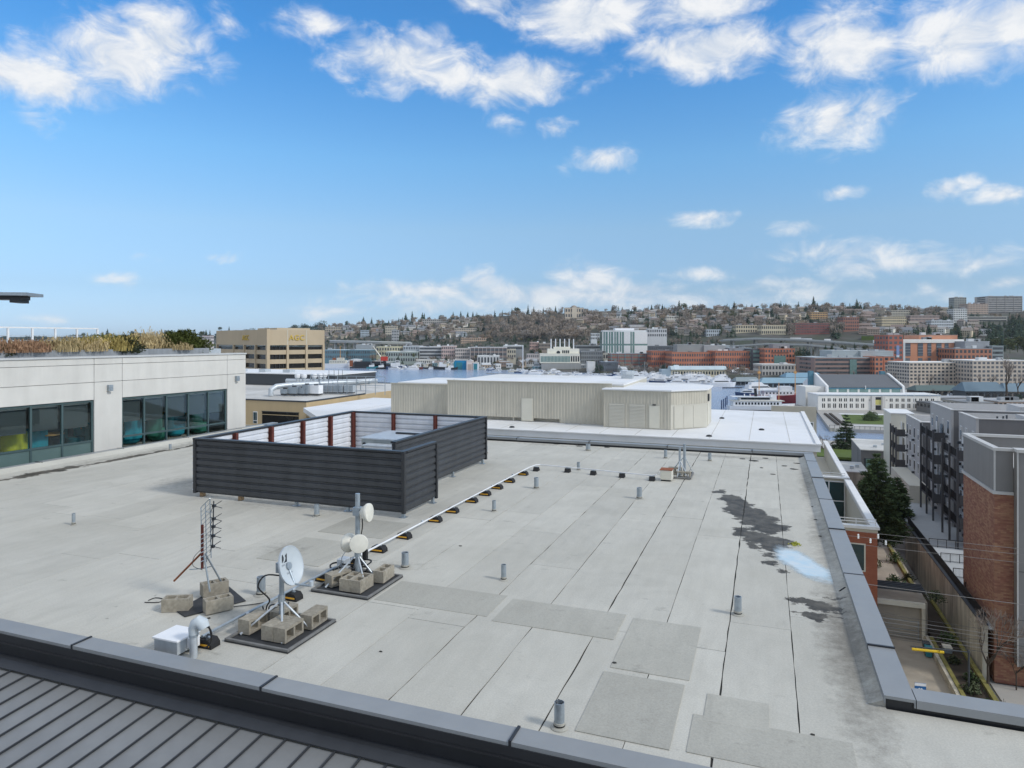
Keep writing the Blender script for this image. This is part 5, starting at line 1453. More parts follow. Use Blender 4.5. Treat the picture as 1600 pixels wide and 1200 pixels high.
bx2 = lambda lab, c, m='mossy_curb': tag(MB().box(*c).build('mossy_curb', M[m], None, loc=AB(0, 0, GZ), rz=ROT), lab, 'kerb', 'mossy kerbs round the planting bed')
bx2('mossy kerb between the driveway and the planting bed', (16.35, 16.7, 45, 84, 0, .85)); bx2('mossy kerb at the foot of the retaining wall', (18.75, 19.15, 45, 96, 0, .9)); bx2('short mossy kerb closing the near end of the planting bed', (16.71, 18.74, 62.2, 62.6, 0, .7))
tag(MB().box(16.0, 16.34, 45, 84.3, 0, .75).build('low_wall', M['retaining_concrete'], None, loc=AB(0, 0, GZ), rz=ROT), 'low concrete wall along the right side of the driveway', 'wall')
struct('planting_bed', 'dark earth of the planting bed beside the driveway', MB().box(16.71, 18.74, 62.61, 100, 0, .62), 'soil', AB(0, 0, GZ), ROT)
rw = thing('retaining_wall', 'stained concrete retaining wall below the grey apartment terrace', 'wall', AB(19.4, 76.9, GZ), ROT)
for k in range(5): bx('wall_panel', 'retaining_concrete', rw, 0, .45, .0 + k * 7.7, 7.68 + k * 7.7, 0, 5.25)
bx('coping', 'charcoal_panel', rw, -.05, .5, 0, 38.6, 5.251, 5.36)
fn = thing('fence', 'dark slatted fence along the top of the retaining wall', 'fence', AB(19.7, 76.9, GZ + 5.36), ROT)
for k in range(150): bx('picket', 'rail_black', fn, 0, .03, k * .257, k * .257 + .14, .002, 1.0)
bx('rail', 'rail_black', fn, .031, .07, 0, 38.5, .9, .98)
struct('terrace', 'pale paved terrace in front of the grey apartments', MB().box(19.86, 26, 77, 150, 4.9, 5.14), 'terrace_floor', AB(0, 0, GZ), ROT)
TZ_ = GZ + 5.14
for k, (b, lab) in enumerate([(86.5, 'black patio fence nearest the brick building'), (91.5, 'second black patio fence on the terrace'), (97.5, 'third black patio fence on the terrace'), (104, 'farthest black patio fence below the balconies')]):
    f = thing('patio_fence', lab, 'fence', AB(20.2, b, TZ_), ROT, 'black patio fences on the terrace')
    bx('rail', 'rail_black', f, 0, 5, -.03, .03, 1.05, 1.12); bx('rail', 'rail_black', f, 0, 5, -.02, .02, .1, .15)
    for q in range(6): bx('post', 'rail_black', f, q * 1.0, q * 1.0 + .07, -.035, .035, 0.003, 1.05)
    mb = MB(); [mb.box(.12 + q * .13, .135 + q * .13, -.008, .008, .151, 1.049) for q in range(37)]; tag(mb.build('baluster', M['rail_black'], f), kind='stuff')
for k in range(5): tag(MB().box(11.5, 16.3, 85.4 + k * .55, 85.55 + k * .55, 4.9, 5.1).build('trellis_beam', M['charcoal_panel'], None, loc=AB(0, 0, GZ), rz=ROT), '%s dark trellis beam over the garage portal' % ['nearest', 'second', 'third', 'fourth', 'farthest'][k], 'beam', 'dark trellis beams')
bx2('mossy kerb along the planted deck', (15.6, 15.95, 88, 106, 4.05, 4.5))
# clearance bar, sign, utility pole stub and hatch in the bed
yb = thing('clearance_bar', 'yellow height bar hung from a dark pipe over the driveway', 'height bar', PD(1425, 1012, 63), -.32)
MB().cyl((-.1, 0, .12), (4.6, .3, .12), .06, n=8).build('pipe', M['charcoal_panel'], yb); MB().cyl((0, 0, -.12), (2.6, .17, -.12), .13, n=10).build('bar', M['yellow_bar'], yb)
for x in (.3, 2.2): MB().cyl((x, .02, -.1), (x, .02, .1), .02, n=6).build('hanger', M['rail_black'], yb)
MB().cyl((4.6, .3, -4.2), (4.6, .3, .25), .09, n=8).build('post', M['charcoal_panel'], yb)
sg = thing('street_sign', 'blue and white sign standing by the driveway entrance', 'sign', PD(1438, 1080, 60), -.2)
bx('board', 'sign_blue', sg, -.46, .46, -.02, .02, -.05, .72); bx('white_band', 'white_paint', sg, -.46, .46, -.024, -.0205, .46, .71)
MB().extrude([(-.22, .16), (-.1, .3), (.0, .22), (.1, .3), (.22, .16), (.1, .1), (-.1, .1)], 'y', -.025, -.0206).build('emblem', M['white_paint'], sg)
MB().cyl((0, .03, -3.5), (0, .03, .7), .03, n=6).build('pole', M['galvanised'], sg)
ub = thing('utility_box', 'pale lidded utility box in the planting bed', 'utility box', AB(17.0, 80.6, GZ + .62), ROT)
bx('body', 'galvanised', ub, 0, .75, 0, .9, 0, .5); bx('lid', 'cream_door', ub, -.03, .78, -.03, .93, .501, .58)
hc = thing('ground_hatch', 'grey framed ground hatch at the near end of the planting bed', 'hatch', AB(17.6, 63.4, GZ + .622), ROT)
bx('frame', 'mossy_curb', hc, 0, 1.15, 0, 2.0, 0, .06); bx('cover', 'galv_light', hc, .15, 1.0, .15, 1.85, .0605, .1)

# ------------------------------------------------------------------ brick and grey metal apartment building at the right edge
bb = thing('brick_apartments', 'mottled brick apartment building with grey metal top at the right edge', 'building', AB(20.35, 76.8, GZ), ROT)
zb = 17.9
bx('wall', 'brick_mottled', bb, 0, 1.5, 0, 10.9, 0, zb); bx('wall', 'brick_mottled', bb, 1.501, 30, .02, 10.9, 0, zb - .01)
bx('brick_trim', 'trim_pale', bb, -.15, 1.52, -.15, 11.0, zb, zb + .28)
t0_ = zb + .281; t1_ = 22.02
for c in [(0, .2, .2, 10.9), (0, 1.5, 0, .199)]: bx('metal_panel', 'grey_metal_panel', bb, c[0], c[1], c[2], c[3], t0_, t1_)
bx('corner_trim', 'trim_pale', bb, -.04, .09, -.04, .10, t0_, t1_)
bx('metal_panel', 'grey_metal_panel', bb, .201, 30, 10.7, 10.9, t0_, t1_); bx('roof', 'pale_roof', bb, .2, 30, .2, 10.69, t0_, t0_ + 2.2)
bx('coping', 'trim_pale', bb, -.12, .45, -.12, 11.0, t1_ + .001, t1_ + .28); bx('coping', 'trim_pale', bb, .451, 1.46, -.12, .4, t1_ + .001, t1_ + .28); bx('coping', 'trim_pale', bb, .451, 30, 10.5, 11.0, t1_ + .001, t1_ + .28)
bx('bay', 'grey_metal_panel', bb, 1.55, 30, -1.0, .019, 2.2, t1_ + .05); bx('bay_trim', 'trim_pale', bb, 1.50, 1.62, -1.06, -1.001, 2.2, t1_ + .05); bx('coping', 'trim_pale', bb, 1.47, 30, -1.15, .25, t1_ + .051, t1_ + .33)
for z in (6.5, 11): bx('joint', 'charcoal_panel', bb, 1.63, 30, -1.012, -1.001, z, z + .05)

# ------------------------------------------------------------------ grey apartment terrace beyond it
gz = TZ_
ga = thing('grey_apartments', 'pale grey apartment block stepping back with balconies at right', 'building', AB(25.4, 103.4, 0), ROT)
def gb(b): return b - 103.4
def wing(b0, b1, zt, depth=24, name='wall'):
    bx(name, 'grey_clad', ga, 0, .3, gb(b0), gb(b1), GZ, zt); bx('end_wall', 'grey_clad_dark', ga, .301, depth, gb(b0), gb(b0) + .3, GZ, zt - .001); bx('end_wall', 'grey_clad', ga, .301, depth, gb(b1) - .3, gb(b1), GZ, zt - .001)
    bx('roof', 'white_roof', ga, .301, depth, gb(b0) + .301, gb(b1) - .301, zt - 1.4, zt - 1.1)
    bx('coping', 'trim_pale', ga, -.06, .42, gb(b0) - .06, gb(b1) + .06, zt + .001, zt + .12); bx('coping', 'trim_pale', ga, .421, depth, gb(b0) - .06, gb(b0) + .4, zt + .001, zt + .12)
    bx('back_wall', 'grey_clad', ga, depth, depth + .3, gb(b0), gb(b1), GZ, zt)
wing(103.4, 111.8, -6.7); wing(116, 129.5, -6.8); wing(137, 150.2, -11.0)
bx('wall', 'grey_clad', ga, 2.6, 24, gb(111.81), gb(115.99), GZ, -7.6); bx('wall', 'grey_clad', ga, 2.6, 24, gb(129.51), gb(136.99), GZ, -10.6); bx('coping', 'trim_pale', ga, 2.5, 24, gb(129.52), gb(136.98), -10.599, -10.48)
bx('roof_box', 'grey_clad', ga, 5.6, 11, gb(104.5), gb(108), -7.79, -6.3); bx('roof_box', 'grey_clad_dark', ga, 12, 22, gb(105), gb(110.5), -7.79, -6.0)
bx('roof_box', 'grey_clad', ga, 9, 16, gb(118), gb(124), -7.89, -6.2)
for x, b in ((3.0, 106), (3.8, 106.5), (4.6, 108)): MB().cyl((x, gb(b), -7.79), (x, gb(b), -6.5), .12, n=8).build('roof_vent', M['charcoal_panel'], ga)
bx('roof_tank', 'galv_light', ga, 20, 24, gb(118), gb(128), -7.89, -6.2)
def fwin(b, z, w_=1.1, h=1.7, lamp=True):
    o = MB().box(-.05, .01, gb(b), gb(b) + w_, z, z + h).build('window', M['white_cornice'], ga)
    MB().box(-.065, -.0501, gb(b) + .09, gb(b) + w_ - .09, z + .1, z + h - .1).build('pane', M['window_dark'], o)
    if R.random() < .6: MB().box(-.0665, -.0651, gb(b) + .1, gb(b) + w_ - .1, z + h * R.uniform(.35, .7), z + h - .11).build('blind', M['trim_pale'], o)
    if lamp: MB().box(-.45, -.066, gb(b) + w_ * .5, gb(b) + w_ * .5 + .4, z - .55, z - .2).build('planter_box', M['charcoal_panel'], o)
for z in (-10.4, -13.35, -16.3, -19.25, -22.6):
    for b in (104.2, 107.4, 110.0): fwin(b, z, 1.0, 2.0)
    for b in (117.0, 120.2, 124.0, 127.2): fwin(b, z - .1, 1.2, 2.0, b in (117.0, 124.0))
for z in (-14.4, -17.3, -20.3):
    for b in (138.2, 141.6, 145.5, 148.0): fwin(b, z, 1.2, 1.9, b in (141.6, 148.0))
# balcony stacks: posts, slabs and dark railings
def stack(b0, b1, a0, zs_, lab):
    t = thing('balcony_stack', lab, 'balconies', AB(a0, b0, gz), ROT, None)
    d = 25.3 - a0; L_ = b1 - b0
    for y in (0, L_ * .5, L_ - .22): bx('post', 'balcony_grey', t, 0, .24, y, y + .22, .003, max(zs_) - gz + 1.5)
    for z in zs_:
        zz = z - gz
        bx('slab', 'balcony_grey', t, .241, d, 0, L_, zz - .28, zz)
        mb = MB(); n_ = int(L_ / .16)
        for q in range(n_): mb.box(.26, .285, q * .16 + .04, q * .16 + .085, zz + .08, zz + 1.05)
        tag(mb.build('baluster', M['rail_black'], t), kind='stuff')
        bx('rail', 'rail_black', t, .25, .30, 0, L_, zz + 1.051, zz + 1.12); bx('rail', 'rail_black', t, .25, .30, .01, L_ - .01, zz + .02, zz + .079)
        bx('side_panel', 'balcony_grey', t, .31, d, .02, .07, zz + .001, zz + 1.1)
        bx('door', 'white_cornice', t, d - .05, d - .01, L_ * .55, L_ * .55 + 1.0, zz + .01, zz + 2.2); bx('door_glass', 'window_dark', t, d - .05, d - .01, L_ * .15, L_ * .15 + 1.8, zz + .01, zz + 2.2)
stack(104, 112.5, 23.4, (-20.9, -17.95, -15.0, -12.05), 'nearer dark framed balcony stack on the grey apartments')
stack(119, 128, 23.6, (-20.9, -17.95, -15.0, -11.6), 'middle dark framed balcony stack on the grey apartments')
stack(150.5, 157, 23.6, (-20.9, -17.95, -15.0), 'farthest dark framed balcony stack on the grey apartments')
cp2 = thing('podium', 'cream concrete podium with a grey garage door under the far balconies', 'podium', AB(22.6, 131, GZ), ROT)
bx('wall', 'cream_door', cp2, 0, 2.75, 0, 18, 5.0, 8.0); bx('wall', 'cream_door', cp2, 0, 2.75, 3.2, 18, 0, 4.999); bx('garage_door', 'grey_clad', cp2, .6, 2.7, .6, .7, .1, 4.9); bx('pillar', 'cream_door', cp2, 0, .5, 0, .5, 0, 4.998)
wt = thing('stair_tower', 'tall cream white stair tower left of the grey apartments', 'tower', AB(24.0, 158.5, -31), ROT)
bx('wall', 'cream_door', wt, 0, 4.2, 0, 9, 0, 19.3); bx('cap', 'white_cornice', wt, -.1, 4.3, -.1, 9.1, 19.301, 19.5); bx('side_box', 'white_cornice', wt, 1.5, 4.0, -1.5, -.01, 0, 16.0)

# ------------------------------------------------------------------ small modern grey building, low flat roof
sb = thing('flat_roofed_house', 'small dark grey flat roofed building below the apartments', 'building', AB(19.8, 169.4, -31), ROT)
bx('wall', 'grey_clad_dark', sb, 0, 16, 0, 18, 0, 9.9); bx('roof', 'pale_roof', sb, -.1, 16.1, -.1, 18.1, 9.901, 10.1)
bx('slab_band', 'charcoal_panel', sb, .2, 16, -.5, -.01, 4.4, 4.8)
w_ = bx('window_band', 'charcoal_panel', sb, .6, 9.5, -.03, -.005, 6.2, 8.2)
for k in range(3): bx('pane', 'window_green', w_, 1.0 + k * 1.6, 2.5 + k * 1.6, -.05, -.0305, 6.3, 8.1)
bx('side_groove', 'charcoal_panel', sb, -.03, -.005, 5, 5.6, 2, 9.8)
for k, (x, y, w1) in enumerate([(3, 4, .7), (5.2, 8, .5), (9, 11, 1.1), (12, 5, .6)]): bx('roof_box', 'galv_light', sb, x, x + w1, y, y + w1, 10.101, 10.6)
lr = thing('low_flat_roof', 'low cream flat roof in front of the small grey building', 'building', PD(1322, 745, 135), ROT)
bx('wall', 'retaining_concrete', lr, -5, 4, 0, 12, -8, .9); bx('roof', 'pale_roof', lr, -5.1, 4.1, -.1, 12.1, .901, 1.1)
for x, y in ((1, 3), (2.2, 5)): bx('roof_box', 'galv_light', lr, x, x + .7, y, y + .7, 1.101, 1.7)
struct('grass_patch', 'small strip of grass by the dark conifer', MB().box(-6, 8, 0, 14, -.3, .25), 'lawn', PD(1318, 716, 172), ROT)

# ------------------------------------------------------------------ overhead wires
def wire(lab, z0, z1, b, a0=-10, a1=75, r=.022, m='wire', sag=.6):
    pts = [AB(a0 + (a1 - a0) * k / 16, b, z0 + (z1 - z0) * k / 16 - sag * (1 - (k / 8 - 1) ** 2)) for k in range(17)]
    o0 = Vector(pts[0]); o = MB().tube([tuple(Vector(p) - o0) for p in pts], r, 5).build('overhead_wire', M[m], None, True, tuple(o0)); tag(o, lab, 'wire', 'overhead wires across the alley')
for k, (z, b, r, m) in enumerate([(-12.3, 65, .017, 'wire'), (-12.9, 65.6, .017, 'wire'), (-13.4, 65, .016, 'wire'), (-16.7, 65, .024, 'wire')]):
    wire(['topmost pale wire crossing above the brick building', 'second pale wire from the top', 'third pale wire from the top', 'single bright wire crossing below the upper three'][k], z, z - .7, b, r=r, m=m)
for k in range(7):
    wire('%s thin wire of the low bundle in front of the garage portal' % ['first', 'second', 'third', 'fourth', 'fifth', 'sixth', 'lowest'][k], -18.9 - k * .42, -20.2 - k * .25, 65 + .15 * k, r=.016, m='wire' if k % 3 else 'wire_dark')
for k, (px, py) in enumerate([(1341, 838), (1360, 845), (1384, 848), (1372, 838)]):
    x, y, z = PD(px, py, 57.5)
    t = thing('insulator', ['leftmost', 'second', 'rightmost', 'upper'][k] + ' pale insulator string on the upper wires', 'insulator', (x, y, z), ROT, 'insulators on the wires')
    MB().lathe([(.03, -.2), (.09, -.15), (.05, -.05), (.09, 0), (.05, .08), (.09, .14), (.02, .2)], 8).build('body', M['white_paint'], t)
# ------------------------------------------------------------------ far shore buildings
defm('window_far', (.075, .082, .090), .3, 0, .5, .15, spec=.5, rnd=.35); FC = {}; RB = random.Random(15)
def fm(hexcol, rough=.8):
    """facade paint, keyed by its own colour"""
    if hexcol not in FC: FC[hexcol] = mat('facade_paint', tuple(min(.85, (c * .75 + .25 * sum(lin(hexcol)) / 3) * 1.3) for c in lin(hexcol)), rough, 0, .05, .08, streak=.05)  # grey mixed into the paint in place of distance haze
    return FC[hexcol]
def far_block(lab, x0, x1, yt, yb, d, dep, wall, cat='building', win=None, rows=0, cols=0, band=False, roof='#8d9095', turn=0.0, name='building', wf=.6, hf=.55, pier=0, trim=None, group=None):
    """box building measured by its rectangle in the photograph and its distance"""
    cx = (x0 + x1) / 2
    if yb < 537 and d > 950: d = hill_point(cx, yb)[1]
    X, Yd, zt = PD(cx, yt, d); zbm = H - (yb - HZ) * d / F
    w_ = (x1 - x0) * d / F / 2; h = zt - zbm
    t = thing(name, lab, cat, (X, Yd, zbm), turn, group)
    bxm(t, 'wall', fm(wall), -w_, w_, 0, dep, -14, h)
    bxm(t, 'roof', fm(roof), -w_ - .2, w_ + .2, -.2, dep + .2, h + .003, h + .45)
    for k_ in range(RB.choice((1, 2, 3)) if dep > 13 and w_ > 6 else 0):
        x_ = RB.uniform(-w_ * .8, w_ * .6); a_ = RB.uniform(1.5, 4); bxm(t, 'roof_plant', fm(RB.choice(('#8f9498', '#b9bcbd', '#6d7276'))), x_, min(x_ + a_ * 1.6, w_ * .95), dep * .2, dep * .2 + a_, h + .46, h + .46 + RB.uniform(1.0, 2.6))
    if rows:
        cols = int(cols * (1.5 if d > 700 else 1.15)); mb = MB(); rh = h / rows
        for j in range(rows):
            z0 = j * rh + rh * (1 - hf) * .5
            if band:
                mb.box(-w_ + .6, w_ - .6, -.06, .0, z0, z0 + rh * hf)
            else:
                cw = 2 * w_ / cols
                for i in range(cols): mb.box(-w_ + cw * i + cw * (1 - wf) / 2, -w_ + cw * (i + 1) - cw * (1 - wf) / 2, -.06, 0, z0, z0 + rh * hf)
            ns = max(1, int(dep / max(2 * w_ / max(cols, 1), 3)))
            cw = dep / ns
            for sx in (-1, 1):
                for i in range(ns): mb.box(*sorted((sx * w_, sx * (w_ + .06))), cw * i + cw * .2, cw * (i + 1) - cw * .2, z0, z0 + rh * hf)
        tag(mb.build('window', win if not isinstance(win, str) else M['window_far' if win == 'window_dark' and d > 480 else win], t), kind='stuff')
    if pier:
        mb = MB()
        for i in range(pier + 1): x = -w_ + 2 * w_ * i / pier; mb.box(x - .3, x + .3, -.5, -.061, 0, h)
        tag(mb.build('pier', fm(trim or wall), t), kind='stuff')
    return t, w_, h
def bxm(par, name, m, *c): return MB().box(*c).build(name, m, par)
G = 'window_dark'; GG = 'window_green'
BD = [
 # label, x0, x1, ytop, ybase, dist, depth, wall, kwargs
 ('teal sided warehouse right beside the tan office block', 506, 540, 547, 561, 945, 40, '#4d7480', dict(roof='#9fb3ba', win=G, rows=2, cols=8)),
 ('second teal warehouse left of the red crane', 541, 578, 547, 561, 950, 40, '#416a78', dict(roof='#8fa5ad', win=G, rows=2, cols=9)),
 ('grey gabled shed above the teal warehouses', 556, 580, 539, 548, 985, 30, '#83878a', dict(roof='#a7abad')),
 ('pale yellow flat building behind the red crane', 588, 625, 542, 556, 990, 30, '#b5ad8a', dict(roof='#c0b994', win=G, rows=2, cols=6)),
 ('sage green long warehouse right of the red crane', 603, 652, 550, 566, 950, 40, '#8d9a94', dict(roof='#b7bdb9', win=G, rows=2, cols=9)),
 ('white roofed office with a sloping grey side above the sage warehouse', 630, 657, 541, 560, 985, 30, '#8f979c', dict(roof='#c9ccd0', win=G, rows=3, cols=5)),
 ('striped pale office building with four bands of windows', 655, 694, 542, 563, 960, 30, '#a9abac', dict(roof='#c4c6c8', win=G, rows=4, band=True)),
 ('low cream shed with dark openings behind the docks', 650, 700, 562, 570, 925, 15, '#b3aea2', dict(roof='#bfbcb4', win=G, rows=1, cols=10)),
 ('pinkish office block left of the brown office', 690, 712, 541, 564, 950, 25, '#b59a92', dict(roof='#c9c1bb', win=G, rows=4, cols=5)),
 ('cream stepped apartment block beside the pinkish office', 711, 737, 545, 566, 935, 25, '#b7aba2', dict(roof='#bcb4ac', win=G, rows=4, cols=6)),
 ('brown office with a white roof rim, middle of the far shore', 735, 792, 543, 564, 920, 30, '#83716a', dict(roof='#c3c4c5', win=G, rows=3, band=True, pier=9, trim='#a8a29c')),
 ('low white boat showroom in front of the brown office', 746, 780, 556, 571, 885, 18, '#b9bab8', dict(roof='#d0d0cc', win=G, rows=1, cols=5, hf=.7)),
 ('grey concrete deck building left of the tall white mast', 786, 818, 541, 547, 945, 20, '#83888b', dict(roof='#b6b9ba', win=G, rows=1, band=True)),
 ('cream low building under the grey deck building', 786, 806, 546, 560, 925, 18, '#b1a993', dict(roof='#c7c1ad', win=G, rows=2, cols=4)),
 ('small pink and white house left of the chimney plant', 823, 842, 553, 567, 890, 15, '#b3a9a6', dict(roof='#8b8380', win=G, rows=2, cols=4)),
 ('small coral building high behind the chimney plant', 828, 842, 535, 544, 1010, 15, '#b48e7f', dict(roof='#c2b4ac', win=G, rows=2, cols=4)),
 ('long low brown building behind the six chimneys', 842, 862, 537, 548, 1000, 15, '#8d8072', dict(roof='#9b948b', win=G, rows=2, cols=6)),
 ('grey glazed office right of the chimney plant', 908, 942, 549, 568, 835, 25, '#74797c', dict(roof='#8d9194', win=G, rows=3, cols=8)),
 ('long grey office strip below the green slope', 900, 944, 540, 551, 900, 20, '#85898a', dict(roof='#9a9d9d', win=G, rows=2, band=True)),
 ('cream wing between the grey office and the white tower', 930, 958, 552, 562, 840, 20, '#aca99b', dict(roof='#b9b6aa', win=G, rows=1, cols=5)),
 ('blue grey restaurant roof above the marina', 940, 966, 566, 582, 770, 20, '#555e68', dict(roof='#6d7884', win=G, rows=2, cols=6)),
 ('white sail shaped shed in the marina', 918, 930, 566, 580, 770, 12, '#c4c1ba', dict(roof='#cfccc5')),
 ('red brick apartments with blue bays below the white tower', 955, 1020, 553, 575, 800, 30, '#8a5142', dict(roof='#777c80', win=GG, rows=4, cols=14, pier=6, trim='#6d7786')),
 ('dark grey office behind the orange brick buildings', 1010, 1052, 541, 553, 850, 25, '#5d6369', dict(roof='#70777d', win=G, rows=2, cols=10)),
 ('orange brick wing at the left of the long orange building', 1018, 1050, 549, 580, 775, 30, '#b5633d', dict(roof='#9a5a3c', win=G, rows=4, cols=7)),
 ('long orange brick research building behind the marina', 1050, 1118, 551, 582, 740, 35, '#bb6a41', dict(roof='#a56240', win=G, rows=4, cols=12)),
 ('orange brick research building, right half of the long one', 1118, 1176, 549, 584, 728, 35, '#b9673e', dict(roof='#a05f3e', win=G, rows=4, cols=11)),
 ('grey metal plant rooms on the long orange building, left', 1058, 1100, 539, 550, 760, 18, '#7f898a', dict(roof='#98a2a3')),
 ('grey metal plant rooms on the long orange building, right', 1100, 1140, 540, 551, 758, 18, '#8b9497', dict(roof='#a5adb0')),
 ('blue grey plant room at the end of the long orange building', 1140, 1174, 544, 550, 745, 15, '#7a8891', dict(roof='#93a0a8')),
 ('dark glass link between the two orange buildings', 1176, 1196, 546, 578, 720, 25, '#474b50', dict(roof='#5b5f63', win=GG, rows=5, band=True)),
 ('square orange brick building with a glazed middle', 1195, 1242, 545, 574, 705, 30, '#b7663f', dict(roof='#a2623f', win=G, rows=4, cols=7)),
 ('grey rooftop block on the square orange building', 1208, 1234, 538, 546, 720, 12, '#7d8288', dict(roof='#979ca1')),
 ('white low office in front of the square orange building', 1191, 1246, 570, 588, 660, 25, '#aeaca6', dict(roof='#bcbab4', win=G, rows=2, cols=10)),
 ('grey concrete blank wall building right of the square orange one', 1261, 1275, 557, 574, 700, 15, '#8d8e8c', dict(roof='#9fa09e')),
 ('banded brown office building behind the white armory', 1273, 1368, 559, 592, 600, 40, '#8c6f63', dict(roof='#9aa3a6', win=G, rows=5, band=True, hf=.5)),
 ('orange tower at the right end of the banded brown office', 1367, 1380, 558, 594, 592, 20, '#bb6c45', dict(roof='#a56343', win=G, rows=5, cols=2)),
 ('narrow orange tower right of the banded brown office', 1381, 1398, 557, 594, 600, 25, '#b96b46', dict(roof='#8e9698', win=G, rows=5, cols=2)),
 ('pale plant deck on the banded brown office', 1300, 1345, 548, 560, 615, 25, '#8f999c', dict(roof='#aab3b5')),
 ('grey plant box right on the banded brown office', 1345, 1396, 549, 559, 612, 25, '#949da0', dict(roof='#adb5b7')),
 ('orange hospital block with white rim and tall dark windows', 1411, 1505, 531, 572, 640, 45, '#c07a50', dict(roof='#c9cac8', pier=0)),
 ('red brick stair tower with a hanging banner', 1388, 1411, 524, 570, 635, 25, '#a6553c', dict(roof='#a86c54', win=G, rows=6, cols=3)),
 ('upper orange storey on the hospital block', 1436, 1496, 524, 531, 655, 25, '#b67650', dict(roof='#a58374')),
 ('grey topped brick laboratory right of the hospital block', 1492, 1550, 545, 570, 615, 30, '#aa6a4a', dict(roof='#888d92', win=G, rows=3, cols=8)),
 ('grey metal plant floor above the brick laboratory', 1508, 1546, 534, 545, 625, 20, '#85898e', dict(roof='#9a9ea2')),
 ('blue grey glazed end of the brick laboratory', 1550, 1568, 541, 568, 618, 20, '#7f8b8d', dict(roof='#929d9e', win=G, rows=4, band=True)),
 ('long beige apartment building with seven rows of windows', 1421, 1520, 567, 600, 520, 30, '#b3a38f', dict(roof='#c8c4bc', win=G, rows=6, cols=14)),
 ('beige apartment building at the right edge with white roof', 1520, 1610, 564, 603, 500, 30, '#b0a18f', dict(roof='#c9c6c0', win=G, rows=6, cols=12)),
 ('low beige wing at the left end of the apartment building', 1405, 1424, 573, 600, 535, 20, '#ab9d89', dict(roof='#b8ad9c', win=G, rows=5, cols=3)),
 # hill
 ('tall banded grey tower block on the hilltop at right', 1544, 1597, 463, 489, 1330, 40, '#a8a39c', dict(roof='#7b7672', win=G, rows=9, band=True, hf=.6, pier=4, trim='#8f8a85')),
 ('pale concrete podium left of the tower block on the hill', 1511, 1573, 495, 503, 1230, 30, '#a9a69c', dict(roof='#b5b3aa', win=G, rows=2, band=True)),
 ('tall white apartment tower on the right hill', 1490, 1511, 483, 503, 1230, 18, '#c4c6c4', dict(roof='#c8c9c7', win=G, rows=6, cols=4)),
 ('terracotta and cream flats left of the tower block', 1512, 1544, 475, 490, 1340, 25, '#b39a85', dict(roof='#b88f78', win=G, rows=5, cols=9)),
 ('grey green tall flats on the skyline at right', 1491, 1510, 465, 482, 1390, 18, '#8f928a', dict(roof='#81857e', win=G, rows=6, cols=5)),
 ('cream four storey apartments with gabled tops on the right hill', 1378, 1416, 495, 512, 1130, 20, '#bfae87', dict(roof='#a59a80', win=G, rows=4, cols=8)),
 ('grey cream flats behind the cream apartments', 1392, 1422, 485, 496, 1230, 20, '#aea795', dict(roof='#b3aea0', win=G, rows=3, cols=8)),
 ('row of white and brick gabled townhouses on the right hill', 1422, 1468, 493, 506, 1200, 15, '#a58d82', dict(roof='#9d9791', win=G, rows=3, cols=14)),
 ('white blue flat roofed house row by dark pines', 1455, 1490, 501, 514, 1120, 15, '#b8bfc4', dict(roof='#bcc3c7', win=G, rows=3, cols=9)),
 ('long dark red brick apartment building above the viaduct', 1242, 1296, 505, 521, 1080, 25, '#83453d', dict(roof='#8c7a74', win=G, rows=4, cols=14)),
 ('orange brown brick church like block on the hill', 1318, 1342, 496, 517, 1130, 20, '#96604c', dict(roof='#8a6353', win=G, rows=4, cols=5)),
 ('ochre yellow apartment house high on the hill', 1267, 1293, 488, 498, 1290, 18, '#b78f57', dict(roof='#97815f', win=G, rows=3, cols=7)),
 ('cream apartment house with dark windows left of the red brick block', 1190, 1228, 508, 523, 1080, 18, '#bdb192', dict(roof='#98816f', win=G, rows=2, cols=8)),
 ('cream apartment house above the left end of the viaduct', 1150, 1183, 508, 520, 1100, 18, '#bfb292', dict(roof='#8d7468', win=G, rows=2, cols=6)),
 ('white roofed modern house between dark conifers on the hill', 1041, 1060, 494, 503, 1260, 14, '#c6c2b4', dict(roof='#d0cec6', win=G, rows=2, cols=5)),
 ('grand cream mansion on the skyline', 883, 912, 481, 497, 1420, 25, '#bfae96', dict(roof='#8a8177', win=G, rows=2, cols=5)),
 ('terrace of grey and white gabled houses above the white tower', 984, 1016, 507, 516, 1040, 12, '#8f8a8c', dict(roof='#6d6668', win='white_cornice', rows=2, cols=11)),
 ('pair of white modern houses by the green slope, left', 924, 933, 521, 531, 950, 10, '#bfc2c3', dict(roof='#c4c7c8', win=G, rows=2, cols=3)),
 ('pair of white modern houses by the green slope, right', 934, 943, 521, 531, 955, 10, '#b3b6ba', dict(roof='#c4c7c8', win=G, rows=2, cols=3)),
 ('cream flats in a row halfway up the hill', 710, 752, 513, 520, 1230, 15, '#bdae98', dict(roof='#a59a8a', win=G, rows=2, cols=10)),
 ('grey gabled flats on the left hill', 660, 700, 499, 506, 1480, 15, '#a9a49c', dict(roof='#8d8680', win=G, rows=2, cols=9)),
 ('cream and rust flats at the foot of the left hill', 720, 762, 528, 536, 1020, 14, '#b99a7c', dict(roof='#b08a72', win=G, rows=2, cols=9)),
 ('tall pale narrow apartment house on the left hill', 602, 620, 510, 525, 1220, 15, '#c0b59d', dict(roof='#a9a08c', win=G, rows=4, cols=4)),
 ('grey white apartment house beside the narrow pale one', 612, 622, 516, 534, 1130, 14, '#a5a7a8', dict(roof='#95989a', win=G, rows=4, cols=3)),
 ('long low cream roof row at left of the hill skyline', 508, 535, 511, 518, 1700, 18, '#b6a78d', dict(roof='#a08f78', win=G, rows=2, cols=7)),
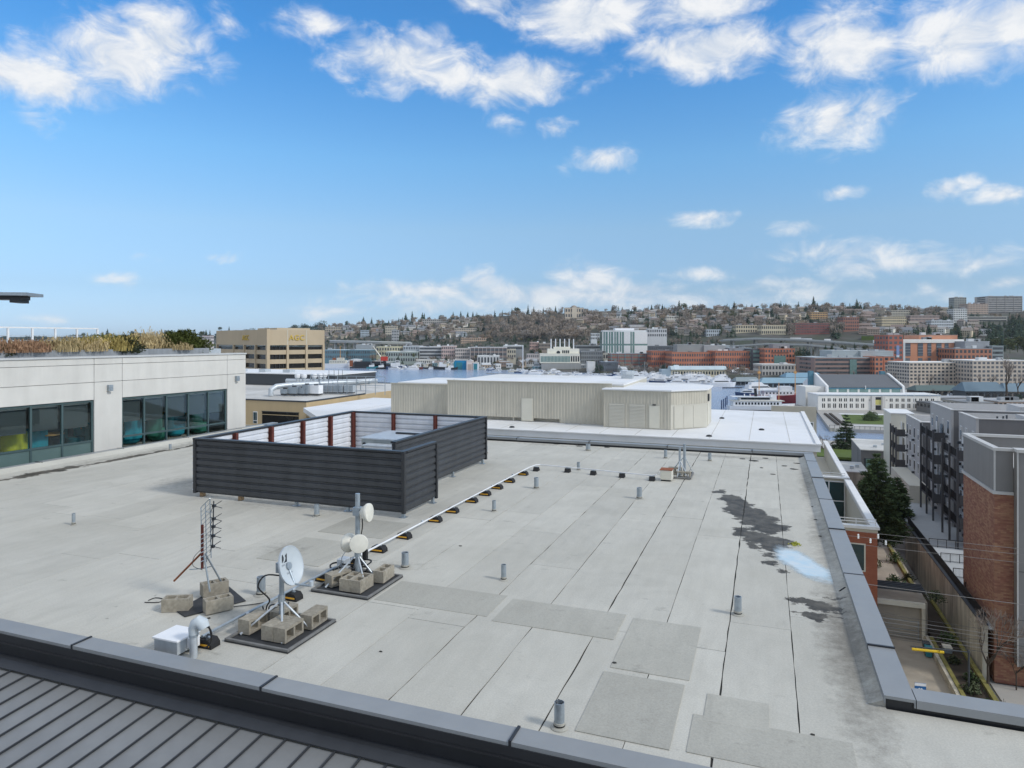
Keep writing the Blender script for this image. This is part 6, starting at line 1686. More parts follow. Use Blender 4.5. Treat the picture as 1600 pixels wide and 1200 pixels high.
 ('pale blue white house cluster left of the viaduct', 563, 576, 516, 527, 1230, 12, '#a4b3bb', dict(roof='#7f8d95', win=G, rows=3, cols=4)),
 ('white building with stairs right of the white finned tower', 1012, 1042, 514, 527, 900, 14, '#b9babb', dict(roof='#c2c3c4', win=G, rows=2, cols=6)),
 ('blue white house low on the slope above the orange roofs', 1104, 1126, 515, 526, 970, 12, '#a9b3ba', dict(roof='#9ba2a6', win=G, rows=2, cols=5)),
 # distant left
 ('distant pale gabled house left of the tan office block', 316, 328, 525, 536, 900, 12, '#b7aaa4', dict(roof='#b08d84', win=G, rows=2, cols=3)),
]
for (lab, x0, x1, yt, yb, d, dep, wall, kw) in BD:
    far_block(lab, x0, x1, yt, yb, d, dep, wall, **kw)
# small sheds and workshops crowding the docks
rs_ = random.Random(52); SHED = [('white', '#d2d2ce'), ('pale grey', '#b4b8ba'), ('cream', '#c9c0a8'), ('brown', '#8a766a'), ('slate', '#6f7b84'), ('teal', '#5f8890'), ('tan', '#b09a80'), ('sage', '#93a096')]
for k in range(95):
    px = rs_.uniform(508, 850) if k < 70 else rs_.uniform(900, 1180); base = lerp(px, [(508, 572), (700, 575), (760, 576), (850, 578), (900, 582), (1000, 588), (1180, 594)]) - rs_.random() ** 1.5 * 16
    s0 = lerp(px, SHORE); d = s0 + 8 + (lerp(px, [(508, 572), (700, 575), (760, 576), (850, 578), (900, 582), (1000, 588), (1180, 594)]) - base) * 6; sc_ = d / F
    w_ = rs_.uniform(4, 11) * sc_ / 2 * 1.6; h_ = rs_.uniform(3, 7.5) * sc_; nm_, hx = rs_.choice(SHED); x, y, z = PD(px, base, d); z = max(z, -33.2); dp = rs_.uniform(8, 14)
    near = 'left of the red crane' if px < 600 else 'right of the red crane' if px < 700 else 'round the blue boathouse' if px < 760 else 'left of the chimney plant' if px < 850 else 'under the finned tower' if px < 1010 else 'behind the yachts'
    t = thing('shed', '%s %s among the docks %s' % (nm_, 'gabled shed' if k % 2 else 'flat roofed workshop', near), 'shed', (x, y, z), rs_.uniform(-.3, .3), 'small sheds along the far docks')
    bxm(t, 'wall', fm(hx), -w_, w_, 0, dp, -8, h_)
    if k % 2: MB().extrude([(-.5, h_ + .01), (dp + .5, h_ + .01), (dp / 2, h_ + 2.6)], 'x', -w_ - .4, w_ + .4).build('roof', fm(rs_.choice(('#a9adb0', '#8a8f93', '#c6c9ca', '#7d6f68'))), t)
    else: bxm(t, 'roof', fm('#bfc2c3'), -w_ - .3, w_ + .3, -.3, dp + .3, h_ + .01, h_ + .4)
    mb = MB(); n_ = max(2, int(w_ / 1.4)); [mb.box(-w_ * .9 + i * w_ * 1.8 / n_, -w_ * .9 + (i + .55) * w_ * 1.8 / n_, -.06, 0, h_ * .3, h_ * .7) for i in range(n_)]; tag(mb.build('window', M['window_far'], t), kind='stuff')
# hospital facade: white frame, tall dark windows
def dec(lab, d0):
    for o in C.objects:
        if o.get('label') == lab: return o
hb = dec('orange hospital block with white rim and tall dark windows', 0)
s_ = 640 / F; w_ = 47 * s_; h_ = 41 * s_
bxm(hb, 'rim', fm('#cfcdc6'), -w_ - .3, w_ + .3, -.8, -.01, h_ - 2.8, h_ + .2); bxm(hb, 'rim', fm('#b9c4c6'), -w_ - .3, -w_ + 1.6, -.8, -.02, 0, h_ - 2.81)
for px, ww in ((1412.5, 10), (1434, 8), (1449, 6), (1463, 8), (1476, 6), (1491, 6)):
    x = (px - 1458) * s_; o = bxm(hb, 'window', fm('#4a5560'), x, x + ww * s_, -.3, .01, 9.5, h_ - 3.2)
    for k in range(4): bxm(o, 'mullion', fm('#8d9498'), x, x + ww * s_, -.36, -.301, 10.2 + k * 2.6, 10.5 + k * 2.6)
    bxm(hb, 'window', fm('#59646c'), x + .4, x + (ww - 1) * s_, -.3, .01, 1.0, 7.5)
bn_ = dec('red brick stair tower with a hanging banner', 0); bxm(bn_, 'banner', fm('#6f86b5'), .5, 3.2, -.4, -.3, 9, 18); bxm(bn_, 'banner_foot', fm('#b7c3d0'), .5, 3.2, -.41, -.3, 7, 8.99)
ob = dec('square orange brick building with a glazed middle', 0); bxm(ob, 'glazing', M['window_green'], -6, 6, -.4, -.062, 3, 12); bxm(ob, 'lintel', fm('#7a4630'), -9, 9, -.3, -.0625, 14.5, 16)
bo = dec('banded brown office building behind the white armory', 0); bxm(bo, 'stair_glass', M['window_green'], 4, 10, -.6, -.062, 2, 17)
# mansion dome
mn = dec('grand cream mansion on the skyline', 0); MB().lathe([(7, 20.8), (6.4, 23.5), (4.5, 26), (.01, 27.3)], 14).build('dome', fm('#8d8378'), mn, loc=(0, 10, 0)); bxm(mn, 'gable', fm('#c3b49d'), -5, 5, -1.5, -.061, 0, 22)

# chimney plant
sp = thing('steam_plant', 'white steam plant with six tall thin chimneys on the far shore', 'building', (*PD(875, 568, 815)[:2], PD(875, 568, 815)[2]), 0)
s_ = 815 / F
def L3(px, py): return ((px - 875) * s_, (568 - py) * s_)
def pbox(name, m, x0, x1, y0, y1, d0, d1): a, zt = L3(x0, y0); b, zb_ = L3(x1, y1); return MB().box(a, b, d0, d1, zb_, zt).build(name, m, sp)
pbox('wall', fm('#c9c5b4'), 844, 906, 552.6, 567.5, 0, 22); pbox('wall', fm('#cdc9b8'), 856, 906, 545, 552.5, 6, 20); pbox('wall', fm('#cdc9b8'), 866, 892, 542, 544.9, 8, 18)
pbox('base', fm('#8b8c8a'), 846, 908, 568, 580, -2, 20)
mb = MB()
for k in range(21):
    a, zt = L3(845 + k * 2.2, 556.5); mb.box(a, a + 1.2, -.15, 0, L3(0, 565.5)[1], zt)
tag(mb.build('window', M['window_green'], sp), kind='stuff')
for k in range(4): a, z = L3(892 + k * 3.6, 556.5); bxm(sp, 'window', M['window_dark'], a, a + 1.6, -.12, 0, L3(0, 565)[1], z)
for k in range(4): a, z = L3(879 + k * 3, 547.5); bxm(sp, 'roof_opening', M['window_dark'], a, a + 1.6, 5.85, 6, L3(0, 552)[1], z)
MB().cyl((L3(873, 0)[0], 5.8, L3(0, 551)[1]), (L3(873, 0)[0], 6, L3(0, 551)[1]), 2.2, n=14).build('round_vent', M['window_dark'], sp)
for k in range(6):
    a, z = L3(861.8 + k * 7.15, 529.5); z0 = L3(0, 545)[1]
    MB().cyl((a, 11, z0 - 3), (a, 11, z), .72, .62, n=10).build('chimney', M['white_paint'], sp, smooth=True)
# white tower with curved fin facade
wt2 = thing('finned_tower', 'white curved laboratory tower with green glass fins on the far shore', 'building', PD(976, 553, 850), 0)
s_ = 850 / F; W_ = 35 * s_; Hh = 37 * s_
def arc(f): return -6 * math.sin(math.pi * f) * .55 - 2 * f
n = 17; pts = [(-W_ + 2 * W_ * k / n, arc(k / n)) for k in range(n + 1)]
MB().prism(pts + [(W_, 24), (-W_, 24)], -8, Hh - 2).build('wall', M['window_green'], wt2)
MB().prism([(x * .97, y + .5) for x, y in pts] + [(W_ * .95, 23), (-W_ * .95, 23)], Hh - 1.99, Hh).build('roof', M['white_roof'], wt2)
MB().box(-W_ * .4, W_ * .45, 4, 20, Hh + .01, Hh + 2.6).build('plant_room', M['white_paint'], wt2)
for k in range(n):
    x0, y0 = pts[k]; x1, y1 = pts[k + 1]
    white = (k >= 12) or (k in (8, 9)); frac = 1.0 if white else (.22 if k % 2 else .42)
    xm = x0 + (x1 - x0) * frac; ym = y0 + (y1 - y0) * frac
    for z0, z1 in ((0, 10.5), (12.6, Hh - 2.1)):
        MB().prism([(x0, y0 - .35), (xm, ym - .35), (xm, ym - .01), (x0, y0 - .01)], z0, z1).build('fin', M['white_cornice'], wt2)
bxm(wt2, 'dark_band', M['window_dark'], -W_ * .95, W_ * .98, -6.2 + 6.2, 0.0 + .5, 10.7, 12.4)
# yellow market row with grey roof
ym = thing('waterside_row', 'long low cream building with a pale grey roof behind the yachts', 'building', PD(1092, 588, 640), 0)
s_ = 640 / F
bxm(ym, 'wall', fm('#b9ad8a'), -43 * s_, 43 * s_, 0, 14, -2, 10.5 * .6)
MB().extrude([(-1, 6.31), (15, 6.31), (11, 9.4), (3, 9.4)], 'x', -43.5 * s_, 43.5 * s_).build('roof', fm('#9fb0b6'), ym)
MB().extrude([(-1.2, 6.3), (9, 6.3), (4, 10.5)], 'x', -38 * s_, -30 * s_).build('gable_roof', fm('#a9b9bf'), ym)
mb = MB(); [mb.box(-41 * s_ + k * 2.6, -41 * s_ + k * 2.6 + 1.5, -.1, 0, 1.4, 4.6) for k in range(19)]; tag(mb.build('window', M['window_dark'], ym), kind='stuff')
bxm(ym, 'annexe', fm('#8496a0'), -58 * s_, -43.5 * s_, 0, 12, -2, 6.5)
# blue roofed pavilions
def pavilion(lab, x0, x1, yt, yb, d, rc, wc):
    s_ = d / F; X, Yd, z = PD((x0 + x1) / 2, yb, d); w_ = (x1 - x0) * s_ / 2; h = (yb - yt) * s_
    t = thing('pavilion', lab, 'building', (X, Yd, z), 0)
    bxm(t, 'wall', fm(wc), -w_ * .92, w_ * .92, 1, 13, -3, h * .5)
    MB().add([(-w_, 0, h * .5), (w_, 0, h * .5), (w_, 14, h * .5), (-w_, 14, h * .5), (-w_ * .8, 6.5, h), (w_ * .8, 6.5, h), (w_ * .8, 7.5, h), (-w_ * .8, 7.5, h)], [(0, 1, 5, 4), (1, 2, 6, 5), (2, 3, 7, 6), (3, 0, 4, 7), (4, 5, 6, 7), (3, 2, 1, 0)]).build('roof', fm(rc), t)
    mb = MB(); n_ = max(3, int(w_ * 2 / 4)); [mb.box(-w_ * .9 + k * w_ * 1.8 / n_, -w_ * .9 + (k + .7) * w_ * 1.8 / n_, .85, 1, h * .08, h * .4) for k in range(n_)]; tag(mb.build('window', M['window_dark'], t), kind='stuff')
pavilion('blue roofed waterside hall left of the armory, front', 1188, 1284, 591, 606, 480, '#6f93a4', '#5d6f7a')
pavilion('blue roofed waterside hall left of the armory, behind', 1228, 1290, 583, 596, 515, '#628ba0', '#5d6f7a')
pavilion('slate blue hipped pavilion at the right edge of the park', 1508, 1576, 598, 625, 410, '#536c7b', '#454b50')
pavilion('second slate blue pavilion cut by the right edge', 1572, 1640, 600, 624, 420, '#5b7483', '#6d675f')
pavilion('low grey restaurant roof behind the bare trees', 1150, 1190, 590, 602, 560, '#78868a', '#5a5f60')
pavilion('dark green roofed shelter right of the armory', 1432, 1508, 603, 618, 440, '#4b5f5c', '#55524b')

# ------------------------------------------------------------------ elevated motorway
def deck(lab, pts, d0, d1, thick=1.9, piers=8, wid=16):
    t = thing('viaduct', lab, 'bridge', PD(*pts[0], d0), 0)
    o = Vector(t.location); P3 = []
    for i, (px, py) in enumerate(pts):
        f = i / (len(pts) - 1); P3.append(Vector(PD(px, py, d0 + (d1 - d0) * f)) - o)
    mb = MB(); vs = []; fs = []
    for p in P3:
        for (y, z) in ((0, 0), (wid, 0), (wid, -thick), (0, -thick)): vs.append((p.x, p.y + y, p.z + z))
    for i in range(len(P3) - 1):
        for k in range(4): fs.append((i * 4 + k, (i + 1) * 4 + k, (i + 1) * 4 + (k + 1) % 4, i * 4 + (k + 1) % 4))
    fs += [(3, 2, 1, 0), tuple(len(P3) * 4 - 4 + k for k in range(4))]
    mb.add(vs, fs).build('deck', fm('#8f9190'), t)
    mb = MB(); vs = []; fs = []
    for p in P3:
        for (y, z) in ((-.4, .9), (-.05, .9), (-.05, -.8), (-.4, -.8)): vs.append((p.x, p.y + y, p.z + z))
    for i in range(len(P3) - 1):
        for k in range(4): fs.append((i * 4 + k, (i + 1) * 4 + k, (i + 1) * 4 + (k + 1) % 4, i * 4 + (k + 1) % 4))
    mb.add(vs, fs).build('barrier', fm('#aeb1ae'), t)
    for k in range(piers):
        f = (k + .5) / piers * (len(P3) - 1); i = int(f); p = P3[i].lerp(P3[min(i + 1, len(P3) - 1)], f - i)
        for y in (2.5, wid - 3.5): bxm(t, 'pier', fm('#9a9b97'), p.x - .9, p.x + .9, p.y + y, p.y + y + 1.6, p.z - 24, p.z - thick - .01)
    return t
deck('long grey motorway viaduct below the red brick apartments', [(1130, 531), (1180, 528.5), (1240, 530), (1300, 533.5), (1350, 537), (1395, 540)], 900, 760, 2.2, 7)
deck('lower ramp deck under the main viaduct', [(1140, 541), (1200, 537), (1260, 538.5), (1320, 544), (1388, 548)], 870, 745, 1.8, 6, 12)
deck('grey motorway bridge on dark piers at the left of the far shore', [(515, 532), (560, 533), (600, 534), (642, 535)], 1040, 1010, 3.2, 9, 14)
for k, (px, py, d, hx, lab) in enumerate([(1245, 531, 865, '#d5d7d8', 'long white lorry on the viaduct, left of centre'), (1262, 532, 855, '#c3c6c9', 'second white lorry on the viaduct'), (1295, 533, 835, '#d2d2d2', 'white van on the viaduct below the red brick apartments'), (1312, 534, 825, '#5a2d2a', 'dark red car on the viaduct'), (1325, 535, 815, '#c9ccd0', 'silver car on the viaduct above the bend'), (1350, 537, 795, '#cfd1d2', 'white car near the right end of the viaduct'), (1210, 529, 885, '#8d9296', 'grey car at the left end of the viaduct'), (1368, 538, 785, '#3b4148', 'dark car at the right end of the viaduct'), (1372, 535, 800, '#d8d9d9', 'white box truck by the right end of the viaduct'),
                                           (1560, 527, 900, '#d4d6d7', 'white car on the road behind the brick laboratory'), (1585, 527, 905, '#c7cacc', 'silver car at the right edge road')]):
    x, y, z = PD(px, py, d); L_ = 13 if 'lorry' in lab else (7 if 'van' in lab or 'truck' in lab else 4.6); hh = 3.4 if L_ > 5 else 1.0
    t = thing('vehicle', lab, 'lorry' if L_ > 10 else ('van' if L_ > 5 else 'car'), (x, y + 3, z - 1.2), -.12, 'vehicles on the elevated motorway')
    bxm(t, 'body', fm(hx, .4), -L_ / 2, L_ / 2, 0, 2, .5, .5 + hh)
    if L_ < 5: bxm(t, 'cabin', M['dark_glass'], -L_ * .25, L_ * .3, .2, 1.8, .5 + hh + .001, 1.05 + hh)
    else: bxm(t, 'cab', fm('#6a7077', .4), L_ / 2 + .01, L_ / 2 + 2, .1, 1.9, .5, 2.8)
    me_w = bpy.data.meshes.get('wheel_far') or MB().cyl((0, -.02, 0), (0, .2, 0), .5, n=8).mesh('wheel_far', M['black_rubber'])
    for sx in (-.33, .33):
        for yy in (0, 1.85): obj('wheel', me_w, t, (sx * L_, yy, .5))

# ------------------------------------------------------------------ white armory on the lake and its park
GM = -33.0
pen = [PD(1277, 645, 345), PD(1296, 668.6, 281.8), PD(1345, 671, 277), PD(1400, 673, 273), PD(1480, 680, 262), PD(1800, 690, 250), PD(1900, 620, 430), PD(1600, 610, 470), PD(1420, 612, 520), PD(1320, 620, 440), PD(1276, 632, 385)]
tag(MB().prism([(p[0], p[1]) for p in pen], -38, GM).build('park_ground', M['paving']), 'paved lakeside park ground', kind='structure')
def flat(name, lab, pix, m, dz): return tag(MB().prism([P(x, y, GM + dz)[:2] for x, y in pix], GM + dz - .3, GM + dz).build(name, M[m]), lab, kind='structure')
flat('lawn', 'green park lawn between the armory and the quay', [(1314, 647.5), (1395, 649), (1420, 650), (1425, 664), (1393, 663.5), (1350, 662.5), (1323, 661.5)], 'lawn', .06)
flat('path', 'pale path along the top of the lawn', [(1310, 646), (1425, 647.5), (1425, 649.3), (1398, 648.8), (1314, 647.3)], 'white_roof', .075)
flat('quay_edge', 'pale stone quay edge in front of the lawn', [(1323, 663.5), (1420, 665.5), (1420, 667.2), (1320, 665.2)], 'trim_pale', .07)
for k, (xa, ya, xb, yb_) in enumerate([(1291, 647, 1312, 664), (1299, 647, 1319, 663)]):
    p, q = P(xa, ya, GM), P(xb, yb_, GM); d = Vector(q) - Vector(p)
    o = MB().box(0, 1.1, 0, d.length, 0, .5).build('quay_step', M['soil'], None, loc=p, rz=math.atan2(d.y, d.x) - math.pi / 2); tag(o, ('left' if k == 0 else 'right') + ' dark stepped planter strip on the quay promenade', 'step', 'planter strips on the quay')
qw = [P(1296, 668.6, GM), P(1400, 673, GM)]
d = Vector(qw[1]) - Vector(qw[0])
t = thing('quay_railing', 'dark railing along the quay in front of the lawn', 'railing', qw[0], math.atan2(d.y, d.x))
for k in range(14): bx('post', 'rail_black', t, k * d.length / 13, k * d.length / 13 + .12, .1, .22, 0.002, 1.1)
bx('rail', 'rail_black', t, 0, d.length, .1, .2, 1.101, 1.2); bx('quay_wall', 'retaining_concrete', t, 0, d.length, -.25, -.01, -3, -.05)
ar = thing('armory', 'long white art deco armory with dark grey pitched roof on the lakeshore', 'building', PD(1371, 640.5, 352), -.045)
s_ = 352 / F
def ax(px): return (px - 1371) * s_
hw = 7.4
bxm(ar, 'wall', fm('#cfccc4'), ax(1280), ax(1467), 0, 14, -.6, hw); bxm(ar, 'cornice', M['white_cornice'], ax(1279.5), ax(1467.5), -.25, 14.2, hw + .001, hw + .5)
bxm(ar, 'blue_band', fm('#5a7f9b'), ax(1280), ax(1467), -.30, -.251, hw + .05, hw + .32)
bxm(ar, 'roof', M['white_roof'], ax(1281), ax(1466), .3, 13.9, hw + .501, hw + .6)
bxm(ar, 'hall', fm('#cac8c0'), ax(1311), ax(1432), 14.21, 46, -.6, 10.6)
for k in range(7):
    x0 = ax(1313 + k * 16.9); bxm(ar, 'clerestory', M['window_green'], x0, x0 + 13.2 * s_, 14.05, 14.2, hw + .62, 9.75)
bxm(ar, 'eave_band', fm('#2f6f86'), ax(1312), ax(1431), 13.9, 14.19, 9.78, 10.45)
R0 = 16.0
prof = [(13.6 + (46.4 - 13.6) * f, 10.61 + 6.2 * (1 - abs(2 * f - 1))) for f in [k / 14 for k in range(15)]]
MB().extrude(prof, 'x', ax(1313), ax(1430)).build('roof', fm('#575b60'), ar)
for (x0, x1) in ((ax(1309.5), ax(1312.9)), (ax(1430.1), ax(1433.5))): MB().extrude([(13.2, 8)] + [(y - .2 if y < 30 else y + .2, z + .8) for y, z in prof] + [(46.8, 8)], 'x', x0, x1).build('gable_parapet', M['white_cornice'], ar)
for px in (1305.5, 1424.5): bxm(ar, 'end_tower', fm('#3d7487'), ax(px - 3.5), ax(px + 3.5), 30.5, 33, 0, 18.6)
for px in (1357.5,): bxm(ar, 'flag_rib', M['white_cornice'], ax(1371.5), ax(1372.3), 13.4, 14, 9.8, 11.5)
mb_cols = [1288.5, 1297, 1305.5, 1314.5, 1322, 1331, 1340, 1348.5] + [1392, 1401, 1410, 1419, 1428, 1437, 1446, 1455]
for c in mb_cols:
    for z0, z1 in ((1.0, 3.2), (4.3, 5.9)):
        for q in (-2.2, .5): 
            o = bxm(ar, 'window', M['window_dark'], ax(c + q), ax(c + q + 1.6), -.04, .01, z0, z1)
for px in (1361.5, 1377.5): bxm(ar, 'pylon', fm('#b9b6b0'), ax(px), ax(px + 4.5), -.7, -.01, 0, hw - .2)
bxm(ar, 'door_recess', M['window_dark'], ax(1368), ax(1376.5), -.06, .01, 0, 2.4); bxm(ar, 'lobby_glass', fm('#b4ad4a'), ax(1368), ax(1376.5), -.05, .01, 2.6, 5.2); bxm(ar, 'recess_grille', M['window_dark'], ax(1368), ax(1376.5), -.05, .011, 5.21, 6.6)
for px in (1359, 1385): MB().cyl((ax(px), -.06, 5.0), (ax(px), .01, 5.0), .5, n=12).build('medallion', fm('#a9a69f'), ar)
bxm(ar, 'left_house', fm('#cbc8c0'), ax(1279), ax(1309), 16, 30, -.6, 10.8)
for px in (1322, 1410, 1422, 1446, 1458): MB().cyl((ax(px), -3, 0), (ax(px), -3, 9), .12, n=6).build('flagpole', M['white_paint'], ar)
tag(MB().box(-6, 6, 0, 30, -.2, .5).build('boat_dock', M['paving'], None, loc=PD(1256, 642, 352), rz=-.2), 'broad grey concrete pier left of the armory', 'pier')
# ------------------------------------------------------------------ boats
def hull_mb(L_, B, h, bow=.35, sheer=.25):
    mb = MB(); n = 8; vs = []; fs = []
    for i in range(n + 1):
        f = i / n; x = -L_ / 2 + L_ * f
        w_ = B / 2 * (1 if f < 1 - bow else max(.03, 1 - ((f - (1 - bow)) / bow) ** 1.8)); z = h + sheer * h * max(0, f - .4) ** 1.5 * 2
        vs += [(x, -w_, z), (x, w_, z), (x - (0 if f < .9 else .04 * L_), w_ * .8, -.3), (x - (0 if f < .9 else .04 * L_), -w_ * .8, -.3)]
    for i in range(n):
        for k in range(4): fs.append((i * 4 + k, (i + 1) * 4 + k, (i + 1) * 4 + (k + 1) % 4, i * 4 + (k + 1) % 4))
    fs += [(3, 2, 1, 0), tuple(n * 4 + k for k in range(4))]
    return mb.add(vs, fs)
def slope_box(mb, x0, x1, w_, z0, z1, f0=.5, f1=.15):
    return mb.add([(x0, -w_, z0), (x1, -w_, z0), (x1, w_, z0), (x0, w_, z0), (x0 + f1, -w_ * .9, z1), (x1 - f0, -w_ * .9, z1), (x1 - f0, w_ * .9, z1), (x0 + f1, w_ * .9, z1)],
                  [(3, 2, 1, 0), (4, 5, 6, 7), (0, 1, 5, 4), (1, 2, 6, 5), (2, 3, 7, 6), (3, 0, 4, 7)])
defm('boat_white', (.74, .745, .75), .35, 0, .04, .5); defm('boat_navy', (.03, .06, .14), .35, 0, .1, .5); defm('boat_cream', (.62, .59, .50), .4, 0, .06, .5); defm('canvas_blue', (.05, .16, .34), .8, 0, .1, .8); defm('boat_black', (.02, .022, .028), .5)
def boat_proto(kind, hullm):
    t = thing('boat', 'x', 'boat', (0, 0, 0))
    if kind == 'yacht':
        hull_mb(15, 4.4, 1.9).build('hull', M[hullm], t); slope_box(MB(), -5.8, 4.2, 1.8, 1.95, 3.6, 2.2).build('cabin', M['boat_white'], t); slope_box(MB(), -4.6, 3.25, 1.83, 2.55, 3.15, 1.2, .1).build('window', M['window_dark'], t)
        slope_box(MB(), -4.6, 1.0, 1.5, 3.61, 4.6, 1.2).build('flybridge', M['boat_white'], t); MB().box(-4.4, -1.6, -1.3, 1.3, 5.4, 5.5).build('hardtop', M['boat_white'], t)
        for x in (-4.2, -1.9): MB().cyl((x, 0, 4.5), (x, 0, 5.4), .08, n=5).build('support', M['boat_white'], t)
    elif kind == 'cruiser':
        hull_mb(10, 3.3, 1.4).build('hull', M[hullm], t); slope_box(MB(), -3.6, 2.4, 1.35, 1.45, 2.7, 1.4).build('cabin', M['boat_white'], t); slope_box(MB(), -2.6, 1.9, 1.38, 1.9, 2.4, .8, .1).build('window', M['window_dark'], t); MB().box(-4.4, -1.2, -1.2, 1.2, 2.95, 3.05).build('canopy', M['canvas_blue' if hullm == 'boat_navy' else 'boat_white'], t)
    else:
        hull_mb(10, 2.8, 1.1, .55).build('hull', M[hullm], t); slope_box(MB(), -2.2, 1.8, .9, 1.15, 1.75, .6).build('cabin', M['boat_white'], t); MB().cyl((.4, 0, 1.1), (.4, 0, 13.5), .09, .05, n=5).build('mast', M['galv_light'], t); MB().cyl((.4, 0, 2.4), (-3.6, 0, 2.4), .22, n=6).build('furled_sail', M['canvas_blue' if hullm == 'boat_navy' else 'boat_cream'], t)
    return t
PROT = {}
BLAB = {('yacht', 'boat_white'): 'white motor yacht', ('yacht', 'boat_navy'): 'navy hulled motor yacht', ('cruiser', 'boat_white'): 'white cabin cruiser', ('cruiser', 'boat_navy'): 'navy hulled cabin cruiser', ('cruiser', 'boat_cream'): 'cream cabin cruiser', ('sail', 'boat_white'): 'white sailing boat', ('sail', 'boat_navy'): 'navy sailing boat'}
def boat(kind, hm, px, py, rz, label=None, sc=1.0, group='boats moored along the far shore'):
    loc = P(px, py, LAKE)
    if label is None:
        zone = ('left of the tall white mast' if px < 815 else 'left of the chimney plant' if px < 845 else 'in front of the chimney plant' if px < 910 else 'in front of the grey glazed office' if px < 955 else 'left of the octagonal shed' if px < 1000 else 'behind the octagonal shed' if px < 1100 else 'in the basin left of the armory')
        row = 'front row' if py > lerp(px, FRONT) - 3.2 else ('middle rows' if py > lerp(px, FRONT) - 8 else 'back row')
        label = '%s in the %s %s' % (BLAB[(kind, hm)], row, zone)
    if (kind, hm) not in PROT:
        t = PROT[(kind, hm)] = boat_proto(kind, hm); t.location = loc; t.rotation_euler = (0, 0, rz); t.scale = (sc,) * 3; t['label'] = label; t['group'] = group
        return t
    return dup(PROT[(kind, hm)], loc, rz, label, group, (sc,) * 3)
FRONT = [(735, 578.5), (760, 580), (800, 583), (860, 589), (900, 594), (960, 597), (1000, 598), (1130, 606), (1290, 632)]
rb = random.Random(21)
placed = []
for k in range(900):
    if len(placed) > 128: break
    px = rb.uniform(738, 1130); f = lerp(px, FRONT); back = 9 if px < 960 else 12
    py = f - rb.random() * back
    d = 38 * F / (py - HZ)
    if any(abs(px - a) < 6.0 and abs(py - b) < 1.4 for a, b in placed): continue
    placed.append((px, py))
    r = rb.random(); big = 'yacht' if px > 970 and r < .6 else ('cruiser' if r < .62 else ('sail' if r < .84 else 'yacht'))
    hm = 'boat_white' if rb.random() < .8 else 'boat_navy'
    if big == 'cruiser' and rb.random() < .15: hm = 'boat_cream'
    boat(big, hm, px, py, rb.choice((0, math.pi)) + rb.uniform(-.35, .35), sc=rb.uniform(.8, 1.15) * (1.25 if px > 970 else 1))
for k in range(46):
    px = rb.uniform(612, 745); py = 577.6 - rb.random() * 2.2
    kd, hm_ = rb.choice(('yacht', 'cruiser', 'sail', 'cruiser')), 'boat_white' if rb.random() < .7 else 'boat_navy'
    wz = next(t_ for x_, t_ in ((622, 'at the stern of the blue hulled ship'), (632, 'beside the blue hulled ship'), (645, 'left of the brown workboat'), (656, 'beside the brown workboat'), (666, 'beside the small dark tug'), (678, 'right of the small dark tug'), (692, 'alongside the black fishing boat'), (706, 'left of the bright blue boathouse'), (726, 'in front of the bright blue boathouse'), (999, 'in front of the pale pink boathouse')) if px < x_)
    boat(kd, hm_, px, py, rb.choice((0, math.pi)) + rb.uniform(-.5, .5), '%s tied up %s' % (BLAB[(kd, hm_)], wz), rb.uniform(.8, 1.2))
boat('yacht', 'boat_white', 1128, 604, .1, 'largest white motor yacht, alone at the end of the far pier', 1.55)
boat('yacht', 'boat_white', 1188, 615, .15, 'sleek white motor yacht behind the white steamer', 1.75); boat('cruiser', 'boat_navy', 1165, 618, 3.0, 'blue hulled cruiser at the stern of the sleek yacht', 1.4)
for k, (px, py) in enumerate([(1225, 622), (1252, 618), (1262, 626), (1276, 622), (1246, 628), (1270, 633), (1218, 612), (1240, 612), (1105, 601)]):
    boat('yacht' if k % 3 else 'cruiser', 'boat_white', px, py, rb.uniform(-.4, .4) + (math.pi if k % 2 else 0), 'white boat %s' % ['behind the red hulled ship bow', 'moored left of the armory wall', 'right of the red hulled ship', 'nearest the armory left corner', 'at the stern of the red hulled ship', 'alongside the grey pier', 'behind the steamer funnel', 'in the second row behind the red ship', 'left of the largest motor yacht'][k], 1.0)
# steamer
st = thing('steamer', 'old white two deck passenger steamer with a black funnel', 'ship', P(1190, 641.5, LAKE), -.06)
hull_mb(35, 7, 2.6, .3, .5).build('hull', M['boat_white'], st); MB().box(-17.3, 17, -3.55, -3.4, -.2, .5).build('waterline', M['boat_black'], st)
bxm(st, 'main_deck', M['boat_white'], -15.5, 9.5, -3.1, 3.1, 2.7, 5.2); bxm(st, 'deck_edge', M['boat_cream'], -16.5, 11, -3.4, 3.4, 5.201, 5.45)
for k in range(14): bxm(st, 'window', M['window_dark'], -14.5 + k * 1.65, -13.5 + k * 1.65, -3.16, -3.05, 3.4, 4.6)
bxm(st, 'upper_deck', M['boat_white'], -12, 4, -2.3, 2.3, 5.46, 7.4); bxm(st, 'wheelhouse', M['boat_white'], 4.2, 7.2, -2.0, 2.0, 5.46, 8.4); bxm(st, 'roof', M['boat_white'], -16, 5, -3.2, 3.2, 7.41, 7.6); bxm(st, 'window_band', M['window_dark'], -11.5, 3.6, -2.36, -2.25, 6.0, 7.0)
MB().cyl((-3, 0, 7.5), (-3.3, 0, 11.8), .75, n=10).build('funnel', M['boat_black'], st); MB().cyl((9, 0, 4), (9, 0, 15), .14, n=6).build('mast', M['oak'], st)
for k, x in enumerate((-9, -6, 0, 1.5)): MB().cyl((x, 0, 7.6), (x, 0, 8.9), .25, n=6).build('vent', M['boat_white'], st)
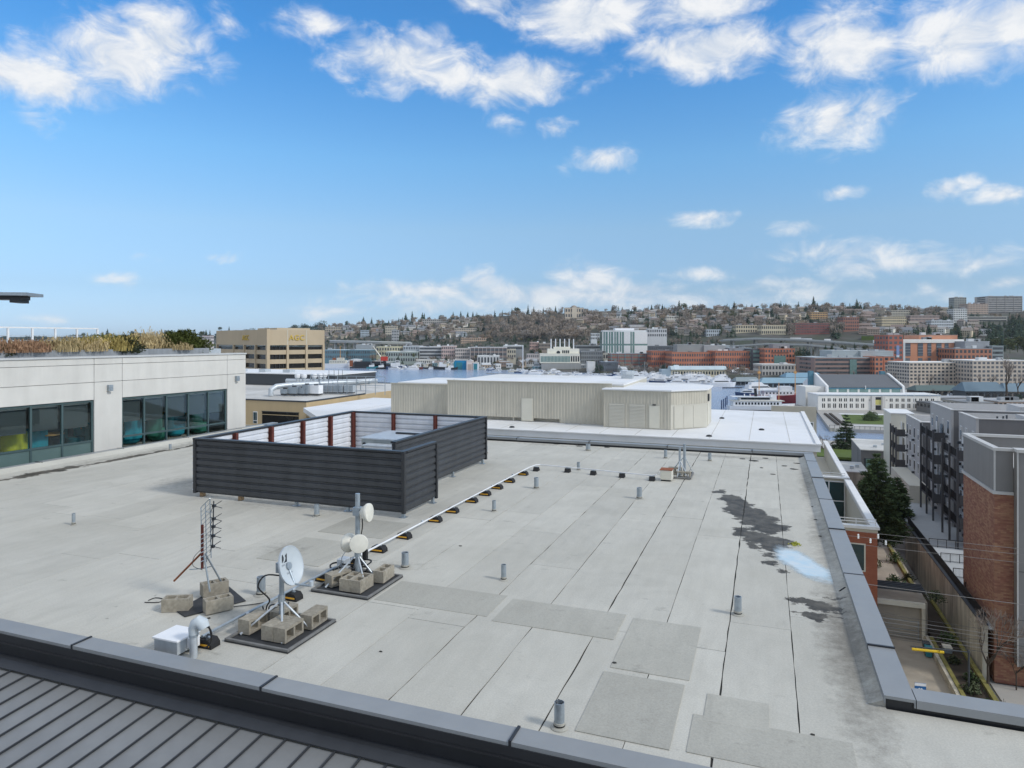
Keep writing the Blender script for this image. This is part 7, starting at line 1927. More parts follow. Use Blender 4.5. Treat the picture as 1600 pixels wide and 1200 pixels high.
# red lightship
ls = thing('red_ship', 'white ship with a dark red hull and two ochre masts', 'ship', P(1222, 629.5, LAKE), .05)
defm('ship_red', (.30, .05, .06), .5, 0, .1, .5)
hull_mb(36, 8, 4.6, .3, .35).build('hull', M['ship_red'], ls); bxm(ls, 'deck_house', M['boat_white'], -12, 6, -3, 3, 4.7, 7.6); bxm(ls, 'bridge', M['boat_white'], -2, 5, -2.6, 2.6, 7.61, 10); bxm(ls, 'awning', M['boat_white'], -17, -3, -3.8, 3.8, 7.62, 7.9)
for x in (-14, 8): MB().cyl((x, 0, 5), (x, 0, 22), .3, .15, n=7).build('mast', M['oak'], ls); MB().box(x - .8, x + .8, -.6, .6, 17.5, 18.6).build('lantern', M['oak'], ls) if False else bxm(ls, 'lantern', M['oak'], x - .7, x + .7, -.6, .6, 17.5, 18.8)
for k in range(8): bxm(ls, 'porthole', M['window_dark'], -11 + k * 2.1, -10.2 + k * 2.1, -3.06, -2.95, 5.6, 6.6)
# ships and works at the left of the far shore
rs = thing('research_ship', 'large white ship with a buff superstructure beside the tan office block', 'ship', P(527, 574.5, LAKE), 0)
hull_mb(42, 9, 5.4, .2, .2).build('hull', M['boat_white'], rs); bxm(rs, 'superstructure', M['boat_cream'], -10, 12, -3.6, 3.6, 5.5, 10.2); bxm(rs, 'bridge', M['boat_cream'], 0, 9, -3, 3, 10.21, 13.2); bxm(rs, 'funnel', M['rust_orange'], -6, -2, -1.5, 1.5, 10.21, 13); MB().cyl((4, 0, 13), (4, 0, 29), .45, .25, n=7).build('mast', M['oak'], rs)
for k in range(9): bxm(rs, 'window', M['window_dark'], -9 + k * 2.3, -8 + k * 2.3, -3.7, -3.55, 7.2, 8.4)
dd = thing('floating_dock', 'black floating dry dock left of the red crane', 'dock', P(577, 575, LAKE), 0)
bxm(dd, 'side_wall', M['boat_black'], -20, 22, 0, 3, -.5, 8.6); bxm(dd, 'pontoon', M['boat_black'], -24, 22, -8, -.01, -.5, 1.6); bxm(dd, 'pile_house', M['rust_orange'], -26, -22, 0, 3, 2, 10)
cr = thing('crane', 'red harbour crane with a long white lattice boom', 'crane', P(600, 575, LAKE), 0)
defm('crane_red', (.55, .05, .03), .5, 0, .1, .5)
bxm(cr, 'barge', M['boat_black'], -12, 10, 0, 8, -.5, 5); bxm(cr, 'cab', M['crane_red'], -4.5, 4, 1, 6, 9.5, 15); bxm(cr, 'pedestal', M['charcoal_panel'], -1.6, 1.6, 2, 5, 5.01, 9.49)
MB().tube([(-3.5, 3.5, 12.5), (-15.5, 3.5, 29)], [1.0, .55], 6).build('boom', M['boat_cream'], cr); MB().tube([(-15, 3.5, 28.6), (1.5, 3.5, 18), (2.5, 3.5, 15)], .2, 5).build('stay', M['wire_dark'], cr); MB().tube([(5, 3.5, 14), (7.5, 3.5, 19)], .5, 5).build('mast', M['charcoal_panel'], cr)
def tug(lab, px, py, L_, hm, cabm, rz=0):
    t = thing('tugboat', lab, 'ship', P(px, py, LAKE), rz); hull_mb(L_, L_ * .28, L_ * .14, .3, .5).build('hull', M[hm], t); bxm(t, 'deck_house', M[cabm], -L_ * .28, L_ * .15, -L_ * .1, L_ * .1, L_ * .145, L_ * .30); bxm(t, 'wheelhouse', M[cabm], -L_ * .05, L_ * .12, -L_ * .08, L_ * .08, L_ * .301, L_ * .42); bxm(t, 'window', M['window_dark'], -L_ * .04, L_ * .125, -L_ * .085, -L_ * .07, L_ * .34, L_ * .39); MB().cyl((-L_ * .12, 0, L_ * .3), (-L_ * .12, 0, L_ * .62), .2, n=6).build('mast', M['galv_light'], t)
defm('hull_teal', (.03, .20, .24), .5)
tug('teal and white workboat in front of the black dry dock', 582, 575.8, 15, 'hull_teal', 'boat_white'); tug('dark tug with a white wheelhouse under the red crane', 597, 576.8, 16, 'boat_black', 'boat_white', .2); tug('blue hulled white ship right of the red crane', 620, 577, 26, 'boat_navy', 'boat_white')
tug('brown workboat left of the black fishing boat', 652, 577, 15, 'rust', 'boat_cream'); tug('black fishing boat left of the bright blue boathouse', 690, 577.3, 22, 'boat_black', 'boat_white', 3.1); tug('small dark tug at the shore beside the brown workboat', 664, 576.2, 13, 'boat_black', 'boat_cream', 3.0); tug('white and black workboat nearest the bright blue boathouse', 706, 577.5, 16, 'boat_black', 'boat_white')
defm('bright_blue', (.0, .22, .42), .6, 0, .08, .3)
bh = thing('boathouse', 'bright blue two faced boathouse on the far shore', 'boathouse', P(718, 577.5, LAKE), 0)
bxm(bh, 'wall', M['bright_blue'], -6, 9.5, 0, 16, -.5, 11.5); MB().extrude([(-7.5, 8.2), (-5.9, 11.6), (-5.9, -.5), (-7.5, -.5)], 'y', -1, 15).build('side_wing', M['hull_teal'], bh); bxm(bh, 'door', M['hull_teal'], -4, 3.5, -.1, -.005, .2, 9); bxm(bh, 'roof', M['boat_cream'], -7, 9.9, -.3, 16.4, 11.51, 12.1)
b2 = thing('boathouse', 'pale pink boathouse right of the bright blue one', 'boathouse', P(734, 577.8, LAKE), 0); bxm(b2, 'wall', fm('#c9b6a8'), -4, 4, 0, 14, -.5, 11); MB().extrude([(-4.5, 11.01), (4.5, 11.01), (0, 12.6)], 'y', -.4, 14.4).build('roof', fm('#b9b2aa'), b2); bxm(b2, 'door', fm('#a58f80'), -2.5, 2.5, -.08, -.003, .2, 7)
b3 = thing('boathouse', 'small teal fronted boathouse with white sides', 'boathouse', P(743, 577.8, LAKE), 0); bxm(b3, 'wall', M['boat_white'], -3.8, 3.8, 0, 12, -.5, 8.5); bxm(b3, 'door', M['hull_teal'], -2.4, 2.2, -.1, -.005, .2, 7.5); MB().extrude([(-4.2, 8.51), (4.2, 8.51), (0, 10)], 'y', -.4, 12.4).build('roof', M['boat_cream'], b3)
# tall mast on the shore, pier fingers, mooring piles
tm = thing('tall_mast', 'tall thin white mast standing on the far shore', 'mast', P(817, 580, -33), 0)
MB().cyl((0, 0, 0), (0, 0, 30), .55, .45, n=8).build('pole', M['boat_white'], tm); bxm(tm, 'cross_arm', M['boat_white'], -22, 0, -.3, .3, 29.4, 30)
for k, (x0, x1, py, lab) in enumerate([(760, 860, 584, 'long low float dock behind the left boats'), (860, 960, 592, 'float dock in front of the chimney plant'), (985, 1130, 600, 'float dock behind the motor yachts'), (1130, 1160, 606.5, 'dark float at the end of the far pier'), (1150, 1250, 644.5, 'grey float dock along the white steamer')]):
    p, q = P(x0, py, LAKE), P(x1, py + (3 if k < 2 else 0), LAKE); d = Vector(q) - Vector(p)
    tag(MB().box(0, d.length, 0, 2.2, -.2, .55).build('float_dock', M['paving' if k < 3 or k == 4 else 'boat_black'], None, loc=p, rz=math.atan2(d.y, d.x)), lab, 'dock')
for k, (px, py) in enumerate([(1127.5, 640), (1130.5, 638), (1133.5, 635.5), (1136, 633)]):
    x, y, z = P(px, py, LAKE); o = MB().cyl((0, 0, -3), (0, 0, 5.2), .32, n=8).build('mooring_pile', M['boat_navy'], None, loc=(x, y, z)); tag(o, '%s dark mooring pile off the steamer stern, from the left' % ['first', 'second', 'third', 'last'][k], 'pile', 'mooring piles by the steamer')
# ------------------------------------------------------------------ trees
def leafm(name, c, var=.3, rnd=.2, scale=.4): M[name] = mat(name, c, .9, 0, var, scale, rnd=rnd, spec=.15)
leafm('conifer_dark', (.054, .084, .050)); leafm('conifer_blue', (.062, .094, .074)); leafm('bare_brown', (.295, .248, .205), .25, .28); leafm('bare_grey', (.275, .25, .225), .25, .28); leafm('bare_rust', (.33, .255, .185), .25, .28); leafm('evergreen_olive', (.100, .115, .050)); leafm('pine_green', (.080, .115, .050), .35, .1, 1.2); leafm('fir_green', (.066, .096, .052), .35, .1, 1.2)
def conifer_mb(seed, n=190, taper=1.0):
    """unit height; whorls of drooping fronds, ragged outline"""
    q = random.Random(seed); mb = MB(); mb.cyl((0, 0, 0), (0, 0, .9), .018, .004, n=4, cap=False); asym = q.uniform(0, 6.28)
    for k in range(n):
        f = (k + q.random()) / n; z = .08 + .92 * f; r = (.25 * (1 - f) ** .85 * taper + .006) * q.uniform(.55, 1.2); a = q.uniform(0, 6.28); r *= 1 + .2 * math.cos(a - asym)
        c, s_ = math.cos(a), math.sin(a); w_ = r * q.uniform(.35, .65); zd = z - r * q.uniform(.25, .7)
        mb.tri((c * r * .1, s_ * r * .1, z + .02), (c * r - s_ * w_, s_ * r + c * w_, zd), (c * r + s_ * w_, s_ * r - c * w_, zd - .01))
    mb.tri((-.008, 0, .95), (.008, 0, .95), (0, 0, 1.03)); return mb
def crown_mb(seed, n=170, rx=.36, zc=.60, rz_=.40, leaf=.055, trunk=True, up=.5):
    """unit height crown of small clumps with gaps, trunk and a few limbs"""
    q = random.Random(seed); mb = MB()
    if trunk:
        mb.cyl((0, 0, 0), (0, 0, .45), .020, .012, n=4, cap=False)
        for k in range(4): a = k * 1.6 + q.random(); mb.cyl((0, 0, .3), (.2 * math.cos(a), .2 * math.sin(a), .7), .010, .003, n=3, cap=False)
    lob = [(q.uniform(0, 6.28), q.uniform(-.5, .9), q.uniform(.75, 1.12)) for _ in range(6)]
    for k in range(n):
        a, e, s_ = q.choice(lob); a += q.gauss(0, .55); e += q.gauss(0, .35); rr_ = q.random() ** .4 * s_
        p = Vector((rx * rr_ * math.cos(a) * math.cos(e), rx * rr_ * math.sin(a) * math.cos(e), zc + rz_ * rr_ * math.sin(e)))
        d = Vector((q.uniform(-1, 1), q.uniform(-1, 1), q.uniform(-.6, 1) + up)).normalized() * leaf * q.uniform(.6, 1.5); s2 = Vector((q.uniform(-1, 1), q.uniform(-1, 1), q.uniform(-1, 1))).cross(d).normalized() * leaf * q.uniform(.3, .6)
        mb.tri(tuple(p - s2), tuple(p + s2), tuple(p + d))
    return mb
VAR = {'conifer': [conifer_mb(i, 150, t).mesh('conifer', M['conifer_dark' if i % 3 else 'conifer_blue']) for i, t in enumerate((.8, 1.0, 1.15, .7, .95, 1.25, .85, 1.05))],
       'bare': [crown_mb(20 + i, 430, .40 + .05 * (i % 3), .56, .42, .066).mesh('bare_tree', M[['bare_brown', 'bare_grey', 'bare_rust', 'bare_grey', 'bare_brown'][i % 5]]) for i in range(10)],
       'ever': [crown_mb(40 + i, 420, .46, .50, .48, .095, up=.2).mesh('evergreen_tree', M['conifer_blue' if i % 2 else 'evergreen_olive']) for i in range(5)]}
LOW = {'conifer': [conifer_mb(60 + i, 60, t * 1.15) for i, t in enumerate((.9, 1.2, 1.0))], 'bare': [crown_mb(70 + i, 120, .46, .5, .46, .125, False) for i in range(4)]}
WHAT = {'conifer': 'pointed conifer', 'bare': 'bare brown tree', 'ever': 'round evergreen'}
NAME = {'conifer': 'conifer', 'bare': 'bare_tree', 'ever': 'evergreen_tree'}
ZN = ((535, 'by the long cream roof row'), (562, 'above the teal warehouses'), (590, 'by the pale blue house'), (625, 'by the narrow pale apartments'), (660, 'above the left bridge'), (700, 'by the grey gabled flats'), (735, 'above the striped office'), (770, 'above the cream flats row'), (800, 'above the brown office'), (830, 'left of the six chimneys'), (862, 'behind the first chimneys'), (885, 'behind the last chimneys'), (915, 'below the cream mansion'), (945, 'above the green slope'), (980, 'left of the finned tower top'), (1015, 'above the finned tower'), (1062, 'by the white modern house'), (1105, 'above the long orange building'), (1140, 'by the blue white house'), (1185, 'by the left cream apartments'), (1232, 'by the right cream apartments'), (1265, 'left of the dark red apartments'), (1300, 'by the ochre house'), (1345, 'by the brick church block'), (1380, 'above the motorway bend'), (1420, 'by the cream four storey apartments'), (1470, 'by the gabled townhouses'), (1512, 'by the white apartment tower'), (1546, 'by the terracotta flats'), (9999, 'by the banded tower block'))
def zone(px):
    for x, s_ in ZN:
        if px < x: return s_
def htree(kind, px, py, hpx=None, label=None, h=None, D=None, group=None):
    if D is None: x, y, z = hill_point(px, py)
    else: x, y, z = PD(px, py, D)
    hh = h if h else hpx * y / F
    o = bpy.data.objects.new(NAME[kind], R.choice(VAR[kind])); C.objects.link(o)
    o.location = (x, y, z - .3); s_ = R.uniform(.85, 1.15)
    o.scale = (hh * s_, hh * s_, hh); o.rotation_euler = (0, 0, R.uniform(0, 6.28))
    size = 'tall ' if hh > 19 else ('small ' if hh < 11 else '')
    if label is None:
        r = lerp(px, RIDGE_Y); band = 'on the skyline' if py < r + 5 else ('just below the skyline' if py < r + 12 else ('high on the hill' if py < r + 20 else ('halfway up' if py < r + 29 else ('low on the hill' if py < r + 38 else 'at the hill foot'))))
        label = '%s%s %s %s' % (size, WHAT[kind], band, zone(px))
    return tag(o, label, 'tree', group or 'trees on the far hill')

# houses first, so that trees can keep clear of the larger ones
HV = []
for i, (wl_, rf) in enumerate([('#cfc7b4', '#6a6663'), ('#b9ab94', '#6f625c'), ('#c9cac8', '#6c6f74'), ('#a59b90', '#6e645e'), ('#d3cfc2', '#8d8a86'), ('#b49a84', '#7d6a60'), ('#9ba6ac', '#6f757a'), ('#c3b190', '#80756a')]):
    w_ = 5 + (i % 3) * 1.6; d_ = 5; h_ = 5.5 + (i % 2) * 2.4
    a = MB().box(-w_, w_, 0, 2 * d_, -4, h_).mesh('wall', fm(wl_))
    b = MB().extrude([(-.6, h_ + .01), (2 * d_ + .6, h_ + .01), (d_, h_ + 3.2)], 'x', -w_ - .4, w_ + .4).mesh('roof', fm(rf)) if i % 3 else MB().add([(-w_ - .4, -.5, h_), (w_ + .4, -.5, h_), (w_ + .4, 2 * d_ + .5, h_), (-w_ - .4, 2 * d_ + .5, h_), (-w_ * .5, d_, h_ + 3), (w_ * .5, d_, h_ + 3)], [(0, 1, 5, 4), (1, 2, 5), (2, 3, 4, 5), (3, 0, 4), (3, 2, 1, 0)]).mesh('roof', fm(rf))
    mb = MB(); [mb.box(-w_ + .8 + k * 2.2, -w_ + 2.0 + k * 2.2, -.06, 0, z, z + 1.4) for k in range(int(w_ * 2 / 2.2)) for z in ([1.0, 3.6] if h_ < 6 else [1.0, 3.6, 6.0])]
    HV.append((a, b, mb.mesh('window', M['window_dark']), {'#cfc7b4': 'cream', '#b9ab94': 'beige', '#c9cac8': 'white', '#a59b90': 'taupe', '#d3cfc2': 'pale cream', '#b49a84': 'tan', '#9ba6ac': 'blue grey', '#c3b190': 'yellow cream'}[wl_], 'gabled' if i % 3 else 'hip roofed'))
rh = random.Random(33); houses = []
keep = [(b[1], b[2], b[3], b[4]) for b in BD if b[3] < 530]
def hzone(): 
    r = rh.random()
    return rh.uniform(505, 740) if r < .40 else (rh.uniform(900, 1270) if r < .66 else rh.uniform(1270, 1545))
for k in range(3000):
    if len(houses) >= 250: break
    px = hzone(); rt = lerp(px, RIDGE_Y); py = rh.uniform(rt + 3, min(rt + 40, 530))
    if any(x0 - 6 < px < x1 + 6 and y0 - 2 < py < y1 + 5 for x0, x1, y0, y1 in keep) or any(abs(px - a) < 6.5 and abs(py - b) < 2.6 for a, b in houses): continue
    houses.append((px, py)); v = rh.choice(HV); x, y, z = hill_point(px, py)
    band = 'near the skyline' if py < rt + 12 else ('halfway up the hill' if py < rt + 26 else 'low on the hill')
    t = thing('house', '%s %s house %s %s' % (v[3], v[4], band, zone(px)), 'house', (x, y, z), rh.uniform(-.4, .4) - math.atan2(x, y), 'houses on the far hill')
    obj('wall', v[0], t); obj('roof', v[1], t); tag(obj('window', v[2], t), kind='stuff')
rt_ = random.Random(77); R = random.Random(78)
def blocked(px, py, hpx):
    n = 0
    for x0, x1, y0, y1 in keep:
        if x0 - 3 < px < x1 + 3 and py > y1 - 1 and py - hpx < y1 - 2: return True
    for a, b in houses:
        if abs(px - a) < 4.5 and 0 <= py - b < hpx * .8: n += 1
    return n > 0 and rt_.random() < .8
# skyline conifers that stand out one by one
SKY = [(543, 508, 9), (561, 507, 8), (568, 505, 12), (581, 504, 10), (597, 503, 7), (634, 501, 14), (644, 500, 16), (660, 500, 14), (663, 499, 12), (690, 499, 9), (708, 497, 12), (720, 496, 12), (731, 495, 10), (739, 497, 12), (745, 495, 9), (773, 493, 11), (785, 493, 10), (800, 492, 13), (808, 491, 14), (825, 492, 18), (834, 490, 13), (849, 490, 12), (868, 488, 12), (957, 487, 12), (1018, 486, 12), (1035, 483, 10), (1061, 484, 17), (1068, 483, 11), (1090, 483, 10), (1147, 482, 13), (1175, 482, 10), (1220, 483, 15), (1228, 483, 12), (1271, 483, 22), (1248, 484, 11), (1339, 486, 21), (1331, 486, 11), (1318, 486, 8), (1300, 485, 8), (1345, 487, 14)]
used = []
for k, (px, py, hp) in enumerate(SKY):
    htree('conifer' if k % 9 else 'ever', px, py + 3, hp + 1.5, None if hp < 16 else 'tallest spire of a conifer on the skyline %s' % zone(px)); used.append((px, py))
cnt = {'conifer': len(SKY), 'bare': 0, 'ever': 5}
def want(px, py):
    r = rt_.random(); rt = lerp(px, RIDGE_Y)
    if px > 1430 and py > 506: return 'ever' if r < .45 else 'conifer'
    if py < rt + 6 and px < 720: return 'conifer' if r < .45 else 'bare'
    if 760 < px < 960: return 'bare' if r < .86 else ('conifer' if r < .94 else 'ever')
    if 960 <= px < 1330: return 'bare' if r < .45 else ('conifer' if r < .78 else 'ever')
    return 'bare' if r < .48 else ('conifer' if r < .76 else 'ever')
cands = []
for k in range(4200):
    px = rt_.uniform(500, 1625); rt = lerp(px, RIDGE_Y); lo = 536 if px < 960 else (530 if px < 1380 else 528)
    py = rt + 2 + (lo - rt - 2) * rt_.random() ** .9; cands.append((px, py))
mass = {'conifer': MB(), 'bare': MB()}
for k in range(900):
    px = rt_.uniform(500, 1640); cands.append((px, rt_.uniform(534, 547) if px < 1130 else (rt_.uniform(547, 558) if px < 1400 else rt_.uniform(526, 548))))
for px, py in cands:
    kd = want(px, py); foot = py > 533 and px < 1400
    if foot: kd = rt_.choice(('ever', 'conifer', 'bare'))
    hm_ = rt_.uniform(5, 8.5) if foot else rt_.uniform(10, 19) if kd == 'bare' else (rt_.uniform(10, 18) if kd == 'conifer' else rt_.uniform(9, 14))
    x, y, z = hill_point(px, py); hp = hm_ * F / y
    if 735 < px < 860 and rt_.random() < .15: continue
    if blocked(px, py, hp) or (918 < px < 944 and 524 < py < 540) or (1345 < px < 1378 and 514 < py < 534): continue
    if cnt[kd] < (290 if kd != 'ever' else 120) and rt_.random() < .5:
        cnt[kd] += 1; htree(kd, px, py, None, None, hm_)
    else:
        kk = 'conifer' if kd != 'bare' else 'bare'; src = rt_.choice(LOW[kk]); a = rt_.uniform(0, 6.28); c, s_ = math.cos(a), math.sin(a); o = len(mass[kk].v)
        mass[kk].v += [(x + (vx * c - vy * s_) * hm_, y + (vx * s_ + vy * c) * hm_, z + vz * hm_) for vx, vy, vz in src.v]; mass[kk].f += [tuple(i + o for i in f) for f in src.f]; mass[kk].m += [0] * len(src.f)
tag(mass['conifer'].build('distant_conifers', M['conifer_dark']), 'dark evergreen woodland filling the far hillside', 'woodland', kind='stuff')
tag(mass['bare'].build('distant_bare_wood', M['bare_brown']), 'brown leafless woodland filling the far hillside', 'woodland', kind='stuff')
# the remote ridge on the left
mb = MB(); q = random.Random(4)
for k in range(520):
    px = q.uniform(-60, 505); D = q.uniform(2300, 2900) if px < 420 else q.uniform(1500, 2200); x = (px - 800) / F * D; z = far_z(x, D); src = q.choice(LOW['conifer'] + LOW['bare']); hm_ = q.uniform(10, 24); o = len(mb.v)
    mb.v += [(x + vx * hm_ * 1.5, D + vy * hm_, z + vz * hm_) for vx, vy, vz in src.v]; mb.f += [tuple(i + o for i in f) for f in src.f]; mb.m += [0] * len(src.f)
tag(mb.build('remote_woods', M['conifer_blue']), 'remote dark tree line on the far left ridge', 'woodland', kind='stuff')
for k, (px, py, hp) in enumerate([(168, 527, 12), (205, 527, 9), (252, 526, 11), (262, 526, 9), (322, 527, 11), (316, 527, 9), (328, 526, 9), (344, 517, 5), (358, 516, 5), (132, 528, 7)]):
    htree('ever' if k % 2 else 'conifer', px, py, hp + 2, 'dark conifer on the left ridge ' + ['behind the railing end', 'behind the rosemary bush', 'left of the hedge top', 'above the hedge top', 'touching the tan block corner', 'between hedge and tan block', 'just left of the tan block', 'above the left tan parapet', 'above the left gold letters', 'behind the white railing'][k], D=2000 if px < 300 else 1400, group='conifers on the left ridge')
q = random.Random(6)
for k in range(26):
    px = q.uniform(0, 300); D = q.uniform(2000, 2600); x = (px - 800) / F * D; z = far_z(x, D); v = q.choice(HV)
    t = thing('house', 'tiny %s house on the remote left ridge' % v[3], 'house', (x, D, z), q.uniform(-.4, .4), 'houses on the remote left ridge'); t.scale = (1.6, 1.6, 1.4); obj('wall', v[0], t); obj('roof', v[1], t)
def bare_tree(lab, loc, h, seed, m='twig', spread=.55, depth=5, r0=None):
    q = random.Random(seed); t = thing('bare_tree', lab, 'tree', loc, 0); tr = MB(); tw = MB()
    def grow(p, d, L_, r, n):
        e = p + d * L_; (tr if n > depth - 3 else tw).tube([p, (p + e) / 2 + Vector((q.uniform(-1, 1), q.uniform(-1, 1), 0)) * L_ * .05, e], [r, r * .85, r * .7], 5 if n > 2 else 3)
        if n == 0: return
        for k in range(3 if n > 1 else 4):
            a = q.uniform(0, 6.28); dd = (d + Vector((math.cos(a), math.sin(a), q.uniform(-.1, .5))) * spread).normalized(); grow(p.lerp(e, q.uniform(.6, 1)), dd, L_ * q.uniform(.6, .8), max(r * .58, .012), n - 1)
    grow(Vector((0, 0, 0)), Vector((0, 0, 1)), h * .30, r0 or h * .018, depth); tr.build('trunk', M['bark'], t); tw.build('crown', M[m], t); return t
BT = []
# trees between the shore buildings
SH = [('bare', 960, 579, 14, 790), ('bare', 972, 580, 15, 760), ('bare', 985, 583, 16, 740), ('bare', 998, 586, 16, 720), ('bare', 1008, 587, 17, 710), ('bare', 1018, 587, 16, 705), ('bare', 1028, 586, 15, 700), ('ever', 1040, 583, 15, 700), ('ever', 1052, 582, 14, 705), ('ever', 1064, 581, 12, 705), ('conifer', 932, 580, 16, 765), ('ever', 938, 581, 12, 765), ('ever', 948, 572, 10, 800), ('ever', 960, 573, 12, 800), ('bare', 1138, 588, 16, 640), ('bare', 1150, 590, 17, 630), ('bare', 1160, 588, 16, 640), ('bare', 1172, 590, 16, 630), ('bare', 1130, 586, 13, 650), ('bare', 1185, 590, 12, 620),
      ('ever', 1248, 566, 20, 690), ('ever', 1256, 566, 22, 690), ('conifer', 1250, 565, 24, 700), ('bare', 1246, 580, 12, 640), ('bare', 1258, 582, 14, 640), ('bare', 1266, 583, 12, 640), ('bare', 1275, 590, 16, 560), ('bare', 1310, 592, 15, 560), ('bare', 1334, 592, 14, 560), ('conifer', 1290, 552, 16, 720), ('conifer', 1300, 550, 14, 720), ('ever', 1318, 550, 12, 720), ('conifer', 1335, 550, 15, 715), ('ever', 1352, 550, 12, 715), ('bare', 1400, 600, 20, 500), ('bare', 1437, 606, 22, 470), ('bare', 1452, 607, 24, 465), ('bare', 1478, 608, 22, 465), ('bare', 1500, 608, 20, 460), ('bare', 1530, 606, 22, 455), ('bare', 1549, 608, 24, 440),
      ('bare', 1572, 622, 68, 400), ('bare', 1590, 620, 40, 410), ('bare', 1470, 622, 12, 420), ('bare', 1484, 622, 13, 420), ('bare', 1458, 618, 12, 430), ('ever', 1592, 628, 14, 390), ('ever', 1578, 552, 26, 640), ('ever', 1590, 550, 28, 650), ('conifer', 1566, 548, 24, 660), ('ever', 1600, 552, 24, 645), ('ever', 1556, 545, 18, 690), ('bare', 652, 568, 10, 930), ('bare', 742, 567, 11, 900), ('bare', 766, 566, 11, 900), ('bare', 812, 570, 14, 880), ('bare', 830, 572, 12, 860), ('ever', 832, 556, 12, 930), ('ever', 842, 556, 12, 930), ('bare', 705, 570, 12, 900), ('bare', 582, 564, 12, 930), ('bare', 778, 572, 10, 880), ('bare', 798, 574, 10, 870)]
for k in range(60):
    px = rt_.uniform(506, 850) if k < 40 else rt_.uniform(900, 1180); b_ = lerp(px, [(508, 570), (760, 573), (850, 575), (900, 580), (1000, 586), (1180, 592)]) - rt_.uniform(0, 14)
    htree(rt_.choice(('bare', 'bare', 'ever', 'conifer')), px, b_, rt_.uniform(6, 10), None if False else 'small tree among the dock sheds ' + ('left of the red crane' if px < 600 else 'right of the red crane' if px < 700 else 'round the blue boathouse' if px < 760 else 'left of the chimney plant' if px < 850 else 'under the finned tower' if px < 1010 else 'behind the yachts'), D=lerp(px, SHORE) + 30, group='trees among the dock sheds')
for kd, px, py, hp, D in SH:
    lab_ = 'leafless tree ' + {1275: 'at the left end of the banded brown office', 1310: 'before the left half of the banded brown office', 1334: 'before the middle of the banded brown office', 1400: 'under the narrow orange tower', 1437: 'before the left end of the beige apartments', 1452: 'second from the left before the beige apartments', 1478: 'before the left middle of the beige apartments', 1500: 'before the right middle of the beige apartments', 1530: 'where the two beige apartment buildings meet', 1549: 'left of the tall bare poplar', 1572: 'tallest of all, a poplar before the right beige apartments', 1590: 'right of the tall bare poplar', 1470: 'by the dark green shelter roof', 1484: 'at the right end of the green shelter', 1458: 'at the left end of the green shelter'}.get(px, 'by the park')
    if kd == 'bare' and D <= 560:
        hm_ = hp * D / F
        if not BT: BT.append(bare_tree(lab_, PD(px, py, D), 20, 91, spread=.42, depth=5, r0=.45)); t = BT[0]; t.scale = (hm_ / 17,) * 3
        else: t = dup(BT[0], PD(px, py, D), R.uniform(0, 6), lab_, None, (hm_ / 17,) * 3)
        t['group'] = 'leafless trees by the park'; continue
    htree(kd, px, py, hp, '%s %s' % (WHAT[kd], 'tallest, bare poplar before the beige apartments' if hp == 68 else ('between the shore buildings ' + zone(px) if D > 560 else 'near the beige apartments by the park')), D=D, group='trees between the shore buildings')
x, y, z = hill_point(931, 536); tag(MB().prism([hill_point(*p)[:2] for p in [(918, 539), (944, 539), (943, 531.5), (921, 532)]], z - 14, z + 2.0).build('grass_slope', M['lawn']), 'bright green grass slope left of the white tower', kind='structure')
x, y, z = hill_point(1362, 530); tag(MB().prism([hill_point(*p)[:2] for p in [(1346, 533), (1378, 533), (1376, 517), (1350, 518)]], z - 14, z + 4).build('grass_slope', M['lawn']), 'bright green grass slope above the motorway bend', kind='structure')

# ------------------------------------------------------------------ nearer trees with their own trunk and crown
def near_pine(lab, loc, h, r, seed, m, layers=16, per=26, leaf=.35, droop=.25, name='pine_tree', base=.12, power=.8):
    q = random.Random(seed); t = thing(name, lab, 'tree', loc, 0)
    mb = MB(); mb.tube([(0, 0, -.5), (.1, .05, h * .5), (0, 0, h * .97)], [h * .022, h * .014, .02], 7); cr = MB()
    for i in range(layers):
        f = i / (layers - 1); z = h * (base + (1 - base) * f * .97); R_ = r * (1 - f) ** power + .12
        nb = max(4, int(7 * (1 - f) + 4))
        for b in range(nb):
            a = b * 6.283 / nb + i * .9 + q.uniform(-.3, .3); Lb = R_ * q.uniform(.6, 1.15)
            e = Vector((Lb * math.cos(a), Lb * math.sin(a), z - Lb * droop + q.uniform(-.2, .3))); s0 = Vector((0, 0, z))
            mb.tube([s0, e], [.05, .015], 3)
            for k in range(int(per * (Lb / r + .25))):
                u = q.random() ** .6; p = s0.lerp(e, u) + Vector((q.gauss(0, .16), q.gauss(0, .16), q.gauss(0, .12))) * (.5 + Lb * .35)
                d = Vector((math.cos(a) + q.uniform(-.8, .8), math.sin(a) + q.uniform(-.8, .8), q.uniform(-.3, .8))).normalized() * leaf * q.uniform(.6, 1.3); s2 = d.orthogonal().normalized() * leaf * .22
                if q.random() < .5: s2 = s2.cross(d.normalized())
                cr.quad(tuple(p - s2), tuple(p + d * .5 - s2 * .4), tuple(p + d), tuple(p + s2))
    mb.build('trunk', M['bark'], t); cr.build('crown', M[m], t); return t
near_pine('big dark pine tree between the brick wing and the grey apartments', P(1370, 842, -25), 12.2, 3.9, 5, 'pine_green', 19, 130, .52, .05, base=.03, power=.55)
near_pine('smaller dark pine behind the big pine by the stair tower', P(1402, 822, -25.5), 7.5, 2.6, 9, 'pine_green', 13, 90, .5, .05, base=.05, power=.6)
near_pine('tall layered dark fir in front of the park water', P(1322, 728, -31), 14.0, 4.8, 15, 'fir_green', 16, 80, .6, .12, name='fir_tree', base=.1, power=.9)
near_pine('small dark fir below the layered fir', P(1300, 722, -31), 5.5, 3.2, 25, 'fir_green', 9, 40, .5, .1, name='fir_tree', base=.05, power=.8)
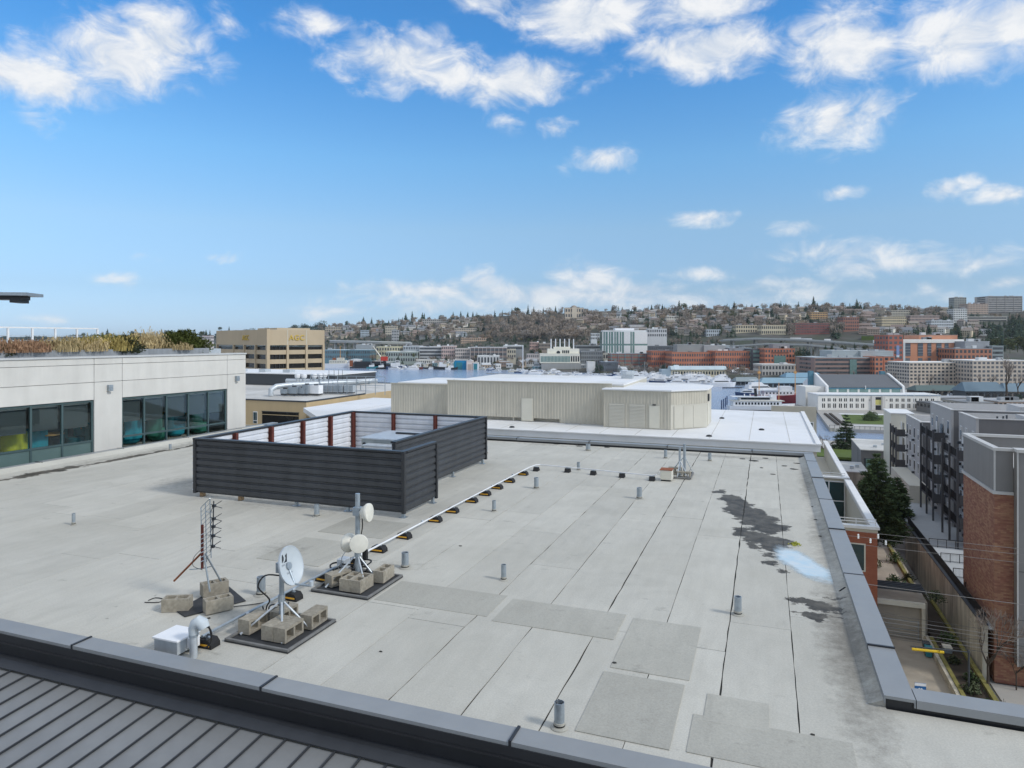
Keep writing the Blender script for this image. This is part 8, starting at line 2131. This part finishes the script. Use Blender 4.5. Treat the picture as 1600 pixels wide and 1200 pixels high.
bare_tree('leafless grey tree left of the layered fir', P(1290, 727, -30.5), 12, 3, spread=.7)
bare_tree('second leafless tree touching the layered fir', P(1308, 722, -31), 10, 13, spread=.65)
bare_tree('slender leafless tree in front of the brick apartments', P(1543, 1082, -28.9), 11, 23, spread=.55, r0=.13)
bare_tree('leafless shrub tree at the right edge of the pavement', P(1588, 1078, -28.9), 6.0, 33, spread=.75, r0=.07)
bare_tree('small leafless park tree on the lawn', P(1390, 655, -33), 6, 43, 'bare_grey', .8)
shr = thing('park_bush', 'round dark evergreen bush on the park lawn', 'shrub', P(1361, 657, -33), 0)
shrub_mb(71, 3.9, 3.2, 3.4, 2600, .5).build('foliage', M['pine_green'], shr); MB().cyl((0, 0, -.2), (0, 0, 1.5), .3, n=6).build('stem', M['bark'], shr)
for k, (a, b, s_) in enumerate([(17.6, 66.5, .8), (17.9, 69.5, .9), (17.5, 72.5, 1.0), (18.0, 75, .8), (17.4, 78.5, .7), (18.1, 83.5, 1.1), (17.4, 86, 1.2), (14.0, 90, 1.2), (12.5, 96, 1.3), (15.6, 99, 1.4), (15.8, 92, .9)]):
    z = GZ + (.62 if b < 85 else 4.05); t = thing('garden_shrub', '%s dark shrub %s' % (['first', 'second', 'third', 'fourth', 'fifth', 'sixth', 'seventh', 'first', 'second', 'third', 'fourth'][k], 'along the planting bed from its near end' if b < 88 else 'on the planted deck above the portal'), 'shrub', AB(a, b, z), k, 'dark garden shrubs')
    shrub_mb(80 + k, .8 * s_, .9 * s_, .8 * s_, 420, .22).build('foliage', M['pine_green' if k % 2 else 'shrub_dark'], t); MB().cyl((0, 0, -.1), (0, 0, .5), .05, n=5).build('stem', M['bark'], t)
bare_tree('white barked young tree in the planting bed', AB(18.1, 65.6, GZ + .62), 4.2, 53, spread=.35, depth=3, r0=.07)

# low buildings, parked cars and a dry docked boat behind the grey apartments
for lab, x0, x1, yt, yb, d, dep, wc, rc in [('low dark grey shed behind the apartments, left', 1466, 1500, 633, 641, 330, 18, '#6b6a68', '#57595c'), ('low grey flat roof behind the apartments, middle', 1512, 1552, 630, 638, 340, 20, '#8f8d88', '#77797b'), ('low brown shed behind the apartments, right', 1560, 1604, 628, 636, 350, 20, '#8b7768', '#8f9192'), ('long low grey roof along the park road', 1470, 1530, 622, 627, 400, 12, '#77746e', '#8d9093')]:
    far_block(lab, x0, x1, yt, yb, d, dep, wc, roof=rc, win='window_dark', rows=1, cols=6)
CARS = [(1478, 629, '#d6d8d9', 'white car behind the apartments, first from the left'), (1490, 628, '#2b2f35', 'black car behind the apartments'), (1503, 628, '#8a1d1a', 'red car on the park road'), (1516, 627, '#b9bdc1', 'silver car on the park road'), (1540, 627, '#d8d9da', 'white car near the slate blue pavilion'), (1556, 626, '#33506e', 'blue car near the slate blue pavilion'), (1582, 626, '#c9cbcd', 'pale car at the right end of the park road')]
for px, py, hx, lab in CARS:
    t = thing('parked_car', lab, 'car', P(px, py, -32.95), -.1, 'cars parked along the park road')
    bxm(t, 'body', fm(hx, .4), -2.2, 2.2, 0, 1.8, .3, .95); slope_box(MB(), -1.5, 1.3, .85, .951, 1.5, .6, .5).build('cabin', M['dark_glass'], t, loc=(0, .9, 0))
    for sx in (-1.4, 1.4):
        for yy in (0, 1.65): obj('wheel', bpy.data.meshes['wheel_far'], t, (sx, yy, .35)).scale = (.68, .8, .68)
boat('yacht', 'boat_white', 1490, 625.5, .1, 'white yacht beyond the right end of the armory', .8)
C.objects[-1].location.z = -33.0
bin_ = [(15.6, 81.5, 'charcoal_panel', 'dark wheeled bin beside the low wall of the driveway'), (15.6, 80.4, 'hull_teal', 'green wheeled bin beside the low wall of the driveway')]
for a, b, m, lab in bin_:
    t = thing('wheeled_bin', lab, 'bin', AB(a, b, GZ + .06), ROT); MB().add([(-.25, -.25, .1), (.25, -.25, .1), (.25, .25, .1), (-.25, .25, .1), (-.32, -.34, 1.0), (.32, -.34, 1.0), (.32, .34, 1.0), (-.32, .34, 1.0)], [(3, 2, 1, 0), (4, 5, 6, 7), (0, 1, 5, 4), (1, 2, 6, 5), (2, 3, 7, 6), (3, 0, 4, 7)]).build('body', M[m], t); bx('lid', m, t, -.34, .34, -.36, .38, 1.001, 1.08)
    for x in (-.24, .24): MB().cyl((x - .04, .28, .1), (x + .04, .28, .1), .1, n=8).build('wheel', M['black_rubber'], t)
# ------------------------------------------------------------------ the air between here and the hills
hz = MB(); hz.box(-2600, 2600, -60, 4200, -61.5, 200)
hm = bpy.data.materials.new('haze'); hm.use_nodes = True
ht = NT(hm.node_tree)
for n_ in list(ht.n):
    if n_.type == 'BSDF_PRINCIPLED': ht.n.remove(n_)
pv = ht.node('ShaderNodeVolumePrincipled'); ht.put(pv.inputs['Color'], (.80, .87, .95)); pv.inputs['Density'].default_value = .00005; pv.inputs['Anisotropy'].default_value = .2
ht.l.new(pv.outputs[0], next(n_ for n_ in ht.n if n_.type == 'OUTPUT_MATERIAL').inputs['Volume'])
tag(hz.build('haze', hm), 'thin pale air over the lake and hills', kind='stuff')
scene.cycles.volume_bounces = 0
